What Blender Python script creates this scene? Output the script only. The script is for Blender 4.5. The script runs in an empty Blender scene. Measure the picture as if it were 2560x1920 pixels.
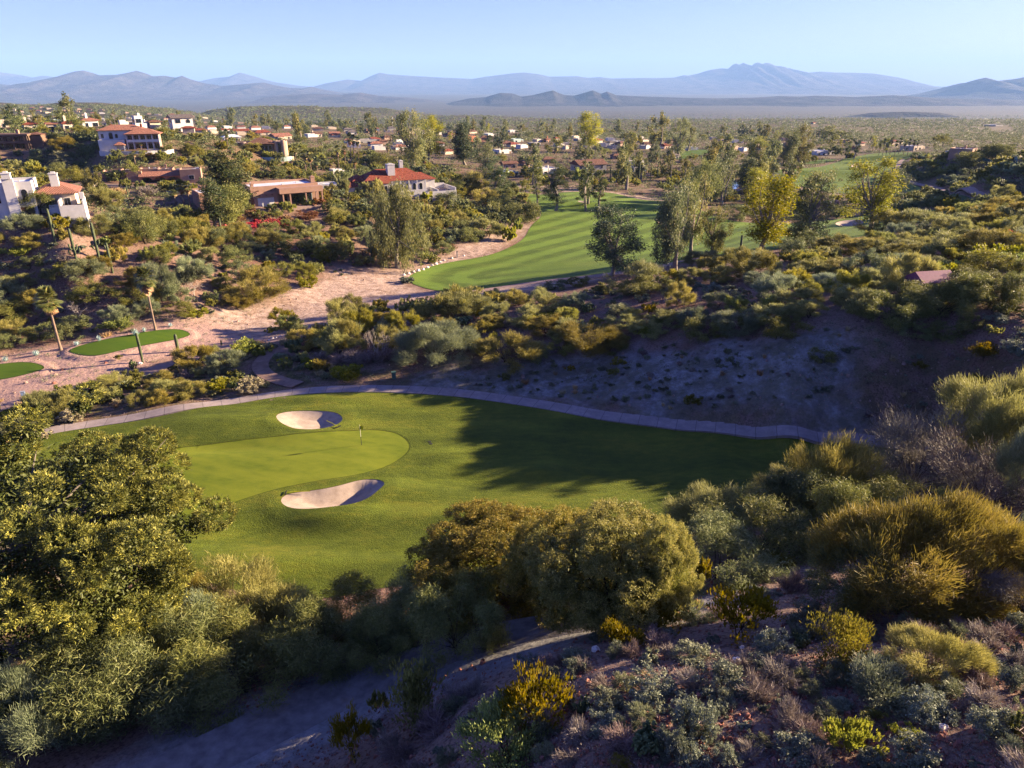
import bpy, math, random
import numpy as np
from mathutils import Vector, Matrix
from mathutils.geometry import delaunay_2d_cdt

SC = bpy.context.scene
COL = SC.collection
rng = np.random.default_rng(7)
R = math.radians

# ------------------------------------------------------------------ camera frame
CAMZ, PITCH, FPX = 32.0, R(23.2), 1730.0
cp_, sp_ = math.cos(PITCH), math.sin(PITCH)

def ray(px, py):
    """direction of the line of sight through a point of the photograph (2560 x 1920)"""
    dx = np.asarray(px, float) - 1280.0
    dy = np.asarray(py, float) - 960.0
    return dx, FPX * cp_ - dy * sp_, -FPX * sp_ - dy * cp_

def at_z(px, py, z):
    x, y, w = ray(px, py)
    t = (z - CAMZ) / w
    return x * t, y * t

def to_px(x, y, z):
    """world -> photograph pixel"""
    yy = y * cp_ - (z - CAMZ) * sp_
    up = y * sp_ + (z - CAMZ) * cp_
    return 1280 + FPX * x / yy, 960 - FPX * up / yy

# ------------------------------------------------------------------ noise
def _hash(ix, iy, seed):
    h = (ix.astype(np.int64) * 374761393 + iy.astype(np.int64) * 668265263 + seed * 974634777) & 0x7fffffff
    h = (h ^ (h >> 13)) * 1274126177 & 0x7fffffff
    h = h ^ (h >> 16)
    return (h & 0xffff) / 65535.0

def vnoise(x, y, seed=0):
    ix, iy = np.floor(x), np.floor(y)
    fx, fy = x - ix, y - iy
    fx = fx * fx * fx * (fx * (fx * 6 - 15) + 10); fy = fy * fy * fy * (fy * (fy * 6 - 15) + 10)
    ix = ix.astype(np.int64); iy = iy.astype(np.int64)
    a = _hash(ix, iy, seed); b = _hash(ix + 1, iy, seed)
    c = _hash(ix, iy + 1, seed); d = _hash(ix + 1, iy + 1, seed)
    return (a + (b - a) * fx) * (1 - fy) + (c + (d - c) * fx) * fy

def fbm(x, y, oct=4, seed=0, ridged=False):
    s = 0; a = 1; n = 0
    for k in range(oct):
        v = vnoise(x, y, seed + k * 17)
        v = 1 - abs(2 * v - 1) if ridged else 2 * v - 1
        s = s + v * a; n += a; a *= .5
        x = x * 2.03 + 13.7; y = y * 2.03 + 7.1
    return s / n

# ------------------------------------------------------------------ terrain control points (photo px, photo py, ground z)
CTRL = """
2300 1900 17 | 2600 1880 18 | 2300 1750 16.6 | 1900 1850 16.2 | 1600 1860 15.9 | 1600 1700 14.9 | 1900 1650 15.2 | 1250 1880 13.6
1050 1880 10 | 1450 1640 12.8 | 2200 1600 14.2 | 2600 1600 15.4 | 2000 1500 11.6 | 1750 1560 11.6 | 1350 1720 12.6
850 1860 6.3 | 500 1950 6.0 | 1000 1750 6.6 | 1150 1640 7.0 | 1350 1590 8.0 | 1560 1560 9.4 | 700 1750 4.6 | 300 1800 4.2
100 1600 2.2 | 500 1560 2.2 | 800 1580 2.0 | 1000 1530 2.8 | 1300 1510 5.0 | 1650 1430 6.2 | 1900 1350 5.2 | 2200 1350 8.5
2500 1350 10.8 | 2600 1150 10.0 | 2300 1200 4.2 | 2500 1020 7.6 | 2350 1050 2.6 | 2260 1105 1.2
0 1400 .8 | 450 1430 .5 | 700 1480 .4 | 900 1460 .5 | 1150 1430 .8 | 1450 1370 1.0 | 1700 1290 1.0 | 2000 1210 1.0 | 2180 1150 1.2
700 1370 -.1 | 1100 1320 -.1 | 1500 1250 0 | 1800 1150 .2 | 1400 1100 0 | 1150 1050 0 | 900 1150 .2 | 700 1200 .2 | 500 1180 .2 | 300 1280 .1
450 1075 .1 | 800 1005 0 | 1020 990 0 | 1200 995 .1 | 1509 1045 .2 | 1706 1065 .35 | 1900 1085 .6 | 2050 1093 .8 | 2180 1098 1.0 | 100 1090 -.3 | -200 1150 -.4
200 1040 -.6 | 500 960 -.8 | 50 1000 -.6 | 300 960 -.8 | 700 930 -.4 | 1000 940 .2 | 1250 930 .8
1400 920 1.4 | 1700 960 2.6 | 2000 960 4.8 | 2200 900 7.0 | 2450 830 9.8 | 2600 790 11 | 2300 770 10 | 2600 900 10.5
1600 840 4.4 | 1850 800 7.0 | 1250 880 1.6 | 1000 880 .8 | 2050 740 8.8
720 850 -.4 | 1000 790 1.0 | 1300 740 2.2 | 1600 720 4.6 | 1900 680 6.4 | 2200 650 8.6 | 2500 600 10.5
1500 690 1.0 | 1750 640 1.5 | 2000 590 1.6 | 2250 560 4.5 | 2560 500 8.5 | 2350 510 4.0 | 1250 715 -1.6
800 730 -2.2 | 550 800 -1.0 | 650 770 -1.4 | 950 710 -2.8 | 850 790 -1.6 | 1000 745 -2.2
300 870 -.6 | 30 950 -.9 | 100 870 -.7 | 420 830 -.6 | 150 880 -.7 | 0 1000 -.9
1100 710 -3.2 | 1400 640 -3.8 | 1750 610 -4.0 | 1450 500 -3.2 | 1600 540 -4.6 | 1300 490 -2.4 | 1900 570 -4.6 | 2100 550 -4.6 | 1200 620 -3.6
275 690 4.2 | 30 700 4.4 | 120 760 1.6 | 450 700 3.0 | 600 690 1.2 | 760 650 -.2 | 400 620 6.2 | 170 620 8.6 | 0 620 8.8 | 550 740 .2
790 560 3.0 | 640 600 3.0 | 480 560 4.8 | 900 640 -1.2 | 950 570 1.0 | 1040 640 -3.0 | 1080 560 -1.4 | 1120 500 -2.0 | 1020 510 1.0
640 520 5.4 | 500 520 5.2 | 780 500 5.0 | 100 545 12.2 | 0 540 12.2 | 230 530 10.6 | 350 540 7.4
380 460 7.4 | 300 480 7.4 | 440 480 7.2 | 560 450 5.6 | 230 440 9
310 380 14 | 400 390 12.8 | 210 380 13.8 | 40 370 14.5 | 60 410 11 | 200 420 9.5
570 385 11 | 640 400 8 | 480 400 10.5 | 600 420 6.5 | 750 380 4 | 750 430 3 | 700 470 4.2
980 480 1.4 | 1100 470 .6 | 900 440 1.0 | 850 490 3 | 1150 430 -3.6 | 1000 400 -3 | 1180 470 -3
1400 430 -5.2 | 1320 430 -4.8 | 1540 430 -5.8 | 1700 400 -8 | 1620 480 -5 | 1750 450 -7
2000 460 -6.4 | 2200 400 -8 | 2130 440 -7 | 1950 430 -7.6 | 2250 460 -5 | 2100 490 -6.2 | 2250 370 -9 | 2050 400 -8.6
2450 440 1 | 2350 410 -2.2 | 2450 385 -.6 | 2560 400 2 | 2300 385 -4 | 2500 370 -1 | 2420 480 2.5
200 345 9 | 0 330 8 | 450 345 4 | 650 350 2 | 850 350 -3 | 1100 350 -8 | 1400 360 -10 | 1700 350 -13 | 2000 340 -17 | 2300 340 -18 | 2560 345 -12
100 310 2 | 400 315 -2 | 700 320 -8 | 1000 320 -12 | 1300 325 -18 | 1600 325 -22 | 2000 320 -28 | 2400 318 -30 | 2700 318 -30
-300 1400 2 | -400 1000 0 | -400 700 6 | -400 500 14 | -300 380 16 | -200 310 6
"""
_c = [tuple(map(float, s.split())) for l in CTRL.strip().splitlines() for s in l.split("|") if s.strip()]
_W = []
for px, py, z in _c:
    x, y = at_z(px, py, z)
    _W.append((float(x), float(y), z))
# known ground beyond the frame
_W += [(0, 0, 16.8), (30, 0, 17.5), (-15, 2, 9), (-30, 5, 6), (-30, -20, 10), (20, -20, 18), (60, 0, 17), (70, 40, 14), (110, 60, 16), (60, 45, 12.6),
       (90, 90, 17), (120, 120, 19), (140, 200, 14), (75, 60, 15), (-60, 20, 3), (-90, 60, 1), (200, 320, 6), (300, 450, 0), (-160, 150, 12), (-300, 300, 18), (150, 60, 18)]
_W = np.array(_W)

def _uv(x, y):
    d = np.maximum(y, -30.0) + 40.0
    return x / d * 1.6, np.log(d) * 1.2

def _tps_k(du, dv):
    r2 = du * du + dv * dv
    return .5 * r2 * np.log(r2 + 1e-9)

_cu, _cv = _uv(_W[:, 0], _W[:, 1])
_n = len(_W)
_A = np.zeros((_n + 3, _n + 3))
_A[:_n, :_n] = _tps_k(_cu[:, None] - _cu, _cv[:, None] - _cv) + np.eye(_n) * 4e-4
_A[:_n, _n] = 1; _A[:_n, _n + 1] = _cu; _A[:_n, _n + 2] = _cv
_A[_n:, :_n] = _A[:_n, _n:].T
_w = np.linalg.solve(_A, np.r_[_W[:, 2], 0, 0, 0])

def _tps(x, y):
    sh = x.shape
    u, v = _uv(x.ravel(), y.ravel())
    out = np.empty(u.size)
    for i in range(0, u.size, 20000):
        a, b = u[i:i + 20000], v[i:i + 20000]
        out[i:i + 20000] = _tps_k(a[:, None] - _cu, b[:, None] - _cv) @ _w[:_n] + _w[_n] + _w[_n + 1] * a + _w[_n + 2] * b
    return out.reshape(sh)

def smooth(a, b, x):
    t = np.clip((x - a) / (b - a), 0, 1)
    return t * t * (3 - 2 * t)

# far ground: falls from the town to the river plain, with low scrubby ridges on the way
def _crest(pts, D):
    """photo silhouette -> (x, crest height) at distance D"""
    p = np.array(pts, float)
    x, y, w = ray(p[:, 0], p[:, 1])
    t = D / y
    return x * t, CAMZ + w * t

RIDGES = [  # silhouette, distance, half width towards us, half width behind
    ([(-500, 268), (-200, 262), (0, 257), (60, 262), (110, 262), (150, 256), (250, 256), (320, 264), (400, 271), (470, 281), (560, 300), (700, 330)], 1750, 420, 500),
    ([(430, 300), (530, 276), (600, 267), (700, 265), (780, 266), (830, 271), (900, 278), (960, 290), (1050, 310)], 2250, 520, 500),
    ([(700, 275), (800, 268), (950, 270), (1030, 280), (1100, 289), (1150, 296), (1250, 310)], 2650, 420, 500),
    ([(1050, 300), (1130, 290), (1200, 289), (1260, 293), (1330, 299), (1420, 305), (1520, 309), (1650, 313), (1750, 320)], 2350, 380, 500),
]
_RC = [(_crest(p, D), D, wa, wb) for p, D, wa, wb in RIDGES]

def _far(x, y):
    base = np.interp(y, [900, 1500, 2500, 4000, 7000, 12000, 16000, 30000], [-22, -34, -75, -135, -165, -150, -120, -110])
    z = base + fbm(x / 420, y / 420, 4, 3) * 7
    for (cx, cz), D, wa, wb in _RC:
        b0 = np.interp(D, [900, 1500, 2500, 4000], [-22, -34, -75, -135])
        c = np.interp(x / y * D, cx, cz, left=b0, right=b0)
        wob = fbm(x / 300, y / 300 * 0 + 5, 3, 9) * 120
        d = y - D - wob
        prof = np.where(d < 0, np.exp(-(d / wa) ** 2), np.exp(-(d / wb) ** 2))
        gul = fbm(x / 150, y / 330, 4, 21, True)
        hgt = np.maximum(c - b0, 0)
        z = np.maximum(z, b0 + hgt * prof * (1 - .45 * gul * (1 - prof)) + (base - b0) * (1 - prof))
    return z

# ------------------------------------------------------------------ golf regions, outlines in photo pixels
def zz(ox, oy, s):
    return lambda *p: [(ox + a * s, oy + b * s) for a, b in p]
z2 = zz(853, 100, 853 / 2211); z3 = zz(1706, 100, 854 / 2212); z4 = zz(0, 640, 853 / 2211); zf = zz(0, 0, 2560 / 2212)

OUT = {
 'rough_turf': [(-60, 1118), (60, 1101), (200, 1071), (390, 1049), (580, 1014), (715, 991), (853, 981), (1020, 983), (1200, 997), (1354, 1021), (1509, 1052), (1706, 1074),
   (1899, 1092), (2130, 1106), (2250, 1110), (2300, 1135), (2150, 1185), (2000, 1235), (1850, 1275), (1700, 1312), (1640, 1330), (1500, 1392), (1300, 1440), (1100, 1455), (950, 1470),
   (850, 1492), (700, 1500), (600, 1480), (450, 1440), (300, 1400), (100, 1380), (-100, 1350), (-200, 1230)],
 'putting_green': [(300, 1136), (390, 1119), (579, 1100), (716, 1090), (853, 1079), (930, 1073), (988, 1080), (1012, 1094), (1024, 1106), (1027, 1118), (1022, 1131), (1007, 1146), (969, 1168),
   (911, 1186), (853, 1199), (756, 1211), (656, 1233), (560, 1266), (500, 1283), (440, 1290), (330, 1290), (240, 1270), (215, 1215), (235, 1165)],
 'far_bunker': zf((597, 905), (605, 898), (620, 893), (642, 890), (665, 889), (690, 889), (710, 890), (727, 893), (738, 900), (741, 907), (735, 915), (721, 922), (700, 927), (675, 930), (650, 930), (630, 928), (610, 921), (600, 914)),
 'near_bunker': zf((607, 1080), (613, 1072), (628, 1067), (655, 1063), (685, 1060), (712, 1056), (740, 1050), (765, 1042), (790, 1037), (808, 1037), (822, 1039), (831, 1046), (831, 1054), (821, 1065), (803, 1077), (782, 1086), (760, 1093), (735, 1098), (708, 1102), (680, 1104), (655, 1103), (632, 1100), (616, 1094), (608, 1087)),
 'tee_turf': z4((445, 625), (500, 598), (600, 570), (700, 548), (800, 530), (900, 510), (1000, 494), (1080, 486), (1150, 484), (1200, 492), (1238, 515), (1230, 528), (1150, 552), (1030, 573), (900, 598), (800, 620), (720, 640), (650, 655), (580, 660), (510, 650), (462, 638)),
 'corner_tee_turf': z4((-140, 735), (-60, 720), (30, 708), (120, 699), (200, 700), (260, 712), (292, 728), (288, 745), (240, 762), (150, 785), (70, 803), (0, 814), (-80, 822), (-150, 800)),
 'fairway_turf': z2((425, 1560), (440, 1535), (480, 1508), (540, 1482), (600, 1462), (670, 1448), (750, 1432), (850, 1418), (950, 1398), (1020, 1375), (1080, 1350), (1140, 1320), (1180, 1290), (1205, 1255), (1220, 1220), (1250, 1185), (1285, 1160), (1300, 1130), (1285, 1095), (1240, 1065), (1170, 1035), (1105, 995), (1150, 985),
    (1250, 1000), (1320, 1003), (1400, 990), (1500, 984), (1600, 984), (1700, 985), (1800, 1000), (1900, 1028), (2000, 1042), (2120, 1046), (2250, 1060))
   + z3((150, 1120), (300, 1170), (500, 1190), (700, 1188), (850, 1178), (1000, 1162), (1130, 1138), (1350, 1122), (1550, 1108), (1750, 1098), (1850, 1112), (1830, 1140), (1700, 1160), (1500, 1180),
    (1400, 1215), (1250, 1255), (1100, 1287), (950, 1288), (800, 1300), (680, 1335), (560, 1370), (430, 1390), (300, 1405), (150, 1425), (30, 1442))
   + z2((2080, 1460), (1950, 1480), (1800, 1505), (1650, 1525), (1500, 1542), (1300, 1558), (1150, 1578), (1000, 1602), (900, 1625), (820, 1640), (740, 1642), (660, 1632), (560, 1612), (480, 1588)),
 'second_fairway_turf': z3((535, 868), (590, 850), (650, 838), (780, 832), (900, 822), (960, 805), (1030, 785), (1090, 765), (1150, 750), (1220, 738), (1300, 730), (1420, 727), (1532, 728), (1500, 752), (1440, 778), (1415, 810), (1410, 850), (1385, 875), (1400, 905), (1470, 930), (1540, 955), (1545, 975), (1460, 990), (1390, 975),
    (1300, 960), (1200, 985), (1080, 1000), (960, 990), (860, 965), (760, 945), (735, 975), (670, 995), (600, 1007), (575, 975), (600, 925), (570, 895)),
 'small_turf': z3((1690, 1015), (1760, 1006), (1830, 1012), (1880, 1035), (1905, 1062), (1830, 1072), (1750, 1062), (1700, 1040)),
 'distant_turf': z3((-40, 735), (40, 715), (110, 708), (190, 716), (150, 740), (60, 765), (-60, 780)),
 'raised_turf': z3((780, 795), (850, 783), (930, 776), (1000, 774), (1000, 784), (900, 800), (800, 808)),
 'fairway_bunker': z3((985, 1190), (1020, 1176), (1080, 1168), (1140, 1166), (1175, 1176), (1170, 1192), (1120, 1206), (1050, 1208), (1005, 1202)),
 'distant_bunker': z3((1085, 815), (1110, 803), (1150, 800), (1182, 808), (1175, 822), (1130, 828), (1095, 825)),
 'tree_side_bunker': z2((2040, 1165), (2060, 1148), (2090, 1146), (2112, 1165), (2105, 1192), (2075, 1200), (2048, 1188)),
 'small_bunker': z2((1525, 1053), (1550, 1048), (1585, 1055), (1600, 1062), (1565, 1066)),
 'pond': z3((205, 905), (260, 895), (350, 898), (375, 930), (350, 970), (300, 990), (230, 968), (205, 935)),
}
PATHS = {  # centre line in photo pixels, width in metres
 'cart_path': ([(-60, 1112), (60, 1093), (193, 1063), (386, 1040), (579, 1005), (715, 982), (853, 972), (1000, 972), (1100, 979), (1200, 988), (1354, 1011), (1509, 1041), (1706, 1063), (1899, 1082), (2130, 1096), (2246, 1102), (2330, 1120)], 1.9),
 'tee_cart_path': (z4((-150, 1030), (0, 985), (150, 938), (300, 900), (450, 868), (600, 836), (800, 790), (1000, 738), (1160, 690), (1400, 615), (1600, 562), (1750, 545), (1900, 528)) + [(800, 814), (872, 789), (960, 766), (1046, 752), (1123, 738), (1239, 722), (1354, 704), (1509, 688), (1620, 672), (1760, 645)], 2.4),
 'far_cart_path': (z3((1430, 775), (1400, 800), (1395, 835), (1372, 870), (1420, 900), (1500, 930), (1580, 950), (1700, 965), (1850, 985), (1950, 1010), (1960, 1050)), 2.4),
 'town_road': ([(180, 462), (260, 466), (340, 468), (440, 470), (520, 478)], 6.0),
 'dirt_track': ([(200, 2090), (420, 1950), (560, 1880), (720, 1800), (850, 1745), (980, 1690), (1120, 1640), (1260, 1600), (1400, 1575), (1540, 1555), (1640, 1525)], 3.2),
 'sandy_trail': (z4((1950, 640), (1850, 600), (1760, 620), (1700, 670), (1680, 720), (1720, 770), (1820, 810), (1930, 835)), 2.0),
}

def Hbase(x, y):
    x = np.asarray(x, float); y = np.asarray(y, float)
    w = smooth(820, 1250, y)
    far = _far(x, np.maximum(y, 600)) if np.any(w > 0) else 0
    near = _tps(x, np.minimum(y, 1300)) if np.any(w < 1) else 0
    return near * (1 - w) + far * w

def hit(px, py, H):
    """where the line of sight meets the ground (vectorised march + bisection)"""
    px = np.atleast_1d(np.asarray(px, float)); py = np.atleast_1d(np.asarray(py, float))
    dx, dy, dz = ray(px, py)
    lo = np.full(px.shape, 6.0); hi = np.full(px.shape, np.nan); t0 = lo.copy()
    done = np.zeros(px.shape, bool)
    Y = 6.0
    while Y < 9000 and not done.all():
        Yn = Y * 1.035
        z = CAMZ + dz / dy * Yn
        g = H(dx / dy * Yn, np.full(px.shape, Yn))
        new = (~done) & (z < g)
        hi[new] = Yn; lo[~done & ~new] = Yn; done |= new
        Y = Yn
    hi[~done] = 9000; lo[~done] = 8990
    for _ in range(14):
        m = (lo + hi) / 2
        z = CAMZ + dz / dy * m
        b = z < H(dx / dy * m, m)
        hi = np.where(b, m, hi); lo = np.where(b, lo, m)
    m = (lo + hi) / 2
    return dx / dy * m, m

def chaikin(p, n=2, closed=True):
    p = np.asarray(p, float)
    for _ in range(n):
        q = np.roll(p, -1, 0) if closed else p[1:]
        a = p if closed else p[:-1]
        r = np.empty((len(a) * 2, 2)); r[0::2] = a * .75 + q * .25; r[1::2] = a * .25 + q * .75
        p = r if closed else np.vstack([p[:1], r, p[-1:]])
    return p

POLY = {}
for k, o in OUT.items():
    o = np.array(o)
    x, y = hit(o[:, 0], o[:, 1], Hbase)
    POLY[k] = chaikin(np.c_[x, y], 2)
LINE = {}
for k, (o, w) in PATHS.items():
    o = np.array(o)
    x, y = hit(o[:, 0], o[:, 1], Hbase)
    LINE[k] = (chaikin(np.c_[x, y], 3, False), w)

def strip_poly(L, w):
    t = np.gradient(L, axis=0); t /= np.linalg.norm(t, axis=1)[:, None] + 1e-9
    n = np.c_[-t[:, 1], t[:, 0]]
    return np.vstack([L + n * w / 2, (L - n * w / 2)[::-1]])

def seg_dist(x, y, P, closed=True):
    a = P; b = np.roll(P, -1, 0)
    if not closed: a, b = P[:-1], P[1:]
    best = np.full(x.shape, 1e9)
    for (ax, ay), (bx, by) in zip(a, b):
        vx, vy = bx - ax, by - ay
        l2 = vx * vx + vy * vy + 1e-12
        t = np.clip(((x - ax) * vx + (y - ay) * vy) / l2, 0, 1)
        d = (x - ax - t * vx) ** 2 + (y - ay - t * vy) ** 2
        best = np.minimum(best, d)
    return np.sqrt(best)

def inside(x, y, P):
    r = np.zeros(x.shape, bool)
    a = P; b = np.roll(P, -1, 0)
    for (ax, ay), (bx, by) in zip(a, b):
        c = ((ay > y) != (by > y)) & (x < (bx - ax) * (y - ay) / (by - ay + 1e-12) + ax)
        r ^= c
    return r

def sdf(x, y, P, reach=15.0):
    """signed distance, positive inside, clamped at -reach outside the box"""
    out = np.full(x.shape, -reach)
    lo, hi = P.min(0) - reach, P.max(0) + reach
    m = (x > lo[0]) & (x < hi[0]) & (y > lo[1]) & (y < hi[1])
    if m.any():
        xs, ys = x[m], y[m]
        d = seg_dist(xs, ys, P)
        out[m] = np.where(inside(xs, ys, P), d, -d)
    return np.maximum(out, -reach)

def line_d(x, y, L, reach=15.0):
    out = np.full(x.shape, reach)
    lo, hi = L.min(0) - reach, L.max(0) + reach
    m = (x > lo[0]) & (x < hi[0]) & (y > lo[1]) & (y < hi[1])
    if m.any(): out[m] = seg_dist(x[m], y[m], L, False)
    return np.minimum(out, reach)

TURFS = ['rough_turf', 'tee_turf', 'corner_tee_turf', 'fairway_turf', 'second_fairway_turf', 'small_turf', 'distant_turf', 'raised_turf']
BUNKERS = ['far_bunker', 'near_bunker', 'fairway_bunker', 'distant_bunker', 'tree_side_bunker', 'small_bunker']

# gentle mounds around the green: (photo px, py, height, sx, sy in metres)
MOUNDS = []
for px, py, h, sx, sy in [(560, 1060, .55, 7, 2.6), (640, 1330, -.55, 7, 2.2), (760, 1400, .4, 8, 1.8), (1100, 1290, .3, 6, 1.6), (1180, 1200, -.22, 4, 1.8),
                          (520, 1120, -.32, 6, 1.4), (1000, 1230, .28, 5, 1.4), (820, 1290, .3, 3.5, 1.5), (800, 1000, .3, 6, 1.2), (1250, 1340, -.35, 5, 1.5), (1350, 1180, .2, 4, 1.5),
                          (1000, 1380, -.3, 6, 1.2), (600, 1430, .4, 6, 1.2), (1120, 1140, .18, 3, 1.5), (450, 1020, .3, 6, 1.5), (1330, 1260, .25, 5, 1.3),
                          (2060, 440, 2.2, 30, 8), (2190, 400, 2.0, 20, 6), (1560, 515, .8, 16, 4), (1440, 520, -.6, 10, 5), (2120, 425, -1.2, 14, 6)]:
    x, y = at_z(px, py, 0) if py > 900 else hit(px, py, Hbase)
    MOUNDS.append((float(np.atleast_1d(x)[0]), float(np.atleast_1d(y)[0]), h, sx, sy))

def H(x, y, detail=True):
    x = np.asarray(x, float); y = np.asarray(y, float)
    sc = x.shape == ()
    if sc: x = x[None]; y = y[None]
    z = Hbase(x, y)
    soft = np.full(x.shape, 99.0)
    for k in TURFS + ['pond']:
        soft = np.minimum(soft, -sdf(x, y, POLY[k], 12))
    for k, (L, w) in LINE.items():
        soft = np.minimum(soft, line_d(x, y, L, 12) - w / 2)
    wild = smooth(0, 8, soft)
    near = 1 - smooth(700, 1300, y)
    z = z + wild * near * (fbm(x / 17, y / 17, 3, 5) * .55 + fbm(x / 4.2, y / 4.2, 3, 8) * .16 + fbm(x / 60, y / 60, 2, 15) * 1.2 * smooth(90, 200, y))
    for mx, my, h, sx, sy in MOUNDS:
        z = z + 1.25 * h * np.exp(-((x - mx) / sx) ** 2 - ((y - my) / sy) ** 2)
    for k, dep in (('far_bunker', .75), ('near_bunker', .9), ('fairway_bunker', 1.5), ('distant_bunker', 1.0), ('tree_side_bunker', .8), ('small_bunker', .5)):
        P = POLY[k]; c = P.mean(0)
        m = (np.abs(x - c[0]) < 25) & (np.abs(y - c[1]) < 25)
        if not m.any(): continue
        xs, ys = x[m], y[m]
        pa = np.arctan2(P[:, 1] - c[1], P[:, 0] - c[0]); pr = np.hypot(P[:, 0] - c[0], P[:, 1] - c[1]); o = np.argsort(pa); pa, pr = pa[o], pr[o]
        rb = np.interp(np.arctan2(ys - c[1], xs - c[0]), pa, pr, period=2 * np.pi)
        rho = np.hypot(xs - c[0], ys - c[1]) / rb
        lean = smooth(-3, 4, (xs - c[0])) * .6 + .55      # the face on the sun side is the steep one
        d = np.zeros(x.shape); d[m] = -dep * smooth(0, .62, 1 - rho) * lean + .14 * np.exp(-(((1 - rho) * rb + .9) / .8) ** 2)
        z = z + d
    for k in ('tee_turf', 'corner_tee_turf'):
        z = z + .28 * smooth(-.7, .25, sdf(x, y, POLY[k], 4))
    s = sdf(x, y, POLY['pond'], 12); z = z - 1.2 * smooth(-2, 1.5, s)
    return z[0] if sc else z

# ------------------------------------------------------------------ mesh helpers
def tag(o, label=None, cat=None, group=None, kind=None):
    if label: o['label'] = label
    if cat: o['category'] = cat
    if group: o['group'] = group
    if kind: o['kind'] = kind
    return o

def np_mesh(name, V, F, mats, smooth_=False, mi=None, attrs=None):
    """F: (n,3) or (n,4) int array"""
    V = np.ascontiguousarray(V, np.float32); F = np.ascontiguousarray(F, np.int32)
    k = F.shape[1]
    me = bpy.data.meshes.new(name)
    me.vertices.add(len(V)); me.vertices.foreach_set('co', V.ravel())
    me.loops.add(F.size); me.loops.foreach_set('vertex_index', F.ravel())
    me.polygons.add(len(F)); me.polygons.foreach_set('loop_start', np.arange(0, F.size, k, dtype=np.int32))
    if mi is not None: me.polygons.foreach_set('material_index', np.ascontiguousarray(mi, np.int32))
    me.polygons.foreach_set('use_smooth', np.full(len(F), smooth_, bool))
    for m in (mats if isinstance(mats, (list, tuple)) else [mats]): me.materials.append(m)
    for an, (dom, arr) in (attrs or {}).items():
        a = me.attributes.new(an, 'FLOAT', dom); a.data.foreach_set('value', np.ascontiguousarray(arr, np.float32))
    me.update(); me.validate()
    return me

def link(name, me, parent=None, loc=None):
    o = bpy.data.objects.new(name, me); COL.objects.link(o)
    if parent is not None: o.parent = parent
    if loc is not None: o.location = loc
    return o

def thing(name, label, cat, loc=(0, 0, 0), rz=0.0, group=None):
    o = bpy.data.objects.new(name, None); COL.objects.link(o)
    o.empty_display_size = .3
    o.location = loc; o.rotation_euler = (0, 0, rz)
    return tag(o, label, cat, group)
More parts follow.
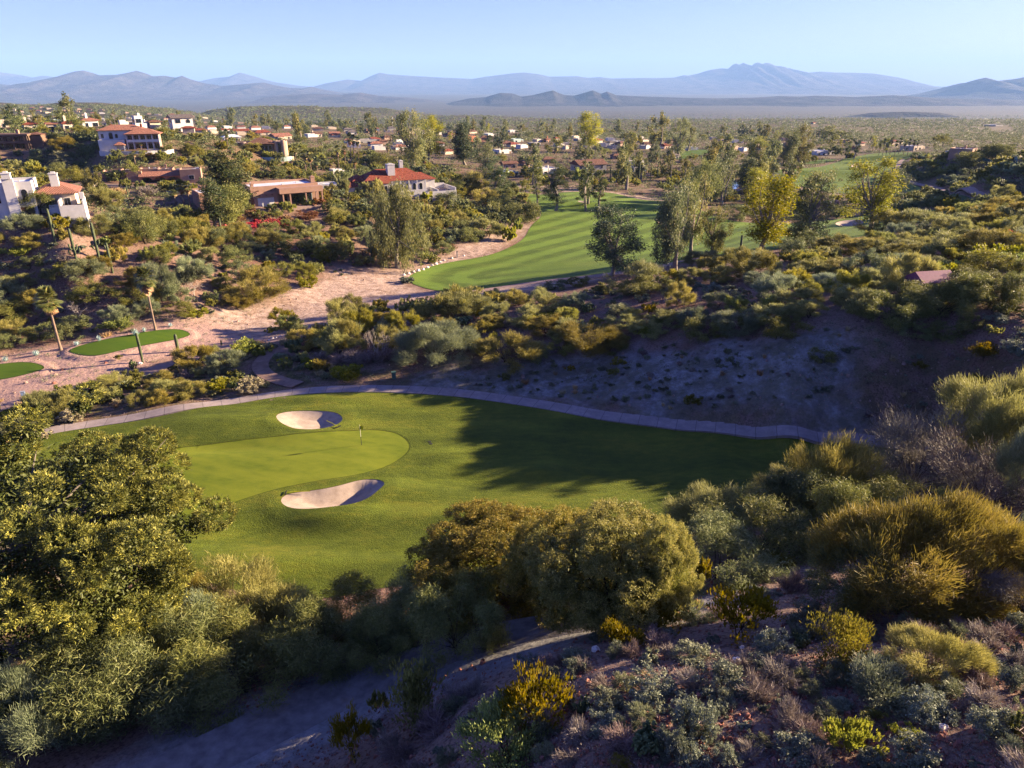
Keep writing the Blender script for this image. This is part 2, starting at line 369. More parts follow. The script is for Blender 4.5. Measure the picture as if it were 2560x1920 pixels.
# ------------------------------------------------------------------ materials
class NT:
    def __init__(s, name):
        s.m = bpy.data.materials.new(name); s.m.use_nodes = True
        s.t = s.m.node_tree; s.t.nodes.clear()
        s.out = s.t.nodes.new('ShaderNodeOutputMaterial')
    def n(s, typ, **kw):
        nd = s.t.nodes.new(typ)
        for k, v in kw.items():
            if k in nd.inputs.keys() if isinstance(k, str) else False: pass
            setattr(nd, k, v)
        return nd
    def l(s, a, b): s.t.links.new(a, b)
    def val(s, node, **kw):
        for k, v in kw.items(): node.inputs[k.replace('_', ' ')].default_value = v
        return node
    def coord(s, kind='Object'):
        if kind == 'Position': return s.n('ShaderNodeNewGeometry').outputs['Position']
        return s.n('ShaderNodeTexCoord').outputs[kind]
    def mapping(s, vec, scale=(1, 1, 1), rot=(0, 0, 0)):
        m = s.n('ShaderNodeMapping'); m.inputs['Scale'].default_value = scale; m.inputs['Rotation'].default_value = rot
        s.l(vec, m.inputs['Vector']); return m.outputs[0]
    def noise(s, vec, scale, detail=4, rough=.55, out='Fac'):
        n = s.n('ShaderNodeTexNoise'); n.inputs['Scale'].default_value = scale; n.inputs['Detail'].default_value = detail; n.inputs['Roughness'].default_value = rough
        s.l(vec, n.inputs['Vector']); return n.outputs[out]
    def voro(s, vec, scale, out='Distance'):
        n = s.n('ShaderNodeTexVoronoi'); n.inputs['Scale'].default_value = scale
        s.l(vec, n.inputs['Vector']); return n.outputs[out]
    def ramp(s, fac, stops, interp='LINEAR'):
        r = s.n('ShaderNodeValToRGB'); r.color_ramp.interpolation = interp
        e = r.color_ramp.elements
        while len(e) > 1: e.remove(e[-1])
        e[0].position = stops[0][0]; e[0].color = col(stops[0][1])
        for p, c in stops[1:]:
            x = e.new(p); x.color = col(c)
        s.l(fac, r.inputs[0]); return r.outputs[0]
    def mix(s, fac, a, b, blend='MIX'):
        m = s.n('ShaderNodeMix'); m.data_type = 'RGBA'; m.blend_type = blend
        for sock, v in ((m.inputs[0], fac), (m.inputs[6], a), (m.inputs[7], b)):
            if hasattr(v, 'links') or isinstance(v, bpy.types.NodeSocket): s.l(v, sock)
            else: sock.default_value = col(v) if not isinstance(v, (int, float)) else v
        return m.outputs[2]
    def math(s, op, a, b=0.0, c=None):
        m = s.n('ShaderNodeMath'); m.operation = op
        for i, v in enumerate((a, b) if c is None else (a, b, c)):
            if isinstance(v, bpy.types.NodeSocket): s.l(v, m.inputs[i])
            else: m.inputs[i].default_value = v
        return m.outputs[0]
    def attr(s, name): 
        a = s.n('ShaderNodeAttribute'); a.attribute_name = name; return a.outputs['Fac']
    def bump(s, h, strength=.5, dist=.1):
        b = s.n('ShaderNodeBump'); b.inputs['Strength'].default_value = strength; b.inputs['Distance'].default_value = dist
        s.l(h, b.inputs['Height']); return b.outputs[0]
    def bsdf(s, color, rough=.9, spec=.2, normal=None, metal=0.0):
        p = s.n('ShaderNodeBsdfPrincipled')
        if isinstance(color, bpy.types.NodeSocket): s.l(color, p.inputs['Base Color'])
        else: p.inputs['Base Color'].default_value = col(color)
        if isinstance(rough, bpy.types.NodeSocket): s.l(rough, p.inputs['Roughness'])
        else: p.inputs['Roughness'].default_value = rough
        p.inputs['Specular IOR Level'].default_value = spec; p.inputs['Metallic'].default_value = metal
        if normal is not None: s.l(normal, p.inputs['Normal'])
        s.l(p.outputs[0], s.out.inputs[0]); return p

def col(c):
    return tuple(c) + (1.0,) if len(c) == 3 else tuple(c)

def simple(name, c, rough=.85, spec=.2, var=.25, scale=3.0, bump=0.0, metal=0.0):
    t = NT(name); v = t.coord('Object')
    f = t.noise(v, scale, 5, .6)
    a = [x * (1 - var) for x in c]; b = [min(1, x * (1 + var)) for x in c]
    cc = t.ramp(f, [(.3, a), (.7, b)])
    nm = t.bump(t.noise(v, scale * 6, 4), bump, .03) if bump else None
    t.bsdf(cc, rough, spec, nm, metal); return t.m

def leafmat(name, c1, c2, c3=None, trans=.35, rough=.6, tint=.0):
    """per-leaf colour from the 'rnd' attribute, leaves let some light through"""
    t = NT(name)
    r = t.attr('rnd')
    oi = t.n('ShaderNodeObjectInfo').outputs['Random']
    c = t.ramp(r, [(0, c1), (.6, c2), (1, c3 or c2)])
    h = t.n('ShaderNodeHueSaturation')
    t.l(t.math('MULTIPLY_ADD', oi, .05, .475), h.inputs['Hue'])
    t.l(t.math('MULTIPLY_ADD', oi, -.3, 1.1), h.inputs['Saturation'])
    t.l(t.math('MULTIPLY_ADD', t.math('FRACT', t.math('MULTIPLY', oi, 7.31)), .5, .75), h.inputs['Value'])
    t.l(c, h.inputs['Color'])
    d = t.n('ShaderNodeBsdfPrincipled'); t.l(h.outputs[0], d.inputs['Base Color']); d.inputs['Roughness'].default_value = rough; d.inputs['Specular IOR Level'].default_value = .25
    tr = t.n('ShaderNodeBsdfTranslucent'); t.l(h.outputs[0], tr.inputs[0])
    mx = t.n('ShaderNodeMixShader'); mx.inputs[0].default_value = trans
    t.l(d.outputs[0], mx.inputs[1]); t.l(tr.outputs[0], mx.inputs[2]); t.l(mx.outputs[0], t.out.inputs[0])
    return t.m

# --- ground
def ground_material():
    t = NT('desert_soil'); p = t.coord('Position')
    big = t.noise(p, .035, 5, .6); mid = t.noise(p, .35, 5, .6); fine = t.noise(p, 3.0, 6, .7)
    soil = t.ramp(mid, [(.25, (.135, .078, .052)), (.5, (.25, .155, .11)), (.75, (.35, .24, .18))])
    soil = t.mix(t.ramp(big, [(.4, (0, 0, 0)), (.65, (1, 1, 1))]), soil, (.31, .235, .18))
    st = t.voro(p, 2.6); st2 = t.voro(p, 6.0)
    soil = t.mix(t.ramp(st, [(.0, (1, 1, 1)), (.22, (0, 0, 0))]), soil, (.42, .29, .23))
    soil = t.mix(t.math('MULTIPLY', t.ramp(st2, [(.5, (0, 0, 0)), (.75, (1, 1, 1))]), .6), soil, (.06, .035, .025))
    # pale dry-grass wash
    dry = t.ramp(t.noise(p, .9, 6, .75), [(.3, (.19, .125, .08)), (.45, (.39, .30, .23)), (.60, (.57, .47, .38)), (.8, (.63, .55, .46))])
    soil = t.mix(t.attr('wash'), soil, dry)
    pink = t.ramp(t.noise(p, 5, 5, .7), [(.3, (.37, .255, .20)), (.6, (.52, .38, .31)), (.8, (.60, .46, .39))])
    soil = t.mix(t.attr('gravel'), soil, pink)
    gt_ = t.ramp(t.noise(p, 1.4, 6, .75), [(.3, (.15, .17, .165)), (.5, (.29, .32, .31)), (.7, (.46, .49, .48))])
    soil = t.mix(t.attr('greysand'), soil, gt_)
    # weeds
    grs = t.ramp(t.noise(p, 1.2, 5, .7), [(.35, (.05, .055, .02)), (.6, (.14, .14, .05)), (.8, (.28, .24, .12))])
    wm = t.math('MULTIPLY', t.attr('weeds'), t.ramp(t.noise(p, .5, 5, .7), [(.38, (0, 0, 0)), (.56, (1, 1, 1))]))
    soil = t.mix(wm, soil, grs)
    # far scrubland: tiny dark dots of bushes on pale earth
    ym = t.n('ShaderNodeSeparateXYZ'); t.l(p, ym.inputs[0])
    sc = t.noise(p, .045, 6, .8)
    scr = t.ramp(sc, [(.36, (.040, .048, .026)), (.52, (.085, .085, .048)), (.60, (.19, .15, .10)), (.72, (.30, .23, .16))])
    fm = t.n('ShaderNodeMapRange'); fm.inputs[1].default_value = 700; fm.inputs[2].default_value = 1500; t.l(ym.outputs[1], fm.inputs[0])
    soil = t.mix(fm.outputs[0], soil, scr)
    soil = t.mix(t.attr('river'), soil, (.55, .47, .38))
    hh = t.math('ADD', t.math('MULTIPLY', fine, .5), t.math('MULTIPLY', t.math('SUBTRACT', 1.0, st), .12))
    nm = t.bump(t.math('ADD', hh, t.math('MULTIPLY', mid, 1.0)), .9, .22)
    soil = t.mix(1.0, soil, (.62, .56, .56), 'MULTIPLY')
    t.bsdf(soil, .95, .1, nm); return t.m

def turf_material(name, c1, c2, c3, kind='rough'):
    t = NT(name); p = t.coord('Position')
    big = t.noise(t.mapping(p, (.5, 1.2, 1)), .16, 4, .6); mid = t.noise(t.mapping(p, (1, 2.2, 1)), .9, 5, .65); fine = t.noise(p, 9, 4, .75)
    f = t.math('ADD', t.math('MULTIPLY', big, .55), t.math('MULTIPLY', mid, .45))
    c = t.ramp(f, [(.33, c1), (.5, c2), (.68, c3)])
    if kind == 'fairway':
        s = t.attr('sd')
        curve = t.math('SINE', t.math('MULTIPLY', s, .85))
        w = t.mapping(p, (1, 1, 1), (0, 0, R(38)))
        sx = t.n('ShaderNodeSeparateXYZ'); t.l(w, sx.inputs[0])
        diag = t.math('SINE', t.math('MULTIPLY', sx.outputs[0], .92))
        zn = t.attr('zone')   # 1 at the curved end, 0 at the far end
        band = t.math('ADD', t.math('MULTIPLY', curve, zn), t.math('MULTIPLY', t.math('MULTIPLY', diag, t.attr('zone2')), 1.0))
        band = t.math('MULTIPLY', band, t.math('MULTIPLY_ADD', t.noise(p, .12, 3), 1.6, -.1))
        k = t.ramp(t.math('MULTIPLY_ADD', band, .5, .5), [(.3, (0, 0, 0)), (.7, (1, 1, 1))])
        c = t.mix(t.math('MULTIPLY', k, .38), c, tuple(x * 1.9 for x in c2))
        c = t.mix(t.math('MULTIPLY', t.math('SUBTRACT', 1.0, k), .24), c, tuple(x * .35 for x in c2))
    if kind == 'green':
        w = t.mapping(p, (1, 1, 1), (0, 0, R(20)))
        pat = t.noise(t.mapping(w, (.16, .9, 1)), .8, 3, .5)
        c = t.mix(t.math('MULTIPLY', t.ramp(pat, [(.42, (0, 0, 0)), (.62, (1, 1, 1))]), .6), c, c3)
    if kind == 'green':
        w1 = t.n('ShaderNodeSeparateXYZ'); t.l(t.mapping(p, (1, 1, 1), (0, 0, R(33))), w1.inputs[0])
        ck = t.math('MULTIPLY', t.math('SINE', t.math('MULTIPLY', w1.outputs[0], 2.6)), t.math('SINE', t.math('MULTIPLY', w1.outputs[1], 2.6)))
        c = t.mix(t.math('MULTIPLY', t.math('MAXIMUM', ck, 0.0), .16), c, c3)
    if kind == 'rough': c = t.mix(t.math('MULTIPLY', t.ramp(t.noise(t.mapping(p, (.35, 1.1, 1)), .35, 5, .7), [(.5, (0, 0, 0)), (.68, (1, 1, 1))]), .55), c, tuple(x * 1.7 for x in c2))
    if kind == 'green': c = t.mix(t.math('MULTIPLY', t.math('LESS_THAN', t.attr('sd'), .14), .6), c, tuple(x * .3 for x in c1))
    tuft = t.math('ADD', fine, t.math('MULTIPLY', t.noise(p, 3.5, 4, .7), .8))
    nm = t.bump(tuft, {'green': .25, 'fairway': .45, 'rough': .6}[kind], {'green': .04, 'fairway': .1, 'rough': .16}[kind])
    c = t.mix(t.math('MULTIPLY', t.ramp(fine, [(.35, (1, 1, 1)), (.55, (0, 0, 0))]), .35 if kind == 'rough' else .15), c, tuple(x * .35 for x in c1))
    c = t.mix(1.0, c, {'rough': (1.45, .74, .70), 'green': (.78, .64, .42), 'fairway': (1.1, .80, .75)}[kind], 'MULTIPLY')
    b = t.bsdf(c, .85, .08, nm)
    return t.m

def sand_material():
    t = NT('bunker_sand'); p = t.coord('Position')
    f = t.noise(p, 1.3, 5, .65); g = t.noise(t.mapping(p, (2, 9, 1), (0, 0, R(25))), 1.3, 4, .6)
    c = t.ramp(f, [(.3, (.22, .17, .13)), (.7, (.33, .265, .21))])
    t.bsdf(c, .95, .1, t.bump(t.math('ADD', g, t.math('MULTIPLY', t.noise(p, 5, 5, .7), .5)), .45, .025)); return t.m

def path_material(name, base, joint, period=2.4):
    t = NT(name); p = t.coord('Position'); u = t.attr('along')
    f = t.noise(p, 1.5, 5, .65)
    c = t.ramp(f, [(.3, tuple(x * .8 for x in base)), (.7, tuple(min(1, x * 1.15) for x in base))])
    slab = t.n('ShaderNodeTexWhiteNoise'); slab.noise_dimensions = '1D'
    q = t.math('DIVIDE', u, period); t.l(t.math('FLOOR', q), slab.inputs['W'])
    c = t.mix(t.math('MULTIPLY', slab.outputs[0], .3), c, tuple(x * .6 for x in base))
    fr = t.math('FRACT', q)
    st_ = t.ramp(t.noise(p, .7, 6, .7), [(.42, (0, 0, 0)), (.62, (1, 1, 1))])
    c = t.mix(t.math('MULTIPLY', st_, .5), c, tuple(x * .5 for x in base))
    c = t.mix(t.math('MULTIPLY', t.ramp(t.noise(p, 4, 5, .8), [(.55, (0, 0, 0)), (.7, (1, 1, 1))]), .45), c, (.30, .22, .16))
    jm = t.math('LESS_THAN', fr, .035)
    c = t.mix(jm, c, joint)
    t.bsdf(c, .85, .25, t.bump(t.noise(p, 12, 4, .7), .3, .02)); return t.m

def mountain_material(name, a, b, c):
    t = NT(name); p = t.coord('Position')
    f = t.noise(p, .004, 7, .7)
    g = t.ramp(f, [(.35, a), (.5, b), (.66, c)])
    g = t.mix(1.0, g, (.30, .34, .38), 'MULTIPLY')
    t.bsdf(g, .95, .05, t.bump(t.noise(p, .006, 7, .75), .7, 60)); return t.m

M = {}
M['soil'] = ground_material()
M['rough'] = turf_material('rough_grass', (.025, .070, .010), (.050, .125, .014), (.095, .185, .022), 'rough')
M['green'] = turf_material('green_grass', (.085, .15, .018), (.13, .20, .024), (.19, .26, .034), 'green')
M['fair'] = turf_material('fairway_grass', (.035, .085, .014), (.070, .150, .022), (.11, .19, .035), 'fairway')
M['tee'] = turf_material('tee_grass', (.035, .090, .012), (.055, .13, .016), (.08, .16, .02), 'green')
M['sand'] = sand_material()
M['path'] = path_material('pink_concrete', (.25, .205, .19), (.10, .085, .08), 1.9)
M['path2'] = path_material('pale_concrete', (.26, .17, .14), (.09, .065, .055), 2.6)
M['asphalt'] = simple('old_asphalt', (.11, .08, .07), .9, .2, .3, 1.0)
M['track'] = simple('packed_track', (.15, .135, .125), .95, .1, .35, 1.6, .6)
M['trail'] = simple('sandy_trail_soil', (.18, .12, .09), .95, .1, .3, 1.2, .5)
M['stone'] = simple('pale_stone', (.24, .165, .13), .9, .2, .35, 6, .7)
M['redrock'] = simple('red_stone', (.24, .10, .07), .9, .2, .35, 6, .7)
M['whiterock'] = simple('white_stone', (.62, .56, .50), .9, .2, .25, 6, .7)
# ------------------------------------------------------------------ ground sheet
GRID = {}
def build_ground():
    rows = np.r_[np.arange(-24, 6, 1.2), np.arange(6, 40, .42), np.arange(40, 118, .40), np.geomspace(118, 34000, 560)]
    nu = 620
    k = np.linspace(-1, 1, nu); us = 1.05 * np.sign(k) * (abs(k) ** 1.15)
    Yg, U = np.meshgrid(rows, us, indexing='ij')
    X = U * (np.maximum(Yg, -20) + 42)
    Z = H(X, Yg)
    GRID.update(rows=rows, nu=nu, Z=Z.copy())
    # sink under the sheets that lie on top
    for kk in TURFS + BUNKERS:
        far = (1 + 4 * smooth(120, 450, POLY[kk][:, 1].mean())) * (6 if kk in BUNKERS else 1)
        Z = Z - .24 * far * smooth(.12, .75 if kk in BUNKERS[:2] else 1.1 * far, sdf(X, Yg, POLY[kk], 6))
    for kk, (L, w) in LINE.items():
        far = 1 + 3 * smooth(120, 450, L[:, 1].mean())
        Z = Z - .16 * far * (1 - smooth(w / 2 - .7, w / 2 - .1, line_d(X, Yg, L, 6)))
    V = np.c_[X.ravel(), Yg.ravel(), Z.ravel()]
    nr = len(rows); i = np.arange(nr * nu).reshape(nr, nu)
    F = np.stack([i[:-1, :-1], i[:-1, 1:], i[1:, 1:], i[1:, :-1]], -1).reshape(-1, 4)
    x, y = V[:, 0], V[:, 1]
    # cover masks
    WASH = px_poly([(560, 880), (520, 830), (470, 800), (560, 760), (690, 745), (780, 700), (900, 672), (960, 680), (1100, 640), (1220, 590), (1330, 560), (1345, 540), (1330, 470), (1200, 470), (1290, 455), (1500, 470), (1700, 500), (1690, 480), (1900, 440),
                    (1700, 512), (1350, 560), (1290, 590), (1200, 650), (1010, 700), (1060, 735), (1280, 712), (1500, 690), (1500, 700), (1250, 730), (1040, 765), (900, 800), (700, 850), (610, 880)])
    wash = smooth(-2.5, 2.5, sdf(x, y, WASH, 12) + fbm(x / 5, y / 5, 3, 31) * 2.5)
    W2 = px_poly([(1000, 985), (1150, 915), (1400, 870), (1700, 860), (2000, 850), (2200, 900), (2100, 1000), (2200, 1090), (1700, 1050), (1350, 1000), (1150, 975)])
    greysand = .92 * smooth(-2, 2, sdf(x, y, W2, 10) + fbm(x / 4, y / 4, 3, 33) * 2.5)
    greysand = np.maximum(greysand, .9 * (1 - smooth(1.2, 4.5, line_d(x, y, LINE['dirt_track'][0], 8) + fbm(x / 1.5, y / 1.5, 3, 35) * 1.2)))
    W3 = px_poly([(1500, 440), (1900, 480), (2060, 500), (2150, 480), (2200, 440), (2100, 470), (1900, 455), (1700, 460)])
    wash = np.maximum(wash, .8 * smooth(-4, 4, sdf(x, y, W3, 12)))
    soil_g = px_poly([(-150, 900), (0, 880), (180, 862), (420, 808), (520, 800), (620, 850), (480, 885), (350, 915), (200, 970), (60, 1030), (-150, 1070)])
    gravel = smooth(-1.5, 1.5, sdf(x, y, soil_g, 8) + fbm(x / 3, y / 3, 3, 41) * .8)
    WD = px_poly([(-100, 1060), (60, 990), (250, 960), (560, 880), (900, 880), (1000, 940), (850, 960), (600, 990), (200, 1050), (0, 1100), (-100, 1120)])
    weeds = smooth(-2, 2, sdf(x, y, WD, 10))
    weeds = np.maximum(weeds, .6 * smooth(0, 3, 8 - abs(sdf(x, y, POLY['rough_turf'], 12) + 4)) * (sdf(x, y, POLY['rough_turf'], 12) < 0))
    weeds = np.maximum(weeds, .55 * smooth(150, 260, y) + .3 * smooth(330, 500, y))
    rv = fbm(x / 900, y / 200, 4, 77)
    river = np.exp(-((y - 3950 - x * .05 - rv * 160) / 120) ** 2) * smooth(0, 600, x + 900) * (.5 + .5 * (rv > -.1))
    river = np.maximum(river, np.exp(-((y - 2450 - rv * 220 - x * .1) / 22) ** 2) * (x > 500) * .7)
    me = np_mesh('ground', V, F, M['soil'], True, attrs={'wash': ('POINT', wash), 'gravel': ('POINT', gravel), 'weeds': ('POINT', weeds), 'river': ('POINT', river), 'greysand': ('POINT', greysand)})
    tag(link('ground', me), 'red desert soil with gravel and dry grass', None, None, 'structure')

def px_poly(o):
    o = np.array(o, float); x, y = hit(o[:, 0], o[:, 1], Hbase); return chaikin(np.c_[x, y], 2)

def resample(P, step, closed=True):
    Q = np.vstack([P, P[:1]]) if closed else P
    d = np.r_[0, np.cumsum(np.linalg.norm(np.diff(Q, axis=0), axis=1))]
    n = max(4, int(d[-1] / step)); s = np.linspace(0, d[-1], n + 1)
    r = np.c_[np.interp(s, d, Q[:, 0]), np.interp(s, d, Q[:, 1])]
    return r[:-1] if closed else r

def sheet(name, P, mat, step, lift=.02, holes=(), attrs=None, flat=None):
    B = resample(P, step * .8); n = len(B)
    pts = [B]; edges = [(i, (i + 1) % n) for i in range(n)]
    lo, hi = P.min(0), P.max(0)
    gx, gy = np.meshgrid(np.arange(lo[0], hi[0], step), np.arange(lo[1], hi[1], step * 1.0))
    gx = gx + (np.arange(gx.shape[0]) % 2)[:, None] * step / 2
    g = np.c_[gx.ravel(), gy.ravel()]
    keep = sdf(g[:, 0], g[:, 1], P, 3) > step * .45
    off = n; hb = []
    for Hl in holes:
        Bh = resample(Hl, step * .6); m = len(Bh)
        pts.append(Bh); edges += [(off + i, off + (i + 1) % m) for i in range(m)]; off += m
        keep &= sdf(g[:, 0], g[:, 1], Hl, 3) < -step * .4
    pts.append(g[keep])
    A = np.vstack(pts)
    r = delaunay_2d_cdt([Vector(p) for p in A.tolist()], edges, [], 0, 1e-5)
    V2 = np.array([tuple(v) for v in r[0]]); F = np.array([list(f) for f in r[2]], np.int32)
    c = V2[F].mean(1)
    ok = inside(c[:, 0], c[:, 1], P)
    for Hl in holes: ok &= ~inside(c[:, 0], c[:, 1], Hl)
    F = F[ok]
    z = H(V2[:, 0], V2[:, 1]) + lift if flat is None else np.full(len(V2), flat)
    at = {'sd': ('POINT', sdf(V2[:, 0], V2[:, 1], P, 60))}
    if attrs: at.update(attrs(V2))
    # turn faces up
    a, b, d = V2[F[:, 0]], V2[F[:, 1]], V2[F[:, 2]]
    cr = (b[:, 0] - a[:, 0]) * (d[:, 1] - a[:, 1]) - (b[:, 1] - a[:, 1]) * (d[:, 0] - a[:, 0])
    F[cr < 0] = F[cr < 0][:, ::-1]
    return link(name, np_mesh(name, np.c_[V2, z], F, mat, True, attrs=at))

def ribbon(name, L, w, mat, lift=.03, step=.6, edge=None):
    Q = resample(L, step, False)
    t = np.gradient(Q, axis=0); t /= np.linalg.norm(t, axis=1)[:, None] + 1e-9
    nrm = np.c_[-t[:, 1], t[:, 0]]
    m = 7; s = np.linspace(-.5, .5, m)
    G = Q[:, None, :] + nrm[:, None, :] * (s * w)[None, :, None]
    x, y = G[..., 0], G[..., 1]
    z = H(x, y); z = z * .4 + z.mean(1, keepdims=True) * .6 + lift
    # kerb side faces
    x = np.c_[x[:, :1], x, x[:, -1:]]; y = np.c_[y[:, :1], y, y[:, -1:]]; z = np.c_[z[:, :1] - .3, z, z[:, -1:] - .3]
    al = np.repeat(np.r_[0, np.cumsum(np.linalg.norm(np.diff(Q, axis=0), axis=1))][:, None], m + 2, 1)
    i = np.arange(x.size).reshape(x.shape)
    F = np.stack([i[:-1, 1:], i[:-1, :-1], i[1:, :-1], i[1:, 1:]], -1).reshape(-1, 4)
    me = np_mesh(name, np.c_[x.ravel(), y.ravel(), z.ravel()], F, mat, False, attrs={'along': ('POINT', al.ravel())})
    return link(name, me)

build_ground()

def Hf(x, y):
    """ground height read from the finished grid (bilinear)"""
    x = np.asarray(x, float); y = np.asarray(y, float)
    rows, nu, Z = GRID['rows'], GRID['nu'], GRID['Z']
    yy = np.clip(y, rows[0], rows[-1] - 1e-6)
    i = np.clip(np.searchsorted(rows, yy, 'right') - 1, 0, len(rows) - 2)
    t = (yy - rows[i]) / (rows[i + 1] - rows[i])
    U = np.clip(x / (np.maximum(yy, -20) + 42) / 1.05, -.9999, .9999)
    k = (np.sign(U) * np.abs(U) ** (1 / 1.15) + 1) / 2 * (nu - 1)
    j = np.clip(k.astype(int), 0, nu - 2); f = k - j
    return (Z[i, j] * (1 - f) + Z[i, j + 1] * f) * (1 - t) + (Z[i + 1, j] * (1 - f) + Z[i + 1, j + 1] * f) * t

def fw_zone(V2):
    x0, y0 = [float(a[0]) for a in hit(1010, 700, Hbase)]
    d = np.hypot(V2[:, 0] - x0, V2[:, 1] - y0)
    z1 = 1 - smooth(14, 34, d)
    s = V2[:, 1]
    return {'zone': ('POINT', z1), 'zone2': ('POINT', smooth(140, 168, s) * (1 - smooth(235, 280, s)) * (1 - z1))}
def far_zone(V2):
    return {'zone': ('POINT', V2[:, 0] * 0), 'zone2': ('POINT', V2[:, 0] * 0)}

S = 'structure'
tag(sheet('rough_turf', POLY['rough_turf'], M['rough'], .42, .03, [POLY['putting_green'], POLY['far_bunker'], POLY['near_bunker']]), 'mown rough around the putting green', None, None, S)
tag(sheet('putting_green', POLY['putting_green'], M['green'], .42, .015), 'close mown yellow green putting surface', None, None, S)
for k in ('far_bunker', 'near_bunker'):
    tag(sheet(k, POLY[k], M['sand'], .22, .0), 'pale sand in a grass edged bunker', None, None, S)
tag(sheet('tee_turf', POLY['tee_turf'], M['tee'], .5, .04), 'long narrow raised tee of mown grass', None, None, S)
tag(sheet('corner_tee_turf', POLY['corner_tee_turf'], M['tee'], .5, .04), 'raised mown tee at the edge of the gravel', None, None, S)
tag(sheet('fairway_turf', POLY['fairway_turf'], M['fair'], 1.3, .06, [POLY[k] for k in ('fairway_bunker', 'tree_side_bunker', 'small_bunker')], fw_zone), 'striped fairway curving past the wash', None, None, S)
tag(sheet('second_fairway_turf', POLY['second_fairway_turf'], M['fair'], 3, .15, [POLY['distant_bunker']], far_zone), 'rolling distant fairway in the valley', None, None, S)
for k in ('small_turf', 'distant_turf', 'raised_turf'):
    tag(sheet(k, POLY[k], M['tee'], 2.5, .15), 'small patch of distant golf turf', None, None, S)
for k in ('fairway_bunker', 'tree_side_bunker', 'small_bunker', 'distant_bunker'):
    tag(sheet(k, POLY[k], M['sand'], .8, .1), 'sand bunker beside distant turf', None, None, S)
L_, w_ = LINE['cart_path']; tag(ribbon('cart_path', L_, w_, M['path'], .05), 'pink concrete cart path behind the green', None, None, S)
L_, w_ = LINE['tee_cart_path']; tag(ribbon('tee_cart_path', L_, w_, M['path2'], .05), 'pale concrete cart path past the tees', None, None, S)
L_, w_ = LINE['far_cart_path']; tag(ribbon('far_cart_path', L_, w_, M['path2'], .25, 3), 'cart path beside the second fairway', None, None, S)
L_, w_ = LINE['town_road']; tag(ribbon('town_road', L_, w_, M['asphalt'], .25, 3), 'road below the adobe house', None, None, S)
L_, w_ = LINE['dirt_track']; tag(ribbon('dirt_track', L_, w_, M['track'], .04, .5), 'shaded dirt track below the slope', None, None, S)
L_, w_ = LINE['sandy_trail']; tag(ribbon('sandy_trail', L_, w_, M['trail'], .05, .5), 'sandy trail curving through the scrub', None, None, S)

t = NT('pond_water'); p = t.coord('Position')
t.bsdf((.03, .08, .12), .06, .6, t.bump(t.noise(p, 1.5, 3), .15, .05)); M['water'] = t.m
pz = float(H(*POLY['pond'].mean(0))) + .55
tag(sheet('pond_water', POLY['pond'], M['water'], 3, 0, flat=pz), 'still blue pond between the eucalyptus trees', None, None, S)

# ------------------------------------------------------------------ mountains: real ranges many kilometres away
def mountain(name, sil, D, depth, mat, seed, foot=.55, base=-150, nx=420, ny=90, rough=.5, label=''):
    cx, cz = _crest(sil, D)
    x = np.linspace(cx[0], cx[-1], nx)
    t_ = np.linspace(-1, 1, ny)
    X, T = np.meshgrid(x, t_, indexing='ij')
    Y = D + T * depth
    crest = np.interp(X, cx, cz) - base
    crest = np.maximum(crest, 0)
    s = depth
    warp = fbm(X / s * 2.2, Y / s * 2.2, 3, seed + 5) * .18
    tt = np.abs(T + warp * (np.abs(T) > .02) * np.minimum(1, np.abs(T) * 5))
    prof = np.clip(1 - tt, 0, 1) ** 1.25
    rg = fbm(X / s * 3.2, Y / s * 1.5, 6, seed, True)
    rg2 = fbm(X / s * 9, Y / s * 5, 4, seed + 3, True)
    body = prof * (1 - rough * (1 - rg) * 1.5 * (1 - prof) - .22 * (1 - rg2) * (1 - prof))
    Z = base - 30 + (crest + 30) * np.clip(body, 0, 1)
    # keep the skyline of the photograph exact along the crest, a little rugged
    V = np.c_[X.ravel(), Y.ravel(), Z.ravel()]
    i = np.arange(nx * ny).reshape(nx, ny)
    F = np.stack([i[:-1, :-1], i[1:, :-1], i[1:, 1:], i[:-1, 1:]], -1).reshape(-1, 4)
    tag(link(name, np_mesh(name, V, F, mat, True)), label, None, None, 'structure')

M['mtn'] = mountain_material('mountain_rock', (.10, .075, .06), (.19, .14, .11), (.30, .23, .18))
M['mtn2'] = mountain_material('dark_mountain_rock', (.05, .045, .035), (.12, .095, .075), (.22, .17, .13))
def zs(ox, s): return lambda *p: [(ox + a * s, 150 + b * s) for a, b in p]
m1 = zs(0, 1280 / 2212); m2 = zs(1280, 1280 / 2212)
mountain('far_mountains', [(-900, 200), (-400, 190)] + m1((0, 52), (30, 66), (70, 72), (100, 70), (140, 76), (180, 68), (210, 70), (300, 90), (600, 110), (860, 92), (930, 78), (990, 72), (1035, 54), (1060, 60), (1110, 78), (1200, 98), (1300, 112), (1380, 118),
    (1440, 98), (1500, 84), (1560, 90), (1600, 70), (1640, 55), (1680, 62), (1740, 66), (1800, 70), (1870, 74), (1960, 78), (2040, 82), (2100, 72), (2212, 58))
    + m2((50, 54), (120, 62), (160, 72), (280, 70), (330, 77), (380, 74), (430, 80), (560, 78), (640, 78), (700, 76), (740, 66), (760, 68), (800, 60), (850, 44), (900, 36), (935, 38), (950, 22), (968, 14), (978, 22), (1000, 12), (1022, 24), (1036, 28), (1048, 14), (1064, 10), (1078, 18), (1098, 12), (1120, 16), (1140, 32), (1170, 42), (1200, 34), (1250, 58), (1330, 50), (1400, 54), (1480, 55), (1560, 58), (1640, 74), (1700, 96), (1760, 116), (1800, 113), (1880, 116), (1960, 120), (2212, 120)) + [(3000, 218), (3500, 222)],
    24000, 6500, M['mtn'], 11, base=-110, nx=1300, ny=81, label='pale blue mountain range with four close peaks on the horizon')
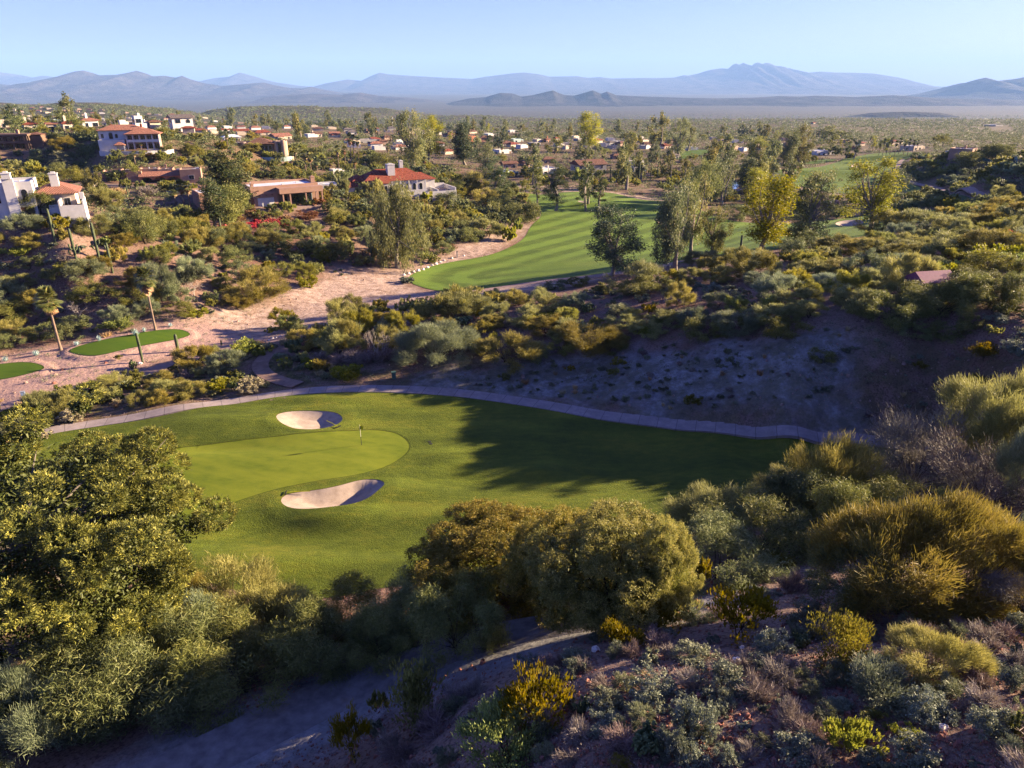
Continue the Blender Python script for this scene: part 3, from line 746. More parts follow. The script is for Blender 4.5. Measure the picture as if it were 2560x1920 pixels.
mountain('left_mountains', [(-900, 215), (-300, 200)] + m1((0, 104), (60, 110), (110, 108), (140, 92), (215, 78), (260, 68), (320, 50), (360, 45), (400, 56), (430, 66), (500, 64), (550, 56), (590, 46), (630, 58), (660, 70), (710, 68), (760, 76), (785, 68), (820, 82), (880, 100), (960, 112), (1050, 104), (1100, 100), (1140, 97), (1180, 108), (1260, 122), (1310, 122), (1345, 115), (1400, 130), (1480, 142), (1560, 140), (1640, 154), (1760, 160), (1900, 172), (2050, 182), (2200, 190)),
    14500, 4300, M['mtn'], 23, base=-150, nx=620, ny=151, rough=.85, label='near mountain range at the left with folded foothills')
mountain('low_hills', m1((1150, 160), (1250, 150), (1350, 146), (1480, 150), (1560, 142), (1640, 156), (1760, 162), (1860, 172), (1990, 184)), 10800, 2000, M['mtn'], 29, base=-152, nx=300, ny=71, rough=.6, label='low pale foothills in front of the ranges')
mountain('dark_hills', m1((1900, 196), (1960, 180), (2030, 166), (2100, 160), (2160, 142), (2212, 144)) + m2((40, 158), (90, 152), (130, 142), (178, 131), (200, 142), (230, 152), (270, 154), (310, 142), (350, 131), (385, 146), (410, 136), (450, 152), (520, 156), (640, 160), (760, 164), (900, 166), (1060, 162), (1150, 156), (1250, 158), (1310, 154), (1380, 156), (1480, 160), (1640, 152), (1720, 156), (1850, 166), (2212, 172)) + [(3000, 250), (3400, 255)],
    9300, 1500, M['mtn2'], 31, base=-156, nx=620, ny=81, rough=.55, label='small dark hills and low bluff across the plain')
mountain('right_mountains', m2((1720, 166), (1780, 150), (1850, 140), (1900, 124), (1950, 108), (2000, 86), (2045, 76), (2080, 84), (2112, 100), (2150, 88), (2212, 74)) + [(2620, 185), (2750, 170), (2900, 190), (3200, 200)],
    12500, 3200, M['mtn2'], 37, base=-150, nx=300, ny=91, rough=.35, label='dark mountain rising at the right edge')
mountain('mesa', [(2070, 298), (2100, 293)] + m2((1500, 236), (1550, 228), (1650, 224), (1750, 224), (1850, 228), (1890, 236), (1935, 246)), 4700, 420, M['mtn2'], 41, base=-140, nx=160, ny=41, rough=.2, label='flat dark mesa on the river plain')
# ------------------------------------------------------------------ plant builders
class Mb:
    """collects faces (quads, triangles as repeated corner are avoided: everything is a quad) with material index and random value"""
    def __init__(s): s.V = []; s.F = []; s.M = []; s.Rn = []; s.n = 0
    def add(s, V, F, mi=0, rnd=None):
        V = np.asarray(V, float).reshape(-1, 3); F = np.asarray(F, np.int64).reshape(-1, 4)
        s.V.append(V); s.F.append(F + s.n); s.n += len(V)
        s.M.append(np.full(len(F), mi)); s.Rn.append(np.full(len(F), .5) if rnd is None else np.broadcast_to(rnd, (len(F),)))
    def mesh(s, name, mats, sm=False):
        return np_mesh(name, np.vstack(s.V), np.vstack(s.F), mats, sm, np.concatenate(s.M), {'rnd': ('FACE', np.concatenate(s.Rn))})

def nrm(a): return a / (np.linalg.norm(a, axis=-1, keepdims=True) + 1e-9)

def leaves(mb, C, D, L, Wd, g, mi=0, rnd=None, taper=.35, bend=0.0):
    """one thin blade per row of C pointing along D"""
    n = len(C); D = nrm(D)
    r = nrm(g.normal(size=(n, 3)))
    S = nrm(np.cross(D, r)); L = np.broadcast_to(L, (n,))[:, None] * g.uniform(.65, 1.25, (n, 1)); Wd = np.broadcast_to(Wd, (n,))[:, None] * g.uniform(.7, 1.3, (n, 1))
    a = C - S * Wd / 2; b = C + S * Wd / 2
    e = C + D * L + np.array([0, 0, -1.]) * bend * L
    c = e + S * Wd * taper / 2; d = e - S * Wd * taper / 2
    V = np.stack([a, b, c, d], 1).reshape(-1, 3)
    F = np.arange(n * 4).reshape(n, 4)
    mb.add(V, F, mi, g.uniform(0, 1, n) if rnd is None else rnd)

def tube(mb, P, Rr, k=5, mi=0, cap=False):
    P = np.asarray(P, float); n = len(P); Rr = np.broadcast_to(Rr, (n,))
    T = nrm(np.gradient(P, axis=0))
    ref = np.where(np.abs(T[:, 2:3]) > .9, [[1., 0, 0]], [[0, 0, 1.]])
    A = nrm(np.cross(T, ref)); B = np.cross(T, A)
    th = np.arange(k) * 2 * np.pi / k
    V = P[:, None] + Rr[:, None, None] * (A[:, None] * np.cos(th)[None, :, None] + B[:, None] * np.sin(th)[None, :, None])
    i = np.arange(n * k).reshape(n, k); j = np.roll(i, -1, 1)
    F = np.stack([i[:-1], j[:-1], j[1:], i[1:]], -1).reshape(-1, 4)
    mb.add(V, F, mi)

def curve(a, b, sag, n=6, up=0.0, g=None, wob=0.0):
    a = np.asarray(a, float); b = np.asarray(b, float); t = np.linspace(0, 1, n)[:, None]
    m = (a + b) / 2 + np.array([0, 0, sag]) + (g.normal(size=3) * wob if g is not None else 0)
    return a * (1 - t) ** 2 + 2 * m * t * (1 - t) + b * t ** 2

def blob_points(blobs, n, g, shell=.55):
    """points mostly in the outer part of a union of ellipsoids"""
    B = np.array(blobs, float); vol = (B[:, 3] * B[:, 4] * B[:, 5]) ** .75
    k = g.choice(len(B), n * 2, p=vol / vol.sum())
    d = nrm(g.normal(size=(n * 2, 3))); r = g.uniform(shell ** 3, 1, n * 2) ** (1 / 3)
    P = B[k, :3] + d * r[:, None] * B[k, 3:6]
    # drop those buried deep in another blob
    q = ((P[:, None] - B[None, :, :3]) / B[None, :, 3:6]); dd = (q ** 2).sum(-1).min(1)
    keep = dd > shell ** 2 * .6
    P, N = P[keep][:n], d[keep][:n]
    return P, N

def crown_blobs(w, h, z0, nb, g, flat=1.0, top=.0, irr=.35):
    """irregular union of ellipsoids filling a box w wide, from z0 to h"""
    out = []
    R_ = w / 2; Hc = h - z0
    for i in range(nb):
        a = g.uniform(0, 2 * np.pi); rr = R_ * math.sqrt(g.uniform(0, 1)) * .72
        zc = z0 + Hc * (.35 + g.uniform(-.15, .35) * (1 - (rr / R_) ** 2) + top)
        s = R_ * g.uniform(.28, .28 + irr)
        out.append((rr * math.cos(a), rr * math.sin(a), min(zc, h - s * .7 * flat), s, s, min(s * flat, Hc * .5)))
    return out

LAST_BIG = []
def lobed(w, h, z0, nbig, nsmall, smin, smax, g, flat=.8, spread=.5, tall=1.0, var=(.70, 1.0)):
    """cauliflower crown: small lobes sitting on the outside of a few big ones, dark gaps between"""
    big = []
    R_ = w / 2
    for i in range(nbig):
        a = i * 2.4 + g.uniform(-.5, .5); o = R_ * spread * (math.sqrt(i / max(1, nbig - 1)) if nbig > 1 else 0)
        s = R_ - o; s = max(s, R_ * .38)
        hz = (h - z0) * (.5 - .16 * (o / R_)) * g.uniform(.8, 1.12) * tall
        cz = z0 + hz + g.uniform(0, .12) * (h - z0)
        cz = min(cz, h - hz * .9)
        big.append((math.cos(a) * o, math.sin(a) * o, cz, s, s, hz))
    B = np.array(big); out = []
    k = g.integers(0, nbig, nsmall * 3); d = nrm(g.normal(size=(nsmall * 3, 3)) + [0, 0, .35])
    P = B[k, :3] + d * B[k, 3:6] * g.uniform(var[0], var[1], (nsmall * 3, 1)) * np.where(g.uniform(0, 1, (nsmall * 3, 1)) < .16, 1.16, 1.0)
    q = (((P[:, None] - B[None, :, :3]) / B[None, :, 3:6]) ** 2).sum(-1).min(1)
    P = P[q > .40][:nsmall]
    LAST_BIG[:] = big
    for p in P:
        s = g.uniform(smin, smax); out.append((p[0], p[1], max(p[2], z0 * .6), s, s, s * flat))
    return out

def ragged(w, h, z0, n, smin, smax, g, flat=1.1, wide=.45):
    """tall crown made of separate leafy masses hung around leaning limbs"""
    out = []; m = 5; la = g.uniform(0, 6.28, m); ll = g.uniform(.25, 1.0, m)
    for i in range(n):
        k = i % m; t = ((i // m) + g.uniform(.1, .9)) / (n / m)
        z = z0 + (h - z0) * min(1, t)
        env = math.sin(math.pi * min(1, max(.06, (t * (1 - wide) + wide * .55)))) ** .6
        o = w / 2 * env * ll[k] * g.uniform(.35, .95); a = la[k] + g.uniform(-.6, .6)
        s = g.uniform(smin, smax) * (1 - .35 * max(0, t - .6) / .4)
        out.append((math.cos(a) * o, math.sin(a) * o, min(z, h - s * .8), s, s, s * flat))
    return out

def limbs(mb, P, base, g, trunk_h, r0, nl, mi=0, spread=.3, trunks=1, lean=0.0):
    idx = g.choice(len(P), min(nl, len(P)), replace=False)
    for t in range(trunks):
        b0 = np.array([g.uniform(-1, 1) * spread * (trunks > 1), g.uniform(-1, 1) * spread * (trunks > 1), -.25])
        tgt = P[idx[t::trunks]]
        fork = np.array([tgt[:, 0].mean() * .35, tgt[:, 1].mean() * .35, trunk_h]) + g.normal(size=3) * .08 * trunk_h
        tube(mb, curve(b0, fork, 0, 6, g=g, wob=.06 * trunk_h), np.linspace(r0 * 1.25, r0 * .75, 6), 7, mi)
        for q in tgt:
            L = np.linalg.norm(q - fork)
            tube(mb, curve(fork, q, L * .08, 6, g=g, wob=L * .10), np.linspace(r0 * .5, r0 * .08, 6), 4, mi)

def shrub_mesh(name, seed, w, h, n, L, Wd, mats, style='fan', z0=.05, nb=9, irr=.3, stems=14, r0=.03, shell=.5, clump=.16, flat=1.0, rad=True, base_open=0.0, cl_n=None, bend=.0, taper=.35):
    """leafy mass: clumps spread through an irregular crown; leaves in each clump"""
    g = np.random.default_rng(seed)
    mb = Mb()
    bl = lobed(w, h, z0 + .05, 6, 26, w * .09, w * .17, g, .85, .6) if w > 2.5 and n > 4000 else crown_blobs(w, h, z0, nb, g, flat, irr=irr)
    nc = cl_n or max(24, n // 60)
    P, N = blob_points(bl, nc, g, shell)
    P[:, 2] = np.maximum(P[:, 2], z0 + .03 * h)
    k = g.integers(0, len(P), n); cs = clump * w
    off = g.normal(size=(n, 3)) * cs * .42
    C = P[k] + off
    C[:, 2] = np.maximum(C[:, 2], .02)
    out = nrm(C - np.array([0, 0, h * .15]))
    rd = g.normal(size=(n, 3))
    if style == 'fan': D = out * .55 + N[k] * .35 + rd * .32 + [0, 0, .30]
    elif style == 'hang': D = N[k] * .25 + rd * .3 + [0, 0, -1.0]
    elif style == 'tuft': D = N[k] * .9 + off / (cs + 1e-6) * .8 + rd * .35 + [0, 0, .25]
    elif style == 'up': D = out * .5 + rd * .22 + [0, 0, .9]
    else: D = rd + N[k] * .4
    cr = g.uniform(-.22, .22, len(P))
    rnd = np.clip(g.uniform(0, 1, n) * .7 + .15 + cr[k], 0, 1)
    leaves(mb, C - nrm(D) * L * .5, D, L, Wd, g, 0, rnd, taper, bend)
    if stems:
        limbs(mb, P, 0, g, h * .18, r0, stems, 1, w * .08, 3)
    return mb.mesh(name, mats)

def tree_parts(seed, blobs, n, L, Wd, leafm, barkm, style, trunk_h, r0, nl, trunks=1, spread=.3, clump=.9, shell=.5, nc=None, bend=0.0, name='tree', taper=.35, core=0):
    g = np.random.default_rng(seed)
    mb = Mb()
    nc = nc or max(30, n // 70)
    P, N = blob_points(blobs, nc, g, shell)
    k = g.integers(0, len(P), n)
    off = g.normal(size=(n, 3)) * clump * .42
    if style == 'hang': off = off * [.55, .55, 1.5] + [0, 0, -.4 * clump]
    C = P[k] + off
    rd = g.normal(size=(n, 3))
    cen = np.array(blobs)[:, :3].mean(0)
    out = nrm(C - cen)
    if style == 'fan': D = out * .5 + N[k] * .3 + rd * .35 + [0, 0, .35]
    elif style == 'hang': D = N[k] * .2 + rd * .3 + [0, 0, -1.0]
    elif style == 'tuft': D = N[k] * .7 + off / (clump + 1e-6) * .9 + rd * .35 + [0, 0, .35]
    else: D = rd + N[k] * .4
    cr = g.uniform(-.25, .25, len(P))
    rnd = np.clip(g.uniform(0, 1, n) * .7 + .15 + cr[k], 0, 1)
    leaves(mb, C - nrm(D) * L * .5, D, L, Wd, g, 0, rnd, taper, bend)
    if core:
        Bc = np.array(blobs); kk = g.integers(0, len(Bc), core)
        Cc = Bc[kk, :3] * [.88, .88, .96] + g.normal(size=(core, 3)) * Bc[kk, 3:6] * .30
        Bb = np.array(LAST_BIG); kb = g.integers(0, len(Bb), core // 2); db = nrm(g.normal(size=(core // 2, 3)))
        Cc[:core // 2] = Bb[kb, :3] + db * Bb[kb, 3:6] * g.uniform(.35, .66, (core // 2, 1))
        leaves(mb, Cc, g.normal(size=(core, 3)), L * 1.5, Wd * 2.2, g, 0, g.uniform(0, .25, core), .5)  # inner leaves take the darkest tones, crown shade put into their colour
    tb = Mb()
    limbs(tb, P, 0, g, trunk_h, r0, nl, 0, spread, trunks)
    return mb.mesh(name + '_foliage', [leafm]), tb.mesh(name + '_wood', [barkm], True)

import time
T0 = time.time()
LM = {
 'palo': leafmat('palo_verde_twigs', (0.129, 0.124, 0.024), (0.251, 0.236, 0.052), (0.365, 0.319, 0.087), .35),
 'palogrey': leafmat('grey_green_twigs', (0.118, 0.145, 0.066), (0.203, 0.234, 0.113), (0.285, 0.304, 0.159), .3),
 'mesq': leafmat('mesquite_leaves', (0.078, 0.094, 0.017), (0.154, 0.163, 0.029), (0.242, 0.221, 0.052), .3),
 'acac': leafmat('golden_green_twigs', (0.122, 0.127, 0.016), (0.244, 0.245, 0.030), (0.353, 0.327, 0.051), .4),
 'iron': leafmat('ironwood_leaves', (0.079, 0.094, 0.033), (0.148, 0.167, 0.054), (0.235, 0.249, 0.087), .25),
 'weep': leafmat('weeping_leaves', (0.065, 0.065, 0.015), (0.130, 0.120, 0.024), (0.227, 0.190, 0.037), .4),
 'greym': leafmat('bare_grey_twigs', (0.085, 0.070, 0.054), (0.147, 0.124, 0.093), (0.202, 0.178, 0.132), .15),
 'creo': leafmat('creosote_leaves', (0.099, 0.096, 0.005), (0.165, 0.143, 0.008), (0.237, 0.184, 0.017), .4),
 'britt': leafmat('brittlebush_leaves', (0.089, 0.102, 0.061), (0.148, 0.165, 0.095), (0.226, 0.233, 0.138), .2),
 'sage': leafmat('dull_green_leaves', (0.089, 0.106, 0.054), (0.158, 0.173, 0.085), (0.227, 0.232, 0.126), .25),
 'dry': leafmat('dry_stems', (0.116, 0.085, 0.070), (0.202, 0.152, 0.124), (0.326, 0.256, 0.202), .15),
 'olive': leafmat('olive_leaves', (0.099, 0.107, 0.015), (0.227, 0.209, 0.038), (0.379, 0.319, 0.073), .35),
 'pine': leafmat('pine_needles', (.045, .055, .004), (.14, .132, .007), (.36, .30, .015), .18),
 'dpine': leafmat('dark_pine_needles', (0.042, 0.069, 0.024), (0.084, 0.111, 0.033), (0.152, 0.158, 0.051), .2),
 'euc': leafmat('eucalyptus_leaves', (0.089, 0.110, 0.034), (0.163, 0.174, 0.049), (0.282, 0.241, 0.068), .35),
 'yeuc': leafmat('yellow_leaves', (0.154, 0.192, 0.016), (0.264, 0.282, 0.028), (0.371, 0.355, 0.046), .45),
 'gold': leafmat('golden_leaves', (0.101, 0.120, 0.019), (0.177, 0.180, 0.028), (0.261, 0.248, 0.046), .4),
 'darkleaf': leafmat('dark_leaves', (0.038, 0.062, 0.025), (0.075, 0.105, 0.035), (0.162, 0.137, 0.054), .2),
 'palm': leafmat('palm_fronds', (0.060, 0.081, 0.021), (0.117, 0.133, 0.033), (0.242, 0.212, 0.060), .3, .45),
 'palmdry': leafmat('dead_palm_fronds', (0.186, 0.116, 0.054), (0.295, 0.194, 0.093), (0.403, 0.279, 0.147), .2),
 'date': leafmat('date_palm_fronds', (0.093, 0.101, 0.046), (0.163, 0.163, 0.078), (0.264, 0.232, 0.132), .25),
 'cream': leafmat('cream_seed_heads', (0.232, 0.194, 0.101), (0.388, 0.326, 0.178), (0.527, 0.449, 0.264), .3),
 'ygreen': leafmat('yellow_green_leaves', (0.132, 0.155, 0.016), (0.202, 0.225, 0.025), (0.310, 0.295, 0.031), .4),
 'straw': leafmat('straw_grass', (0.264, 0.186, 0.078), (0.403, 0.295, 0.132), (0.527, 0.403, 0.202), .3),
 'red': leafmat('bougainvillea_bracts', (0.248, 0.016, 0.022), (0.388, 0.023, 0.034), (0.232, 0.078, 0.023), .35),
 'rust': leafmat('rusty_leaves', (0.139, 0.070, 0.025), (0.202, 0.101, 0.034), (0.155, 0.124, 0.031), .3),
}
BK = {
 'dark': simple('dark_bark', (.030, .022, .016), .95, .1, .4, 4, .6),
 'grey': simple('grey_bark', (.10, .085, .07), .95, .1, .4, 4, .6),
 'pale': simple('pale_bark', (.20, .17, .14), .9, .1, .3, 3, .3),
 'white': simple('bleached_wood', (.27, .23, .20), .9, .1, .2, 3, .3),
 'palm': simple('palm_trunk_bark', (.16, .115, .085), .95, .1, .4, 5, .8),
}

def H1(x, y): return float(Hf(np.array([x]), np.array([y]))[0])

PROTO = {}
def proto(key, fn):
    if key not in PROTO: PROTO[key] = fn()
    return PROTO[key]

# every prototype is (list of (part name, mesh)), width, height)   part name None: the thing is one mesh
def P_shrub(kind, lod, v):
    """unit-ish shrubs: returns [(None, mesh)], w, h"""
    sd_ = hash_(kind, lod, v)
    q = {'near': 1.0, 'mid': .34, 'far': .085}[lod]
    e = {'near': 1.0, 'mid': 1.75, 'far': 3.6}[lod]
    st = {'near': 1.0, 'mid': .6, 'far': 0.0}[lod]
    spec = {
      # kind: w, h, n, L, Wd, leaf, bark, style, z0, nb, irr, stems, clump, shell
      'palo_verde': (4.2, 3.1, 34000, .24, .016, 'palo', 'dark', 'fan', .1, 16, .22, 26, .085, .45),
      'grey_palo_verde': (5.0, 3.2, 40000, .26, .016, 'palogrey', 'dark', 'fan', .1, 18, .22, 26, .08, .45),
      'mesquite': (4.6, 3.2, 24000, .17, .024, 'mesq', 'dark', 'rand', .35, 18, .18, 26, .085, .5),
      'grey_mesquite': (5.0, 3.8, 17000, .22, .014, 'greym', 'dark', 'fan', .4, 18, .2, 40, .09, .35),
      'acacia': (3.6, 2.8, 30000, .18, .018, 'acac', 'dark', 'fan', .1, 16, .2, 22, .08, .5),
      'ironwood': (4.4, 3.4, 30000, .12, .028, 'iron', 'dark', 'rand', .2, 18, .18, 24, .08, .55),
      'creosote': (1.7, 1.6, 5200, .085, .022, 'creo', 'dark', 'up', .35, 12, .08, 30, .10, .3),
      'brittlebush': (1.3, .8, 15000, .045, .015, 'britt', 'dry', 'rand', .0, 12, .2, 10, .09, .65),
      'sage_shrub': (1.4, .9, 11000, .07, .012, 'sage', 'dry', 'fan', .0, 11, .2, 12, .10, .55),
      'dry_shrub': (1.2, .8, 3000, .26, .009, 'dry', 'dry', 'fan', .0, 9, .2, 22, .12, .2),
      'seedhead_shrub': (2.0, 1.5, 9000, .09, .035, 'cream', 'dry', 'rand', .1, 16, .12, 14, .06, .7),
      'yellow_shrub': (2.0, 1.4, 8000, .09, .030, 'ygreen', 'dark', 'up', .1, 13, .15, 14, .08, .55),
      'grass_tuft': (1.1, .7, 2600, .45, .010, 'straw', 'dry', 'up', .0, 5, .3, 0, .2, .2),
      'flowering_shrub': (2.4, 1.6, 9000, .08, .045, 'red', 'dark', 'rand', .1, 12, .2, 10, .08, .65),
      'rusty_shrub': (2.6, 1.8, 9000, .09, .035, 'rust', 'dark', 'rand', .1, 12, .2, 10, .08, .6),
      'leafy_shrub': (3.0, 2.2, 14000, .10, .035, 'mesq', 'dark', 'rand', .1, 14, .2, 14, .08, .6),
      'desert_broom': (3.0, 2.6, 18000, .16, .016, 'olive', 'dark', 'up', .1, 14, .18, 20, .08, .5),
    }[kind]
    w, h, n, L, Wd, lf, bk, style, z0, nb, irr, stems, clump, shell = spec
    bm = {'dry': LM['dry']}.get(bk) or BK[bk]
    me = shrub_mesh(kind, sd_, w, h, max(90, int(n * q)), L * (1 + (e - 1) * .45), Wd * e * (1 + (lod == 'far') * .6), [LM[lf], bm], style, z0, nb, irr, int(stems * st), .035 if w > 2 else .012, shell, clump, cl_n=int({'near': 340, 'mid': 150, 'far': 40}[lod] * (1 if w > 2 else .6)))
    return [(None, me)], w, h

def hash_(*a):
    h = 5381
    for ch in repr(a): h = (h * 33 + ord(ch)) & 0x7fffffff
    return h

def measured(r):
    parts, w, h = r
    me = parts[0][1]; a = np.empty(len(me.vertices) * 3, np.float32); me.vertices.foreach_get('co', a); a = a.reshape(-1, 3)
    w = float((np.percentile(a[:, 0], 98.5) - np.percentile(a[:, 0], 1.5) + np.percentile(a[:, 1], 98.5) - np.percentile(a[:, 1], 1.5)) / 2)
    return parts, w, float(np.percentile(a[:, 2], 99.3))
def palm_size(r):
    parts, w, h = r; me = parts[0][1]; a = np.empty(len(me.vertices) * 3, np.float32); me.vertices.foreach_get('co', a); a = a.reshape(-1, 3)
    return parts, float(np.ptp(a[:, 0])) * .98, float(a[:, 2].max())
def shrub_proto(kind, lod, v): return proto((kind, lod, v), lambda: measured(P_shrub(kind, lod, v)))

def column_blobs(w, h, z0, n, g, narrow=.35):
    out = []
    for i in range(n):
        t = (i + .5) / n; z = z0 + (h - z0) * t
        r = w / 2 * (1 - t ** 1.6) ** .6 * g.uniform(.45, .9) + .25
        a = g.uniform(0, 6.28); o = w * .22 * (1 - t * .7)
        out.append((math.cos(a) * o, math.sin(a) * o, z, r * .75, r * .75, (h - z0) / n * 1.6))
    return out

def P_tree(kind, lod, v):
    sd_ = hash_('tree', kind, lod, v); g = np.random.default_rng(sd_)
    q = {'near': 1.0, 'mid': .42, 'far': .10}[lod]; e = {'near': 1.0, 'mid': 1.5, 'far': 2.9}[lod]
    def mk(blobs, n, L, Wd, lf, bk, style, th, r0, nl, w, h, **kw):
        a, b = tree_parts(sd_, blobs, int(n * q), L * (1 + (e - 1) * .5), Wd * e, LM[lf], BK[bk], style, th, r0, max(4, int(nl * min(1, q * 2))), name=kind, **kw)
        return [('crown', a), ('trunk', b)], w, h
    if kind == 'eucalyptus':
        w, h = 7.0, 14.0
        bl = ragged(w, h, 2.6, 34, .65, 1.25, g, 1.3)
        return mk(bl, 26000, .22, .06, 'euc', 'pale', 'hang', 4.5, .24, 26, w, h, clump=1.0, shell=.45)
    if kind == 'yellow_eucalyptus':
        w, h = 7.5, 12.5
        bl = ragged(w, h, 2.8, 30, .6, 1.15, g, 1.0)
        return mk(bl, 22000, .18, .07, 'yeuc', 'pale', 'rand', 4.0, .22, 30, w, h, clump=.85, shell=.45)
    if kind == 'golden_tree':
        w, h = 6.5, 8.0
        return mk(lobed(w, h, 1.6, 4, 34, .7, 1.3, g, .9, .5), 20000, .2, .07, 'gold', 'grey', 'rand', 2.6, .2, 20, w, h, clump=.9)
    if kind == 'green_tree':
        w, h = 6.5, 6.5
        return mk(lobed(w, h, .8, 4, 34, .7, 1.3, g, .9, .5), 20000, .2, .07, 'mesq', 'dark', 'rand', 1.8, .18, 20, w, h, clump=.9)
    if kind == 'dark_tree':
        w, h = 6.5, 10.5
        return mk(ragged(w, h, 2.2, 34, .6, 1.2, g, 1.0), 30000, .18, .07, 'darkleaf', 'pale', 'rand', 3.6, .2, 24, w, h, clump=.75, shell=.6)
    if kind == 'columnar_pine':
        w, h = 4.6, 14.0
        return mk(column_blobs(w, h, 3.0, 13, g), 26000, .22, .035, 'dpine', 'pale', 'tuft', 7.5, .2, 30, w, h, clump=.55, shell=.5)
    if kind == 'rusty_columnar_pine':
        w, h = 3.4, 13.0
        return mk(column_blobs(w, h, 3.0, 13, g), 18000, .22, .035, 'gold', 'pale', 'tuft', 7.0, .16, 26, w, h, clump=.5, shell=.5)
    if kind == 'weeping_tree':
        w, h = 9.0, 12.5
        bl = ragged(w, h, 1.6, 44, .8, 1.5, g, 1.5, .6)
        return mk(bl, 42000, .3, .05, 'weep', 'pale', 'hang', 4.0, .28, 30, w, h, clump=1.0, shell=.5)
    if kind == 'olive_tree':
        w, h = 7.0, 6.6
        bl = lobed(w, h, .7, 6, 90, .42, .82, g, .85, .55)
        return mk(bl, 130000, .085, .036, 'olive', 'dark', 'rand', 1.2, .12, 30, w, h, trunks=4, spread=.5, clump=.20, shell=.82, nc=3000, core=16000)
    if kind == 'big_pine':
        w, h = 14.5, 15.0
        bl = lobed(w, h, .5, 9, 125, .5, 1.05, g, .95, .6, 1.0, (.62, 1.10))
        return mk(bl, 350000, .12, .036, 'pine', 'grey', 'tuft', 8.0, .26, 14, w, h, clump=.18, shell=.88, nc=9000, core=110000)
    if kind == 'bare_tree':
        w, h = 3.6, 3.2
        mb = Mb()
        def br(p, d, L, r, dep):
            q_ = p + d * L; m = (p + q_) / 2 + g.normal(size=3) * L * .1
            tube(mb, [p, m, q_], [r, r * .8, r * .6], 5 if dep > 1 else 3, 0)
            if dep == 0: return
            for _ in range(3 if dep > 1 else 4):
                d2 = nrm(d + g.normal(size=3) * .75 + [0, 0, .15]); br(q_, d2, L * g.uniform(.55, .85), r * .6, dep - 1)
        for _ in range(3): br(np.array([0, 0, -.1]), nrm(np.array([g.uniform(-.6, .6), g.uniform(-.6, .6), 1])), 1.1, .07, 4)
        return [(None, mb.mesh('bare_tree', [BK['white']], True))], w, h

def tree_proto(kind, lod, v): return proto(('t', kind, lod, v), lambda: measured(P_tree(kind, lod, v)))

def P_fanpalm(v, h=9.0, lod='near'):
    g = np.random.default_rng(900 + v); mb = Mb(); tb = Mb(); db = Mb()
    n = 10; z = np.linspace(-.3, h - 1.0, n)
    lx = g.uniform(-.12, .12); P = np.c_[lx * (z / h) ** 2, 0 * z, z]
    tube(tb, P, np.interp(z, [-.3, .8, h], [.30, .17, .12]), 9)
    top = P[-1]
    nf = {'near': 60, 'mid': 40, 'far': 26}[lod]; nb_ = {'near': 20, 'mid': 12, 'far': 7}[lod]
    def frond(m, c, d, Ls, mi=0, droop=.2):
        d = nrm(d); side = nrm(np.cross(d, [0, 0, 1.])); up = np.cross(side, d)
        hub = c + d * Ls * .5
        tube(m, np.array([c, hub]), [.03, .02], 3, mi)
        for j in range(nb_):
            a = (j / (nb_ - 1) - .5) * 2.9
            dd = d * math.cos(a) + side * math.sin(a) + up * .12
            L = Ls * .62 * (1 - .25 * abs(a) / 1.5)
            m1_ = hub + dd * L * .55; e_ = hub + dd * L - np.array([0, 0, droop * L * .7])
            wv = nrm(np.cross(dd, up)) * (.075 * 20 / nb_)
            m.add([hub, hub + wv * .2, m1_ + wv, m1_ - wv], [[0, 1, 2, 3]], mi, g.uniform(0, 1))
            m.add([m1_ - wv, m1_ + wv, e_ + wv * .2, e_ - wv * .2], [[0, 1, 2, 3]], mi, g.uniform(0, 1))
    for i in range(nf):
        el = g.uniform(-.8, 1.45); a = i * 2.4
        frond(mb, top + [0, 0, .2 * el], np.array([math.cos(a) * math.cos(el), math.sin(a) * math.cos(el), math.sin(el)]), g.uniform(1.5, 2.0))
    for i in range(int(nf * .8)):
        a = i * 2.4 + 1; el = g.uniform(-1.45, -.7)
        frond(db, top - [0, 0, g.uniform(.0, 1.2)], np.array([math.cos(a) * math.cos(el), math.sin(a) * math.cos(el), math.sin(el)]), g.uniform(1.0, 1.4), 0, .15)
    return [('crown', mb.mesh('fan_palm_fronds', [LM['palm']])), ('skirt', db.mesh('fan_palm_skirt', [LM['palmdry']])), ('trunk', tb.mesh('fan_palm_trunk', [BK['palm']], True))], 3.4, h

def P_datepalm(v):
    g = np.random.default_rng(950 + v); mb = Mb(); tb = Mb()
    tube(tb, [[0, 0, -.3], [0, 0, 1.5], [0, 0, 3.0]], [.5, .42, .4], 10)
    for i in range(70):
        a = i * 2.4; el = g.uniform(-.5, 1.35); L = g.uniform(3.0, 3.8)
        d = np.array([math.cos(a) * math.cos(el), math.sin(a) * math.cos(el), math.sin(el)])
        t = np.linspace(0, 1, 9)[:, None]
        P = np.array([0, 0, 3.0]) + d * L * t + np.array([0, 0, -1.0]) * L * .35 * t ** 2
        tube(mb, P, .025, 3)
        side = nrm(np.cross(d, [0, 0, 1.]))
        m = 26; tt = np.linspace(.15, 1, m)
        C = np.c_[np.interp(tt, t[:, 0], P[:, 0]), np.interp(tt, t[:, 0], P[:, 1]), np.interp(tt, t[:, 0], P[:, 2])]
        for s in (-1, 1):
            leaves(mb, C, side * s + d * .5 + g.normal(size=(m, 3)) * .1 + [0, 0, -.15], .42, .045, g, 0)
    return [('crown', mb.mesh('date_palm_fronds', [LM['date']])), ('trunk', tb.mesh('date_palm_trunk', [BK['palm']], True))], 7.0, 5.5

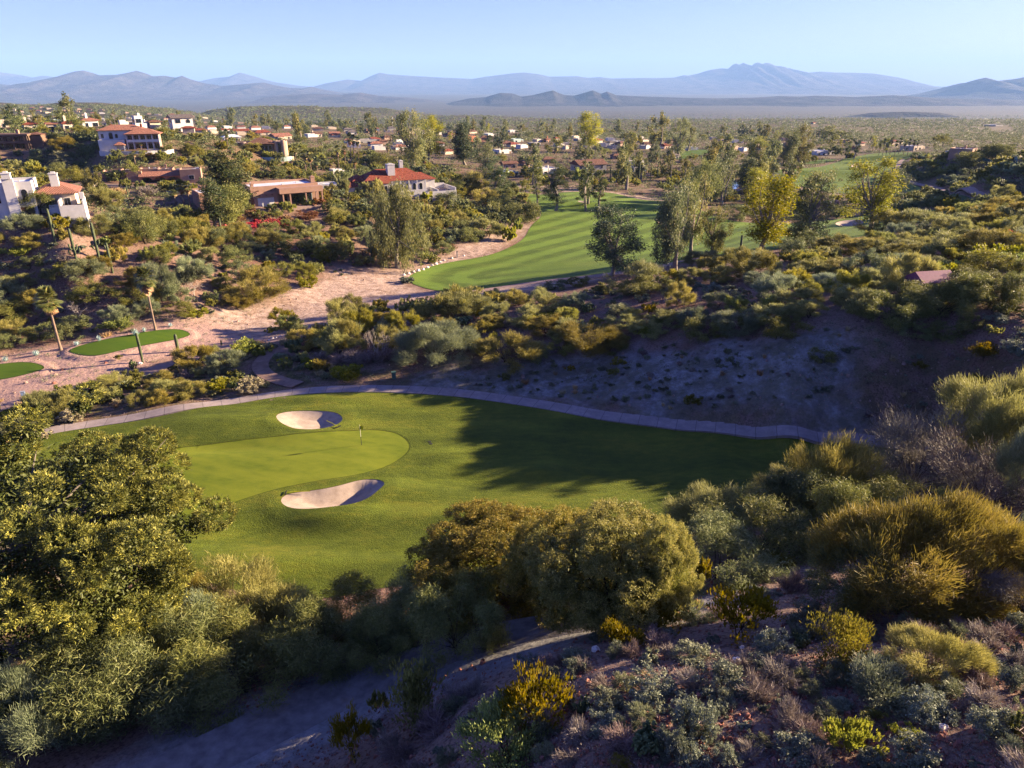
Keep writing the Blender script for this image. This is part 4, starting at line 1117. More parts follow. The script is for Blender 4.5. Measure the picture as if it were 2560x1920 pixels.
# saguaro: ribbed column with bent arms
def _cactus_mat():
    t = NT('saguaro_skin'); p = t.coord('Object')
    f = t.noise(p, 2.5, 4, .6)
    c = t.ramp(f, [(.3, (.040, .052, .026)), (.6, (.068, .082, .042)), (.8, (.12, .11, .07))])
    t.bsdf(c, .8, .15, t.bump(t.noise(p, 14, 4), .5, .03)); return t.m
M['cactus'] = _cactus_mat()
def ribbed(mb, P, Rr, k=11):
    P = np.asarray(P, float); n = len(P); T = nrm(np.gradient(P, axis=0))
    ref = np.where(np.abs(T[:, 2:3]) > .9, [[1., 0, 0]], [[0, 0, 1.]])
    A = np.empty((n, 3)); a = nrm(np.cross(T[0], ref[0]))
    for i in range(n):
        a = nrm(a - T[i] * np.dot(a, T[i])); A[i] = a
    B = np.cross(T, A); th = np.arange(2 * k) * np.pi / k
    rr = np.where(np.arange(2 * k) % 2 == 0, 1.0, .80)
    V = P[:, None] + np.asarray(Rr)[:, None, None] * rr[None, :, None] * (A[:, None] * np.cos(th)[None, :, None] + B[:, None] * np.sin(th)[None, :, None])
    i = np.arange(n * 2 * k).reshape(n, 2 * k); j = np.roll(i, -1, 1)
    mb.add(V, np.stack([i[:-1], j[:-1], j[1:], i[1:]], -1).reshape(-1, 4))
def make_saguaro(h, arms, r=.24):
    """arms: (height fraction, azimuth, reach, rise)"""
    mb = Mb()
    z = np.r_[np.linspace(-.2, h - r, 9), h - r * .5, h - r * .15, h]
    rr = np.r_[np.linspace(r * .7, r, 4), [r * 1.05] * 3, r, r * .95, r * .75, r * .42, .02]
    ribbed(mb, np.c_[0 * z, 0 * z, z], rr)
    out = [('stem', mb.mesh('saguaro_stem', [M['cactus']], True))]
    for f, az, reach, rise in arms:
        ab = Mb(); d = np.array([math.cos(az), math.sin(az), 0]); z0 = h * f; ra = r * .66
        P = [d * r * .5 + [0, 0, z0], d * (r + reach * .45) + [0, 0, z0 - .05], d * (r + reach * .9) + [0, 0, z0 + .15], d * (r + reach) + [0, 0, z0 + .45]]
        for q in np.linspace(.6, 1, 4): P.append(d * (r + reach * 1.05) + [0, 0, z0 + .45 + rise * q])
        P.append(P[-1] + np.array([0, 0, ra * .5])); P.append(P[-1] + np.array([0, 0, ra * .3]))
        R2 = [ra * .6, ra * .8, ra * .95, ra, ra, ra, ra * .95, ra * .85, ra * .5, .02]
        ribbed(ab, P, R2, 9)
        out.append(('arm', ab.mesh('saguaro_arm', [M['cactus']], True)))
    return out, 2 * r, h

def P_agave(v):
    g = np.random.default_rng(70 + v); mb = Mb()
    for i in range(26):
        a = i * 2.4; el = .35 + 1.0 * (i / 26); L = g.uniform(.75, 1.0)
        d = np.array([math.cos(a) * math.cos(el), math.sin(a) * math.cos(el), math.sin(el)]); s = nrm(np.cross(d, [0, 0, 1.])); u = np.cross(s, d)
        t = [0, .35, .7, 1.0]; w = [.07, .10, .07, .004]
        for k in range(3):
            p0 = d * L * t[k] - u * .05 * math.sin(t[k] * 3); p1 = d * L * t[k + 1] - u * .05 * math.sin(t[k + 1] * 3)
            for sg in (-1, 1):
                mb.add([p0, p0 + s * sg * w[k] + u * .03, p1 + s * sg * w[k + 1] + u * .03, p1], [[0, 1, 2, 3]], 0, g.uniform(0, 1))
    return [(None, mb.mesh('agave', [LM['agave']]))], 1.6, .95
LM['agave'] = leafmat('agave_leaves', (0.202, 0.295, 0.279), (0.295, 0.403, 0.388), (0.419, 0.512, 0.480), .1)
M['pad'] = simple('prickly_pear_pads', (.075, .095, .035), .7, .2, .3, 5, .3)
def P_pear(v):
    g = np.random.default_rng(80 + v); mb = Mb(); pts = [np.array([0, 0, .12])]
    def pad(c, n_, up, r):
        s = nrm(np.cross(n_, up)); k = 8; th = np.arange(k) * 2 * np.pi / k
        ring = np.array([c + s * math.cos(a) * r * .75 + up * math.sin(a) * r for a in th])
        a = ring + n_ * .0; f = c + n_ * .035; b = c - n_ * .035
        V = np.vstack([ring, ring * .55 + f * .45 + n_ * .02, ring * .55 + b * .45 - n_ * .02]); i = np.arange(k); j = np.roll(i, -1)
        mb.add(V, np.stack([i, j, j + k, i + k], -1)); mb.add(V, np.stack([j, i, i + 2 * k, j + 2 * k], -1))
        mb.add(V, [[k, k + 1, k + 2, k + 3], [k, k + 3, k + 4, k + 7], [k + 4, k + 5, k + 6, k + 7], [2 * k + 3, 2 * k + 2, 2 * k + 1, 2 * k], [2 * k + 7, 2 * k + 4, 2 * k + 3, 2 * k], [2 * k + 7, 2 * k + 6, 2 * k + 5, 2 * k + 4]])
    base = [(np.array([g.uniform(-.5, .5), g.uniform(-.5, .5), .12]), 0) for _ in range(9)]
    while base:
        c, d = base.pop(); up = nrm(np.array([g.uniform(-.6, .6), g.uniform(-.6, .6), 1.])); n_ = nrm(np.cross(up, g.normal(size=3)))
        pad(c, n_, up, .16)
        if d < 3:
            for _ in range(2 if d else 3): base.append((c + up * .22 + g.normal(size=3) * .09, d + 1))
    return [(None, mb.mesh('prickly_pear', [M['pad']], False))], 1.6, .9

def rock_mesh(seed, mat, flat=.65):
    g = np.random.default_rng(seed); mb = Mb(); n, m = 9, 7
    th = np.arange(n) * 2 * np.pi / n; ph = np.linspace(-1.45, 1.45, m)
    T, Pp = np.meshgrid(th, ph); r = 1 + g.uniform(-.22, .22, T.shape)
    V = np.stack([r * np.cos(T) * np.cos(Pp), r * np.sin(T) * np.cos(Pp), r * np.sin(Pp) * flat + flat * .5], -1)
    i = np.arange(n * m).reshape(m, n); j = np.roll(i, -1, 1)
    mb.add(V * .5, np.stack([i[:-1], j[:-1], j[1:], i[1:]], -1).reshape(-1, 4))
    return mb.mesh('stone', [mat], False)

# ------------------------------------------------------------------ placing
COUNT = {}
RECS = []      # every placed plant, for the labels: dict(o, kind, px, py, size, tone)
def put(name, parts, loc, rz, sc, label=None, cat=None, group=None):
    """link one thing (with its parts) that shares mesh data with its look-alikes"""
    if len(parts) == 1 and parts[0][0] is None:
        o = bpy.data.objects.new(name, parts[0][1]); COL.objects.link(o)
        o.location = loc; o.rotation_euler = (0, 0, rz); o.scale = sc if isinstance(sc, tuple) else (sc, sc, sc)
    else:
        o = bpy.data.objects.new(name, None); COL.objects.link(o); o.empty_display_size = .3
        o.location = loc; o.rotation_euler = (0, 0, rz); o.scale = sc if isinstance(sc, tuple) else (sc, sc, sc)
        for pn, me in parts:
            c = bpy.data.objects.new(pn, me); COL.objects.link(c); c.parent = o
    return tag(o, label, cat, group)

def depth_of(x, y, z): return y * cp_ - (z - CAMZ) * sp_

def lod_for(d, size=3.0):
    px = size / d * 692
    return 'near' if px > 62 else 'mid' if px > 19 else 'far'

HOUSE_PADS = []
PLACED = []
# ------------------------------------------------------------------ houses
def tile_material(name, c):
    t = NT(name); p = t.coord('Object')
    s = t.n('ShaderNodeSeparateXYZ'); t.l(p, s.inputs[0])
    wv = t.math('SINE', t.math('MULTIPLY', t.math('ADD', s.outputs[0], t.math('MULTIPLY', s.outputs[1], .35)), 22))
    f = t.noise(p, 1.6, 5, .7)
    cc = t.ramp(f, [(.3, tuple(x * .6 for x in c)), (.55, c), (.75, tuple(min(1, x * 1.5) for x in c))])
    cc = t.mix(t.math('MULTIPLY', t.math('LESS_THAN', wv, -.6), .4), cc, tuple(x * .4 for x in c))
    t.bsdf(cc, .85, .15, t.bump(wv, .6, .08)); return t.m
def stucco(name, c, var=.12): return simple(name, c, .92, .1, var, .6, .25)
KEEPPX = []
HM = {'white': stucco('white_stucco', (.46, .44, .41)), 'cream': stucco('cream_stucco', (.42, .35, .27)), 'tan': stucco('tan_stucco', (.27, .19, .145)), 'pink': stucco('pink_adobe_stucco', (.27, .165, .12)),
      'brown': stucco('brown_stucco', (.13, .085, .06)), 'grey': stucco('grey_stucco', (.24, .23, .22)), 'orange': stucco('orange_stucco', (.32, .13, .07)), 'teal': stucco('pale_teal_stucco', (.28, .36, .34)),
      'redtile': tile_material('red_roof_tile', (.18, .048, .028)), 'pinktile': tile_material('salmon_roof_tile', (.24, .11, .075)), 'browntile': tile_material('brown_roof_tile', (.13, .065, .045)), 'greytile': tile_material('grey_roof_tile', (.12, .10, .095)),
      'whiteroof': simple('white_roof_coating', (.46, .47, .49), .6, .3, .12, .5, .1), 'tanroof': simple('tan_roof_coating', (.28, .22, .17), .8, .2, .15, .5), 'wood': simple('dark_timber', (.07, .04, .025), .8, .2, .3, 3, .3),
      'door': simple('brown_door_paint', (.09, .045, .025), .6, .3, .2, 3), 'garage': simple('pale_garage_paint', (.42, .42, .40), .6, .3, .08, 2), 'terrace': simple('terrace_paving', (.24, .17, .14), .85, .2, .15, 1.5, .2),
      'magenta': simple('faded_magenta_paint', (.15, .04, .075), .6, .3, .2, 2.0, .2), 'blue': simple('faded_blue_boards', (.07, .12, .18), .8, .2, .2, 2.0, .3)}
_t = NT('window_glass'); _t.bsdf((.010, .014, .020), .12, .6); HM['glass'] = _t.m
_t = NT('swimming_pool_water'); _p = _t.coord('Position'); _t.bsdf((.04, .30, .36), .08, .6, _t.bump(_t.noise(_p, 2, 3), .1, .03)); HM['pool'] = _t.m

def bx(mb, x0, x1, y0, y1, z0, z1, mi=0):
    V = [(x, y, z) for z in (z0, z1) for x, y in ((x0, y0), (x1, y0), (x1, y1), (x0, y1))]
    mb.add(V, [(0, 3, 2, 1), (4, 5, 6, 7), (0, 1, 5, 4), (1, 2, 6, 5), (2, 3, 7, 6), (3, 0, 4, 7)], mi)
def prism(mb, pts, y0, y1, mi=0):
    """outline in x,z pushed from y0 to y1"""
    n = len(pts); V = [(x, y0, z) for x, z in pts] + [(x, y1, z) for x, z in pts]; F = []
    for i in range(n): F.append((i, (i + 1) % n, n + (i + 1) % n, n + i))
    for i in range(1, n - 1, 2):
        a, b, c = i, i + 1, min(i + 2, n - 1)
        if c == b: continue
        F.append((0, a, b, c)); F.append((n, n + c, n + b, n + a))
    if n % 2: F.append((0, n - 2, n - 1, 0)[:4]) if False else None
    mb.add(V, F, mi)
def arch_pts(x0, x1, z0, z1, k=8):
    r = (x1 - x0) / 2; c = (x0 + x1) / 2
    return [(x0, z0), (x1, z0)] + [(c + r * math.cos(a), z1 - r + r * math.sin(a)) for a in np.linspace(0, math.pi, k)]

class House:
    def __init__(s, name, label, cat, px, py, phi, scale=1.0, group=None, sink=0.0, dz=None):
        x, y = hit(px, py, Hf); s.x, s.y = float(x[0]), float(y[0]); s.z = H1(s.x, s.y) - sink if dz is None else dz
        s.d = depth_of(s.x, s.y, s.z); s.k = s.d / FPX
        s.root = thing(name, label, cat, (s.x, s.y, s.z), R(phi), group); s.root.scale = (scale,) * 3
        s.phi = R(phi); s.sc = scale; s.ext = [99, -99, 99, -99]
    def part(s, name, mb, mat, parent=None, sm=False, label=None):
        o = link(name, mb.mesh(name, mat if isinstance(mat, list) else [HM[mat]], sm), parent or s.root)
        if label: o['label'] = label
        return o
    def box(s, name, mat, x0, x1, y0, y1, z0, z1, parent=None, **kw):
        mb = Mb(); bx(mb, x0, x1, y0, y1, z0, z1); s._e(x0, x1, y0, y1); return s.part(name, mb, mat, parent, **kw)
    def _e(s, x0, x1, y0, y1): s.ext = [min(s.ext[0], x0), max(s.ext[1], x1), min(s.ext[2], y0), max(s.ext[3], y1)]
    def flat(s, wall, roof, x0, x1, y0, y1, h, z0=-4, par=.55):
        """walls with a raised parapet round a flat roof"""
        mb = Mb(); t = .3; s._e(x0, x1, y0, y1)
        bx(mb, x0, x1, y0, y1, z0, h)
        for a in ((x0, x1, y0, y0 + t), (x0, x1, y1 - t, y1), (x0, x0 + t, y0 + t, y1 - t), (x1 - t, x1, y0 + t, y1 - t)): bx(mb, a[0], a[1], a[2], a[3], h + .002, h + par)
        w = s.part('wall', mb, wall)
        r = s.box('roof', roof, x0 + t + .005, x1 - t - .005, y0 + t + .005, y1 - t - .005, h + .003, h + .12)
        g_ = random.Random(int(x0 * 31 + y1 * 7 + h * 3))
        for q in range(3):
            a_, b_ = g_.uniform(x0 + 1, x1 - 1.4), g_.uniform(y0 + 1, max(y0 + 1.1, y1 - 1.4)); vb = Mb(); bx(vb, a_, a_ + g_.choice((.35, .9, 1.2)), b_, b_ + .6, h + .122, h + g_.uniform(.3, .7)); s.part('roof_vent', vb, g_.choice(('grey', 'white')), r)
        return w, r
    def hip(s, roof, x0, x1, y0, y1, z, rise, over=.6, gable=False, eave='white'):
        x0 -= over; x1 += over; y0 -= over; y1 += over
        mb = Mb(); w, d = x1 - x0, y1 - y0; t = .22
        if w >= d: a = 0 if gable else d / 2 * .95; R1, R2 = (x0 + a, (y0 + y1) / 2), (x1 - a, (y0 + y1) / 2)
        else: a = 0 if gable else w / 2 * .95; R1, R2 = ((x0 + x1) / 2, y0 + a), ((x0 + x1) / 2, y1 - a)
        B = [(x0, y0), (x1, y0), (x1, y1), (x0, y1)]
        V = [(x, y, z) for x, y in B] + [(x, y, z + t) for x, y in B] + [(R1[0], R1[1], z + t + rise), (R2[0], R2[1], z + t + rise)]
        F = [(0, 3, 2, 1), (0, 1, 5, 4), (1, 2, 6, 5), (2, 3, 7, 6), (3, 0, 4, 7)]
        if w >= d: F += [(4, 5, 9, 8), (6, 7, 8, 9)]; T = [(5, 6, 9), (7, 4, 8)]
        else: F += [(5, 6, 9, 8), (7, 4, 8, 9)]; T = [(4, 5, 8), (6, 7, 9)]
        for a_, b_, c_ in T:
            V.append(tuple((np.array(V[b_]) + np.array(V[c_])) / 2)); F.append((a_, b_, len(V) - 1, c_))
        mb.add(V, F); return s.part('roof', mb, roof)
    def window(s, x, z, w=1.1, h=1.2, y=0.0, side=None, arch=False, frame='white', n='window'):
        """on the front wall (y) or on a side wall (side = x of that wall, x then runs along y)"""
        fb, gb = Mb(), Mb()
        if arch:
            prism(fb, arch_pts(x - w / 2 - .12, x + w / 2 + .12, z - .1, z + h + .12), -.05, 0); prism(gb, arch_pts(x - w / 2, x + w / 2, z, z + h), -.08, -.052)
        else:
            bx(fb, x - w / 2 - .1, x + w / 2 + .1, -.06, 0, z - .1, z + h + .1)
            for i in range(2): 
                c0 = x - w / 2 + i * w / 2 + .02; bx(gb, c0, c0 + w / 2 - .05, -.085, -.062, z, z + h)
        for m in (fb, gb):
            V = m.V[0] if len(m.V) == 1 else None
            for q in range(len(m.V)):
                v = m.V[q].copy()
                if side is None: v[:, 1] += y
                else:
                    a, b = side; sg = 1 if b > 0 else -1
                    v = np.c_[a - v[:, 1] * sg, v[:, 0], v[:, 2]]
                m.V[q] = v
        f = s.part(n, fb, frame); s.part('pane', gb, 'glass', f); return f
    def chimney(s, x, y, z0, z1, w=1.0, mat='white'):
        mb = Mb(); bx(mb, x - w / 2, x + w / 2, y - w / 2, y + w / 2, z0, z1); bx(mb, x - w / 2 - .1, x + w / 2 + .1, y - w / 2 - .1, y + w / 2 + .1, z1 + .002, z1 + .18)
        c = s.part('chimney', mb, mat); m2 = Mb(); bx(m2, x - w * .25, x + w * .25, y - w * .25, y + w * .25, z1 + .182, z1 + .45); s.part('chimney_pot', m2, mat, c)
    def done(s, pad=2.5):
        e = s.ext; c, n = math.cos(s.phi), math.sin(s.phi)
        P = np.array([(e[0] - pad, e[2] - pad), (e[1] + pad, e[2] - pad), (e[1] + pad, e[3] + pad), (e[0] - pad, e[3] + pad)]) * s.sc
        HOUSE_PADS.append(np.c_[s.x + P[:, 0] * c - P[:, 1] * n, s.y + P[:, 0] * n + P[:, 1] * c])
        PLACED.append((s.x + (-n) * e[3] / 2, s.y + c * e[3] / 2, 3))

# --- white villa at the left edge
h = House('white_villa', 'white villa with tall arched windows, two chimneys and outside stairs beside the saguaros', 'house', 82, 540, 27, .80)
h.flat('white', 'whiteroof', -9, 1.2, 0, 9, 6.3)
h.box('turret', 'white', -3.6, -1.7, -.7, 0, -4, 7.6); h.chimney(-2.65, -.3, 7.6, 8.6, 1.5)
for x in (-5.2, -.4): h.window(x, 2.9, 1.0, 2.5, 0, arch=True)
for x in (-8.2, -7.0): h.window(x, 3.0, .8, 1.7, 0)
for x in (-8.0, -6.4): h.window(x, .2, 1.0, 1.4, 0)
h.box('door', 'door', -3.4, .6, -.05, -.002, -.6, 1.9)
mb = Mb()
for x in np.arange(-9, 0.9, .35): bx(mb, x, x + .1, -1.9, -1.8, -.9, 0)
bx(mb, -9.1, 1.1, -1.92, -1.78, 0.002, .12); bx(mb, -9.1, 1.1, -1.95, -.001, -1.1, -.902); h.part('balustrade', mb, 'white')
mb = Mb()
for x in np.arange(-9, -6.1, .35): bx(mb, x, x + .1, -1.3, -1.2, 2.3, 3.1)
bx(mb, -9.1, -6, -1.32, -1.18, 3.102, 3.2); bx(mb, -9.1, -6, -1.35, -.001, 2.1, 2.298); h.part('balcony', mb, 'white')
h.box('wall', 'cream', 1.3, 8.2, 1.5, 10, -4, 4.0); h.hip('pinktile', 1.4, 8.4, 1.3, 10.2, 4.0, 1.9, .8); h.chimney(5.0, 3.6, 4.2, 7.8, 1.5)
h.hip('pinktile', -14, -9.2, 2, 9, 6.4, 1.6, .5); h.box('wall', 'white', -14, -9.2, 2, 9, -4, 6.3)
h.window(3.2, 1.4, 1.1, 1.5, 1.5); h.window(6.6, 1.2, 1.2, 1.8, 1.5)
mb = Mb(); bx(mb, 5.4, 5.7, -4.2, 1.4, -4, 3.2); bx(mb, 9.6, 9.9, -4.2, 3.0, -4, 3.0); bx(mb, 5.7, 9.6, -4.2, -3.9, -4, 2.2); bx(mb, 9.2, 10.0, -1.2, -.4, 3.0, 4.3)
for i in range(9): bx(mb, 3.3, 5.4, -4.2 + i * .5, -3.7 + i * .5, -4, -1.2 + i * .4)
bx(mb, 3.0, 3.3, -4.4, 1.4, -4, 1.0); h.part('stair_wall', mb, 'white'); h.box('terrace', 'terrace', 5.71, 9.59, -3.89, 2.8, -2, 1.6); h.window(4.3, -1.4, .9, 1.3, -4.2, n='window'); h.done()

# --- white two storey villa with colonnade
h = House('colonnade_villa', 'white two storey villa with salmon tile roofs, columned balconies and a curved garden wall', 'house', 335, 374, 18, .72)
h.box('wall', 'white', -13, 4.5, 4, 14, -4, 7.4); h.hip('pinktile', -13, 4.5, 4, 14, 7.4, 2.0, .6)
for x in (-11.6, -6.3, 1.5): h.window(x, 4.6, 1.0, 1.6, 4, arch=(x == -6.3))
h.window(-8.4, 4.2, 1.5, 2.6, 4, arch=True)
h.box('wall', 'white', -13, -3, .5, 4, -4, 4.0, label='lower white wing'); h.box('wall', 'tan', -2.2, 10, 1.8, 9, -4, 5.9); h.hip('pinktile', -2.4, 10.6, 0, 9, 6.0, 1.9, .5)  # porch back wall in darker stucco: the recess shade is put into its colour
mb = Mb(); bx(mb, -2.3, 10.4, .1, 1.79, 2.9, 3.15); bx(mb, -2.3, 10.4, .1, 1.79, -.3, -.05); h.part('balcony_floor', mb, 'white')
for x in np.linspace(-2.1, 10.2, 6): h.box('column', 'white', x - .18, x + .18, .15, .5, -4, 6.0)
mb = Mb(); bx(mb, -2.0, 10.1, .12, .2, 3.16, 3.95); h.part('balustrade', mb, 'white')
for x in np.linspace(-.8, 9, 5):
    h.window(x, 3.3, 1.9, 2.2, 1.8); h.window(x, .0, 1.9, 2.3, 1.8)
h.hip('pinktile', -6.6, -3.0, -2.6, .4, 1.9, 1.1, .3)
for x, y in ((-6.4, -2.4), (-3.2, -2.4), (-6.4, .2), (-3.2, .2)): h.box('gazebo_post', 'white', x - .15, x + .15, y - .15, y + .15, -2, 1.9)
h.chimney(3.4, 7, 8.5, 9.6, .8, 'orange'); h.chimney(-8.5, 9, 8.6, 9.4, .8, 'orange')
mb = Mb(); a = np.linspace(-2.85, -.3, 16)
for i in range(15):
    x0, y0 = 1 + 15 * math.cos(a[i]), 2.4 + 7.5 * math.sin(a[i]); x1, y1 = 1 + 15 * math.cos(a[i + 1]), 2.4 + 7.5 * math.sin(a[i + 1])
    nx_, ny_ = -(y1 - y0), (x1 - x0); l = math.hypot(nx_, ny_); nx_, ny_ = nx_ / l * .3, ny_ / l * .3
    V = [(x0, y0, -5), (x1, y1, -5), (x1 + nx_, y1 + ny_, -5), (x0 + nx_, y0 + ny_, -5)]; V += [(p[0], p[1], -.25) for p in V]
    mb.add(V, [(4, 5, 6, 7), (0, 1, 5, 4), (2, 3, 7, 6)])
h.part('garden_wall', mb, 'white'); h.ext = [-14, 16, -5.5, 14]; h.done(1)

# --- brown house with balconies
h = House('brown_balcony_house', 'brown two storey house with long shaded balconies at the left edge', 'house', 30, 374, 12, .62)
h.box('wall', 'brown', -16, 8, 2.2, 12, -4, 6.2); h.box('roof', 'brown', -16.5, 8.6, -.2, 12.2, 6.4, 7.3); h.hip('browntile', 6.5, 13, 4, 12, 6.6, 1.0, .4); h.box('wall', 'brown', 6.6, 13, 4.1, 12, -4, 6.5)
mb = Mb(); bx(mb, -16, 8, 0, 2.19, 2.9, 3.2); bx(mb, -16, 8, 0, .15, 3.2, 4.0); bx(mb, -16, 8, 0, 2.19, -.5, -.2); h.part('balcony', mb, 'brown')
for x in (-12, -7.5, -3, 1.5, 6.5, 7.8): h.box('post', 'brown', x - .22, x + .22, -.02, .38, -4, 6.38)
for x in np.arange(-10, 6, 3.0): h.window(x, 3.4, 2.0, 2.3, 2.2, frame='wood'); h.window(x, 0, 2.0, 2.4, 2.2, frame='wood')
h.chimney(2.5, 5, 7.3, 8.9, 1.4, 'pink'); h.box('garden_wall', 'tan', -16, 12, -4.5, -4.1, -5, -.5); h.done()

# --- low adobe house with tiled arcade
h = House('low_adobe_house', 'low stepped tan adobe house with a salmon tiled arcade beside the road', 'house', 388, 459, 20, .78)
for a in ((-17, -11, 5, 12, 3.6), (-11, -5, 4, 12, 4.0), (-5, 1, 7, 13, 3.9), (1, 6, 5, 12, 3.8), (-9, -4, 2, 4, 3.6), (6, 8.5, 4, 11, 3.4)): h.flat('pink', 'tanroof', *a)
h.flat('pink', 'tanroof', 8.5, 15.5, 0, 8, 3.9); h.window(12.2, 1.0, 1.7, 1.4, 0)
h.box('wall', 'pink', -4, 8.4, 3.6, 4.0, -4, 3.0); h.window(-2, .3, 1.2, 1.8, 3.6, frame='wood'); h.window(2.2, .3, 1.6, 2.0, 3.6, frame='wood'); h.window(5.6, .3, 1.2, 1.8, 3.6, frame='wood')
mb = Mb(); V = [(-5, .3, 2.3), (8.45, .3, 2.3), (8.45, 4.2, 3.6), (-5, 4.2, 3.6)]; V += [(x, y, z + .2) for x, y, z in V]; mb.add(V, [(0, 3, 2, 1), (4, 5, 6, 7), (0, 1, 5, 4), (3, 0, 4, 7), (1, 2, 6, 5)]); h.part('porch_roof', mb, 'pinktile')
for x0 in (-4.8, -.4, 4.0):
    mb = Mb(); r = 1.95; xs = np.linspace(x0, x0 + 4.3, 11)
    for i in range(10):
        xc = (xs[i] + xs[i + 1]) / 2 - (x0 + 2.15); za = 1.2 + math.sqrt(max(0, 1 - (xc / r) ** 2)) * .85 if abs(xc) < r else -4
        bx(mb, xs[i], xs[i + 1], .5, .85, za, 2.28)
    h.part('arch', mb, 'orange')
h.chimney(3.5, 9, 3.8, 5.4, .7, 'pink'); h.done()

# --- rounded house with pool
h = House('round_walled_house', 'dark tan house with rounded turrets, brown hipped roof and a pool terrace', 'house', 640, 384, 10, .88)
h.flat('tan', 'tanroof', -16, -3, 3, 11, 3.8); h.box('wall', 'tan', -3.4, 7, 2.5, 10, -4, 3.6); h.hip('browntile', -3.4, 7, .6, 10, 3.7, 2.2, .7)
for x in np.linspace(-2.2, 5.8, 6): h.window(x, .5, 1.1, 2.5, 2.5, frame='teal')
for x, r_, hh in ((8.2, .95, 5.0), (11.2, .95, 5.2), (-5, 1.3, 4.6)):
    mb = Mb(); tube(mb, [(x, 2, -4), (x, 2, hh), (x, 2, hh + .01)], [r_, r_, .02], 16); h.part('turret', mb, 'tan', sm=False)
h.box('wall', 'tan', 7.1, 12.2, 2.6, 9, -4, 4.6); h.window(9.7, .3, 1.4, 3.6, 2.6, frame='teal')
h.flat('tan', 'tanroof', -28, -17, 5, 12, 3.4)
mb = Mb(); a = np.linspace(-2.9, -.15, 14); V = []
for q in a: V += [(5 + 10.5 * math.cos(q), .5 + 5.6 * math.sin(q), -6), (5 + 10.5 * math.cos(q), .5 + 5.6 * math.sin(q), -1.2)]
mb.add(V, [(2 * i, 2 * i + 2, 2 * i + 3, 2 * i + 1) for i in range(13)]); V2 = [(5, 2.0, -1.2)] + [v for v in V[1::2]]; mb.add(V2, [(0, i, i + 1, i + 2) for i in range(1, 13, 2)] ); h.part('terrace', mb, 'tan')
mb = Mb(); a = np.linspace(-1.9, -.4, 10); V = [(10, .6, -1.1)] + [(5 + 10.3 * math.cos(q), .5 + 5.45 * math.sin(q), -1.1) for q in a]; V += [(x, y, -2.6) for x, y, z in V[1:]]
n_ = len(a); mb.add([(x * 1.0, y, z) for x, y, z in V], [(0, i, i + 1, i + 2) for i in range(1, n_ - 1, 2)]); h.part('pool_water', mb, 'pool')
mb = Mb(); V = [(5 + 10.56 * math.cos(q), .5 + 5.66 * math.sin(q), z) for q in a for z in (-3.0, -1.12)]; mb.add(V, [(2 * i, 2 * i + 2, 2 * i + 3, 2 * i + 1) for i in range(n_ - 1)]); h.part('pool_wall', mb, 'teal')
h.done(1)

# --- long flat-roofed adobe above the red hedge
h = House('flat_roofed_adobe_house', 'long pink adobe house with white flat roofs and pale garage door above the red hedge', 'house', 648, 516, 33, .86)
h.flat('pink', 'whiteroof', -15, -6, 3, 14, 3.9); h.flat('pink', 'whiteroof', -6, 1, 4.5, 15, 4.1); h.flat('pink', 'whiteroof', -12, -3, 14.2, 20, 4.0)
h.flat('pink', 'whiteroof', -1.6, 18, 1.2, 13, 4.6, par=.7); h.flat('pink', 'whiteroof', 2.5, 14, 12.9, 18, 4.3)
h.box('garage_block', 'pink', -1.2, 5.6, 0, 1.19, -4, 3.6); h.box('garage_door', 'garage', -.2, 4.4, -.08, -.003, -.2, 2.2)
mb = Mb()
for x in (.4, 2.2, 3.9): bx(mb, x, x + .16, -.5, -.003, 2.9, 3.06)
for x in (.5, 4, 8.5, 11, 15, 17.2): bx(mb, x, x + .2, .6, 1.198, 4.0, 4.2)
h.part('roof_beams', mb, 'wood')
for x in (6.6, 8.6, 13.2, 16.2, 18): h.box('porch_post', 'pink', x - .18, x + .18, -2.0, -1.64, -4, 3.2)
h.box('porch_roof', 'pink', 5.61, 18.3, -2.2, 1.198, 3.2, 4.7); h.window(7.8, .2, 1.4, 2.2, 1.2, frame='wood'); h.window(11.2, .2, 2.4, 2.3, 1.2, frame='wood'); h.window(14.8, .2, 2.0, 2.3, 1.2, frame='teal')
h.chimney(16.8, 2.4, 5.3, 6.8, 1.2, 'pink'); h.chimney(-.8, 2, 5.3, 5.9, .8, 'pink')
for x in (-13, -9.5): h.window(x, 1.0, 1.2, 1.2, 3, frame='teal')
h.box('terrace', 'terrace', 6, 19, -5, -2.3, -4, -.3); h.done(1.5)

# --- white villa with the big red roof
h = House('red_roofed_villa', 'white villa with a broad red tile roof, arched windows and walled terraces', 'house', 985, 486, 26, .88)
h.box('wall', 'white', -9, 13, 3, 14, -5, 4.2); h.hip('redtile', -9, 13, 3, 14, 4.2, 3.4, .8); h.hip('redtile', 5, 17, 5, 13, 3.8, 2.0, .5); h.box('wall', 'white', 13.1, 17, 5, 13, -5, 3.8)
h.box('wall', 'white', -5.5, -1.5, .2, 3, -5, 3.8, label='projecting white bay'); h.hip('redtile', -5.8, -1.2, -.1, 3.4, 3.8, 2.2, .3)
for x in (-4.5, -2.6): h.window(x, .6, .95, 2.4, .2, arch=True)
for x in (-8, -6.6): h.window(x, 1, .8, 2, 3, arch=True)
for x in (1.6, 3.8, 6.0, 8.6, 11): h.window(x, .8, 1.1, 2.2, 3, arch=True)
mb = Mb(); bx(mb, -1.4, 12.6, .9, 1.1, -5, 1.0); bx(mb, -1.4, 12.6, 1.1, 2.99, -.2, 0); h.part('terrace_wall', mb, 'white')
for x in np.linspace(0, 12, 5): h.box('column', 'white', x - .16, x + .16, .95, 1.25, 1.002, 4.19)
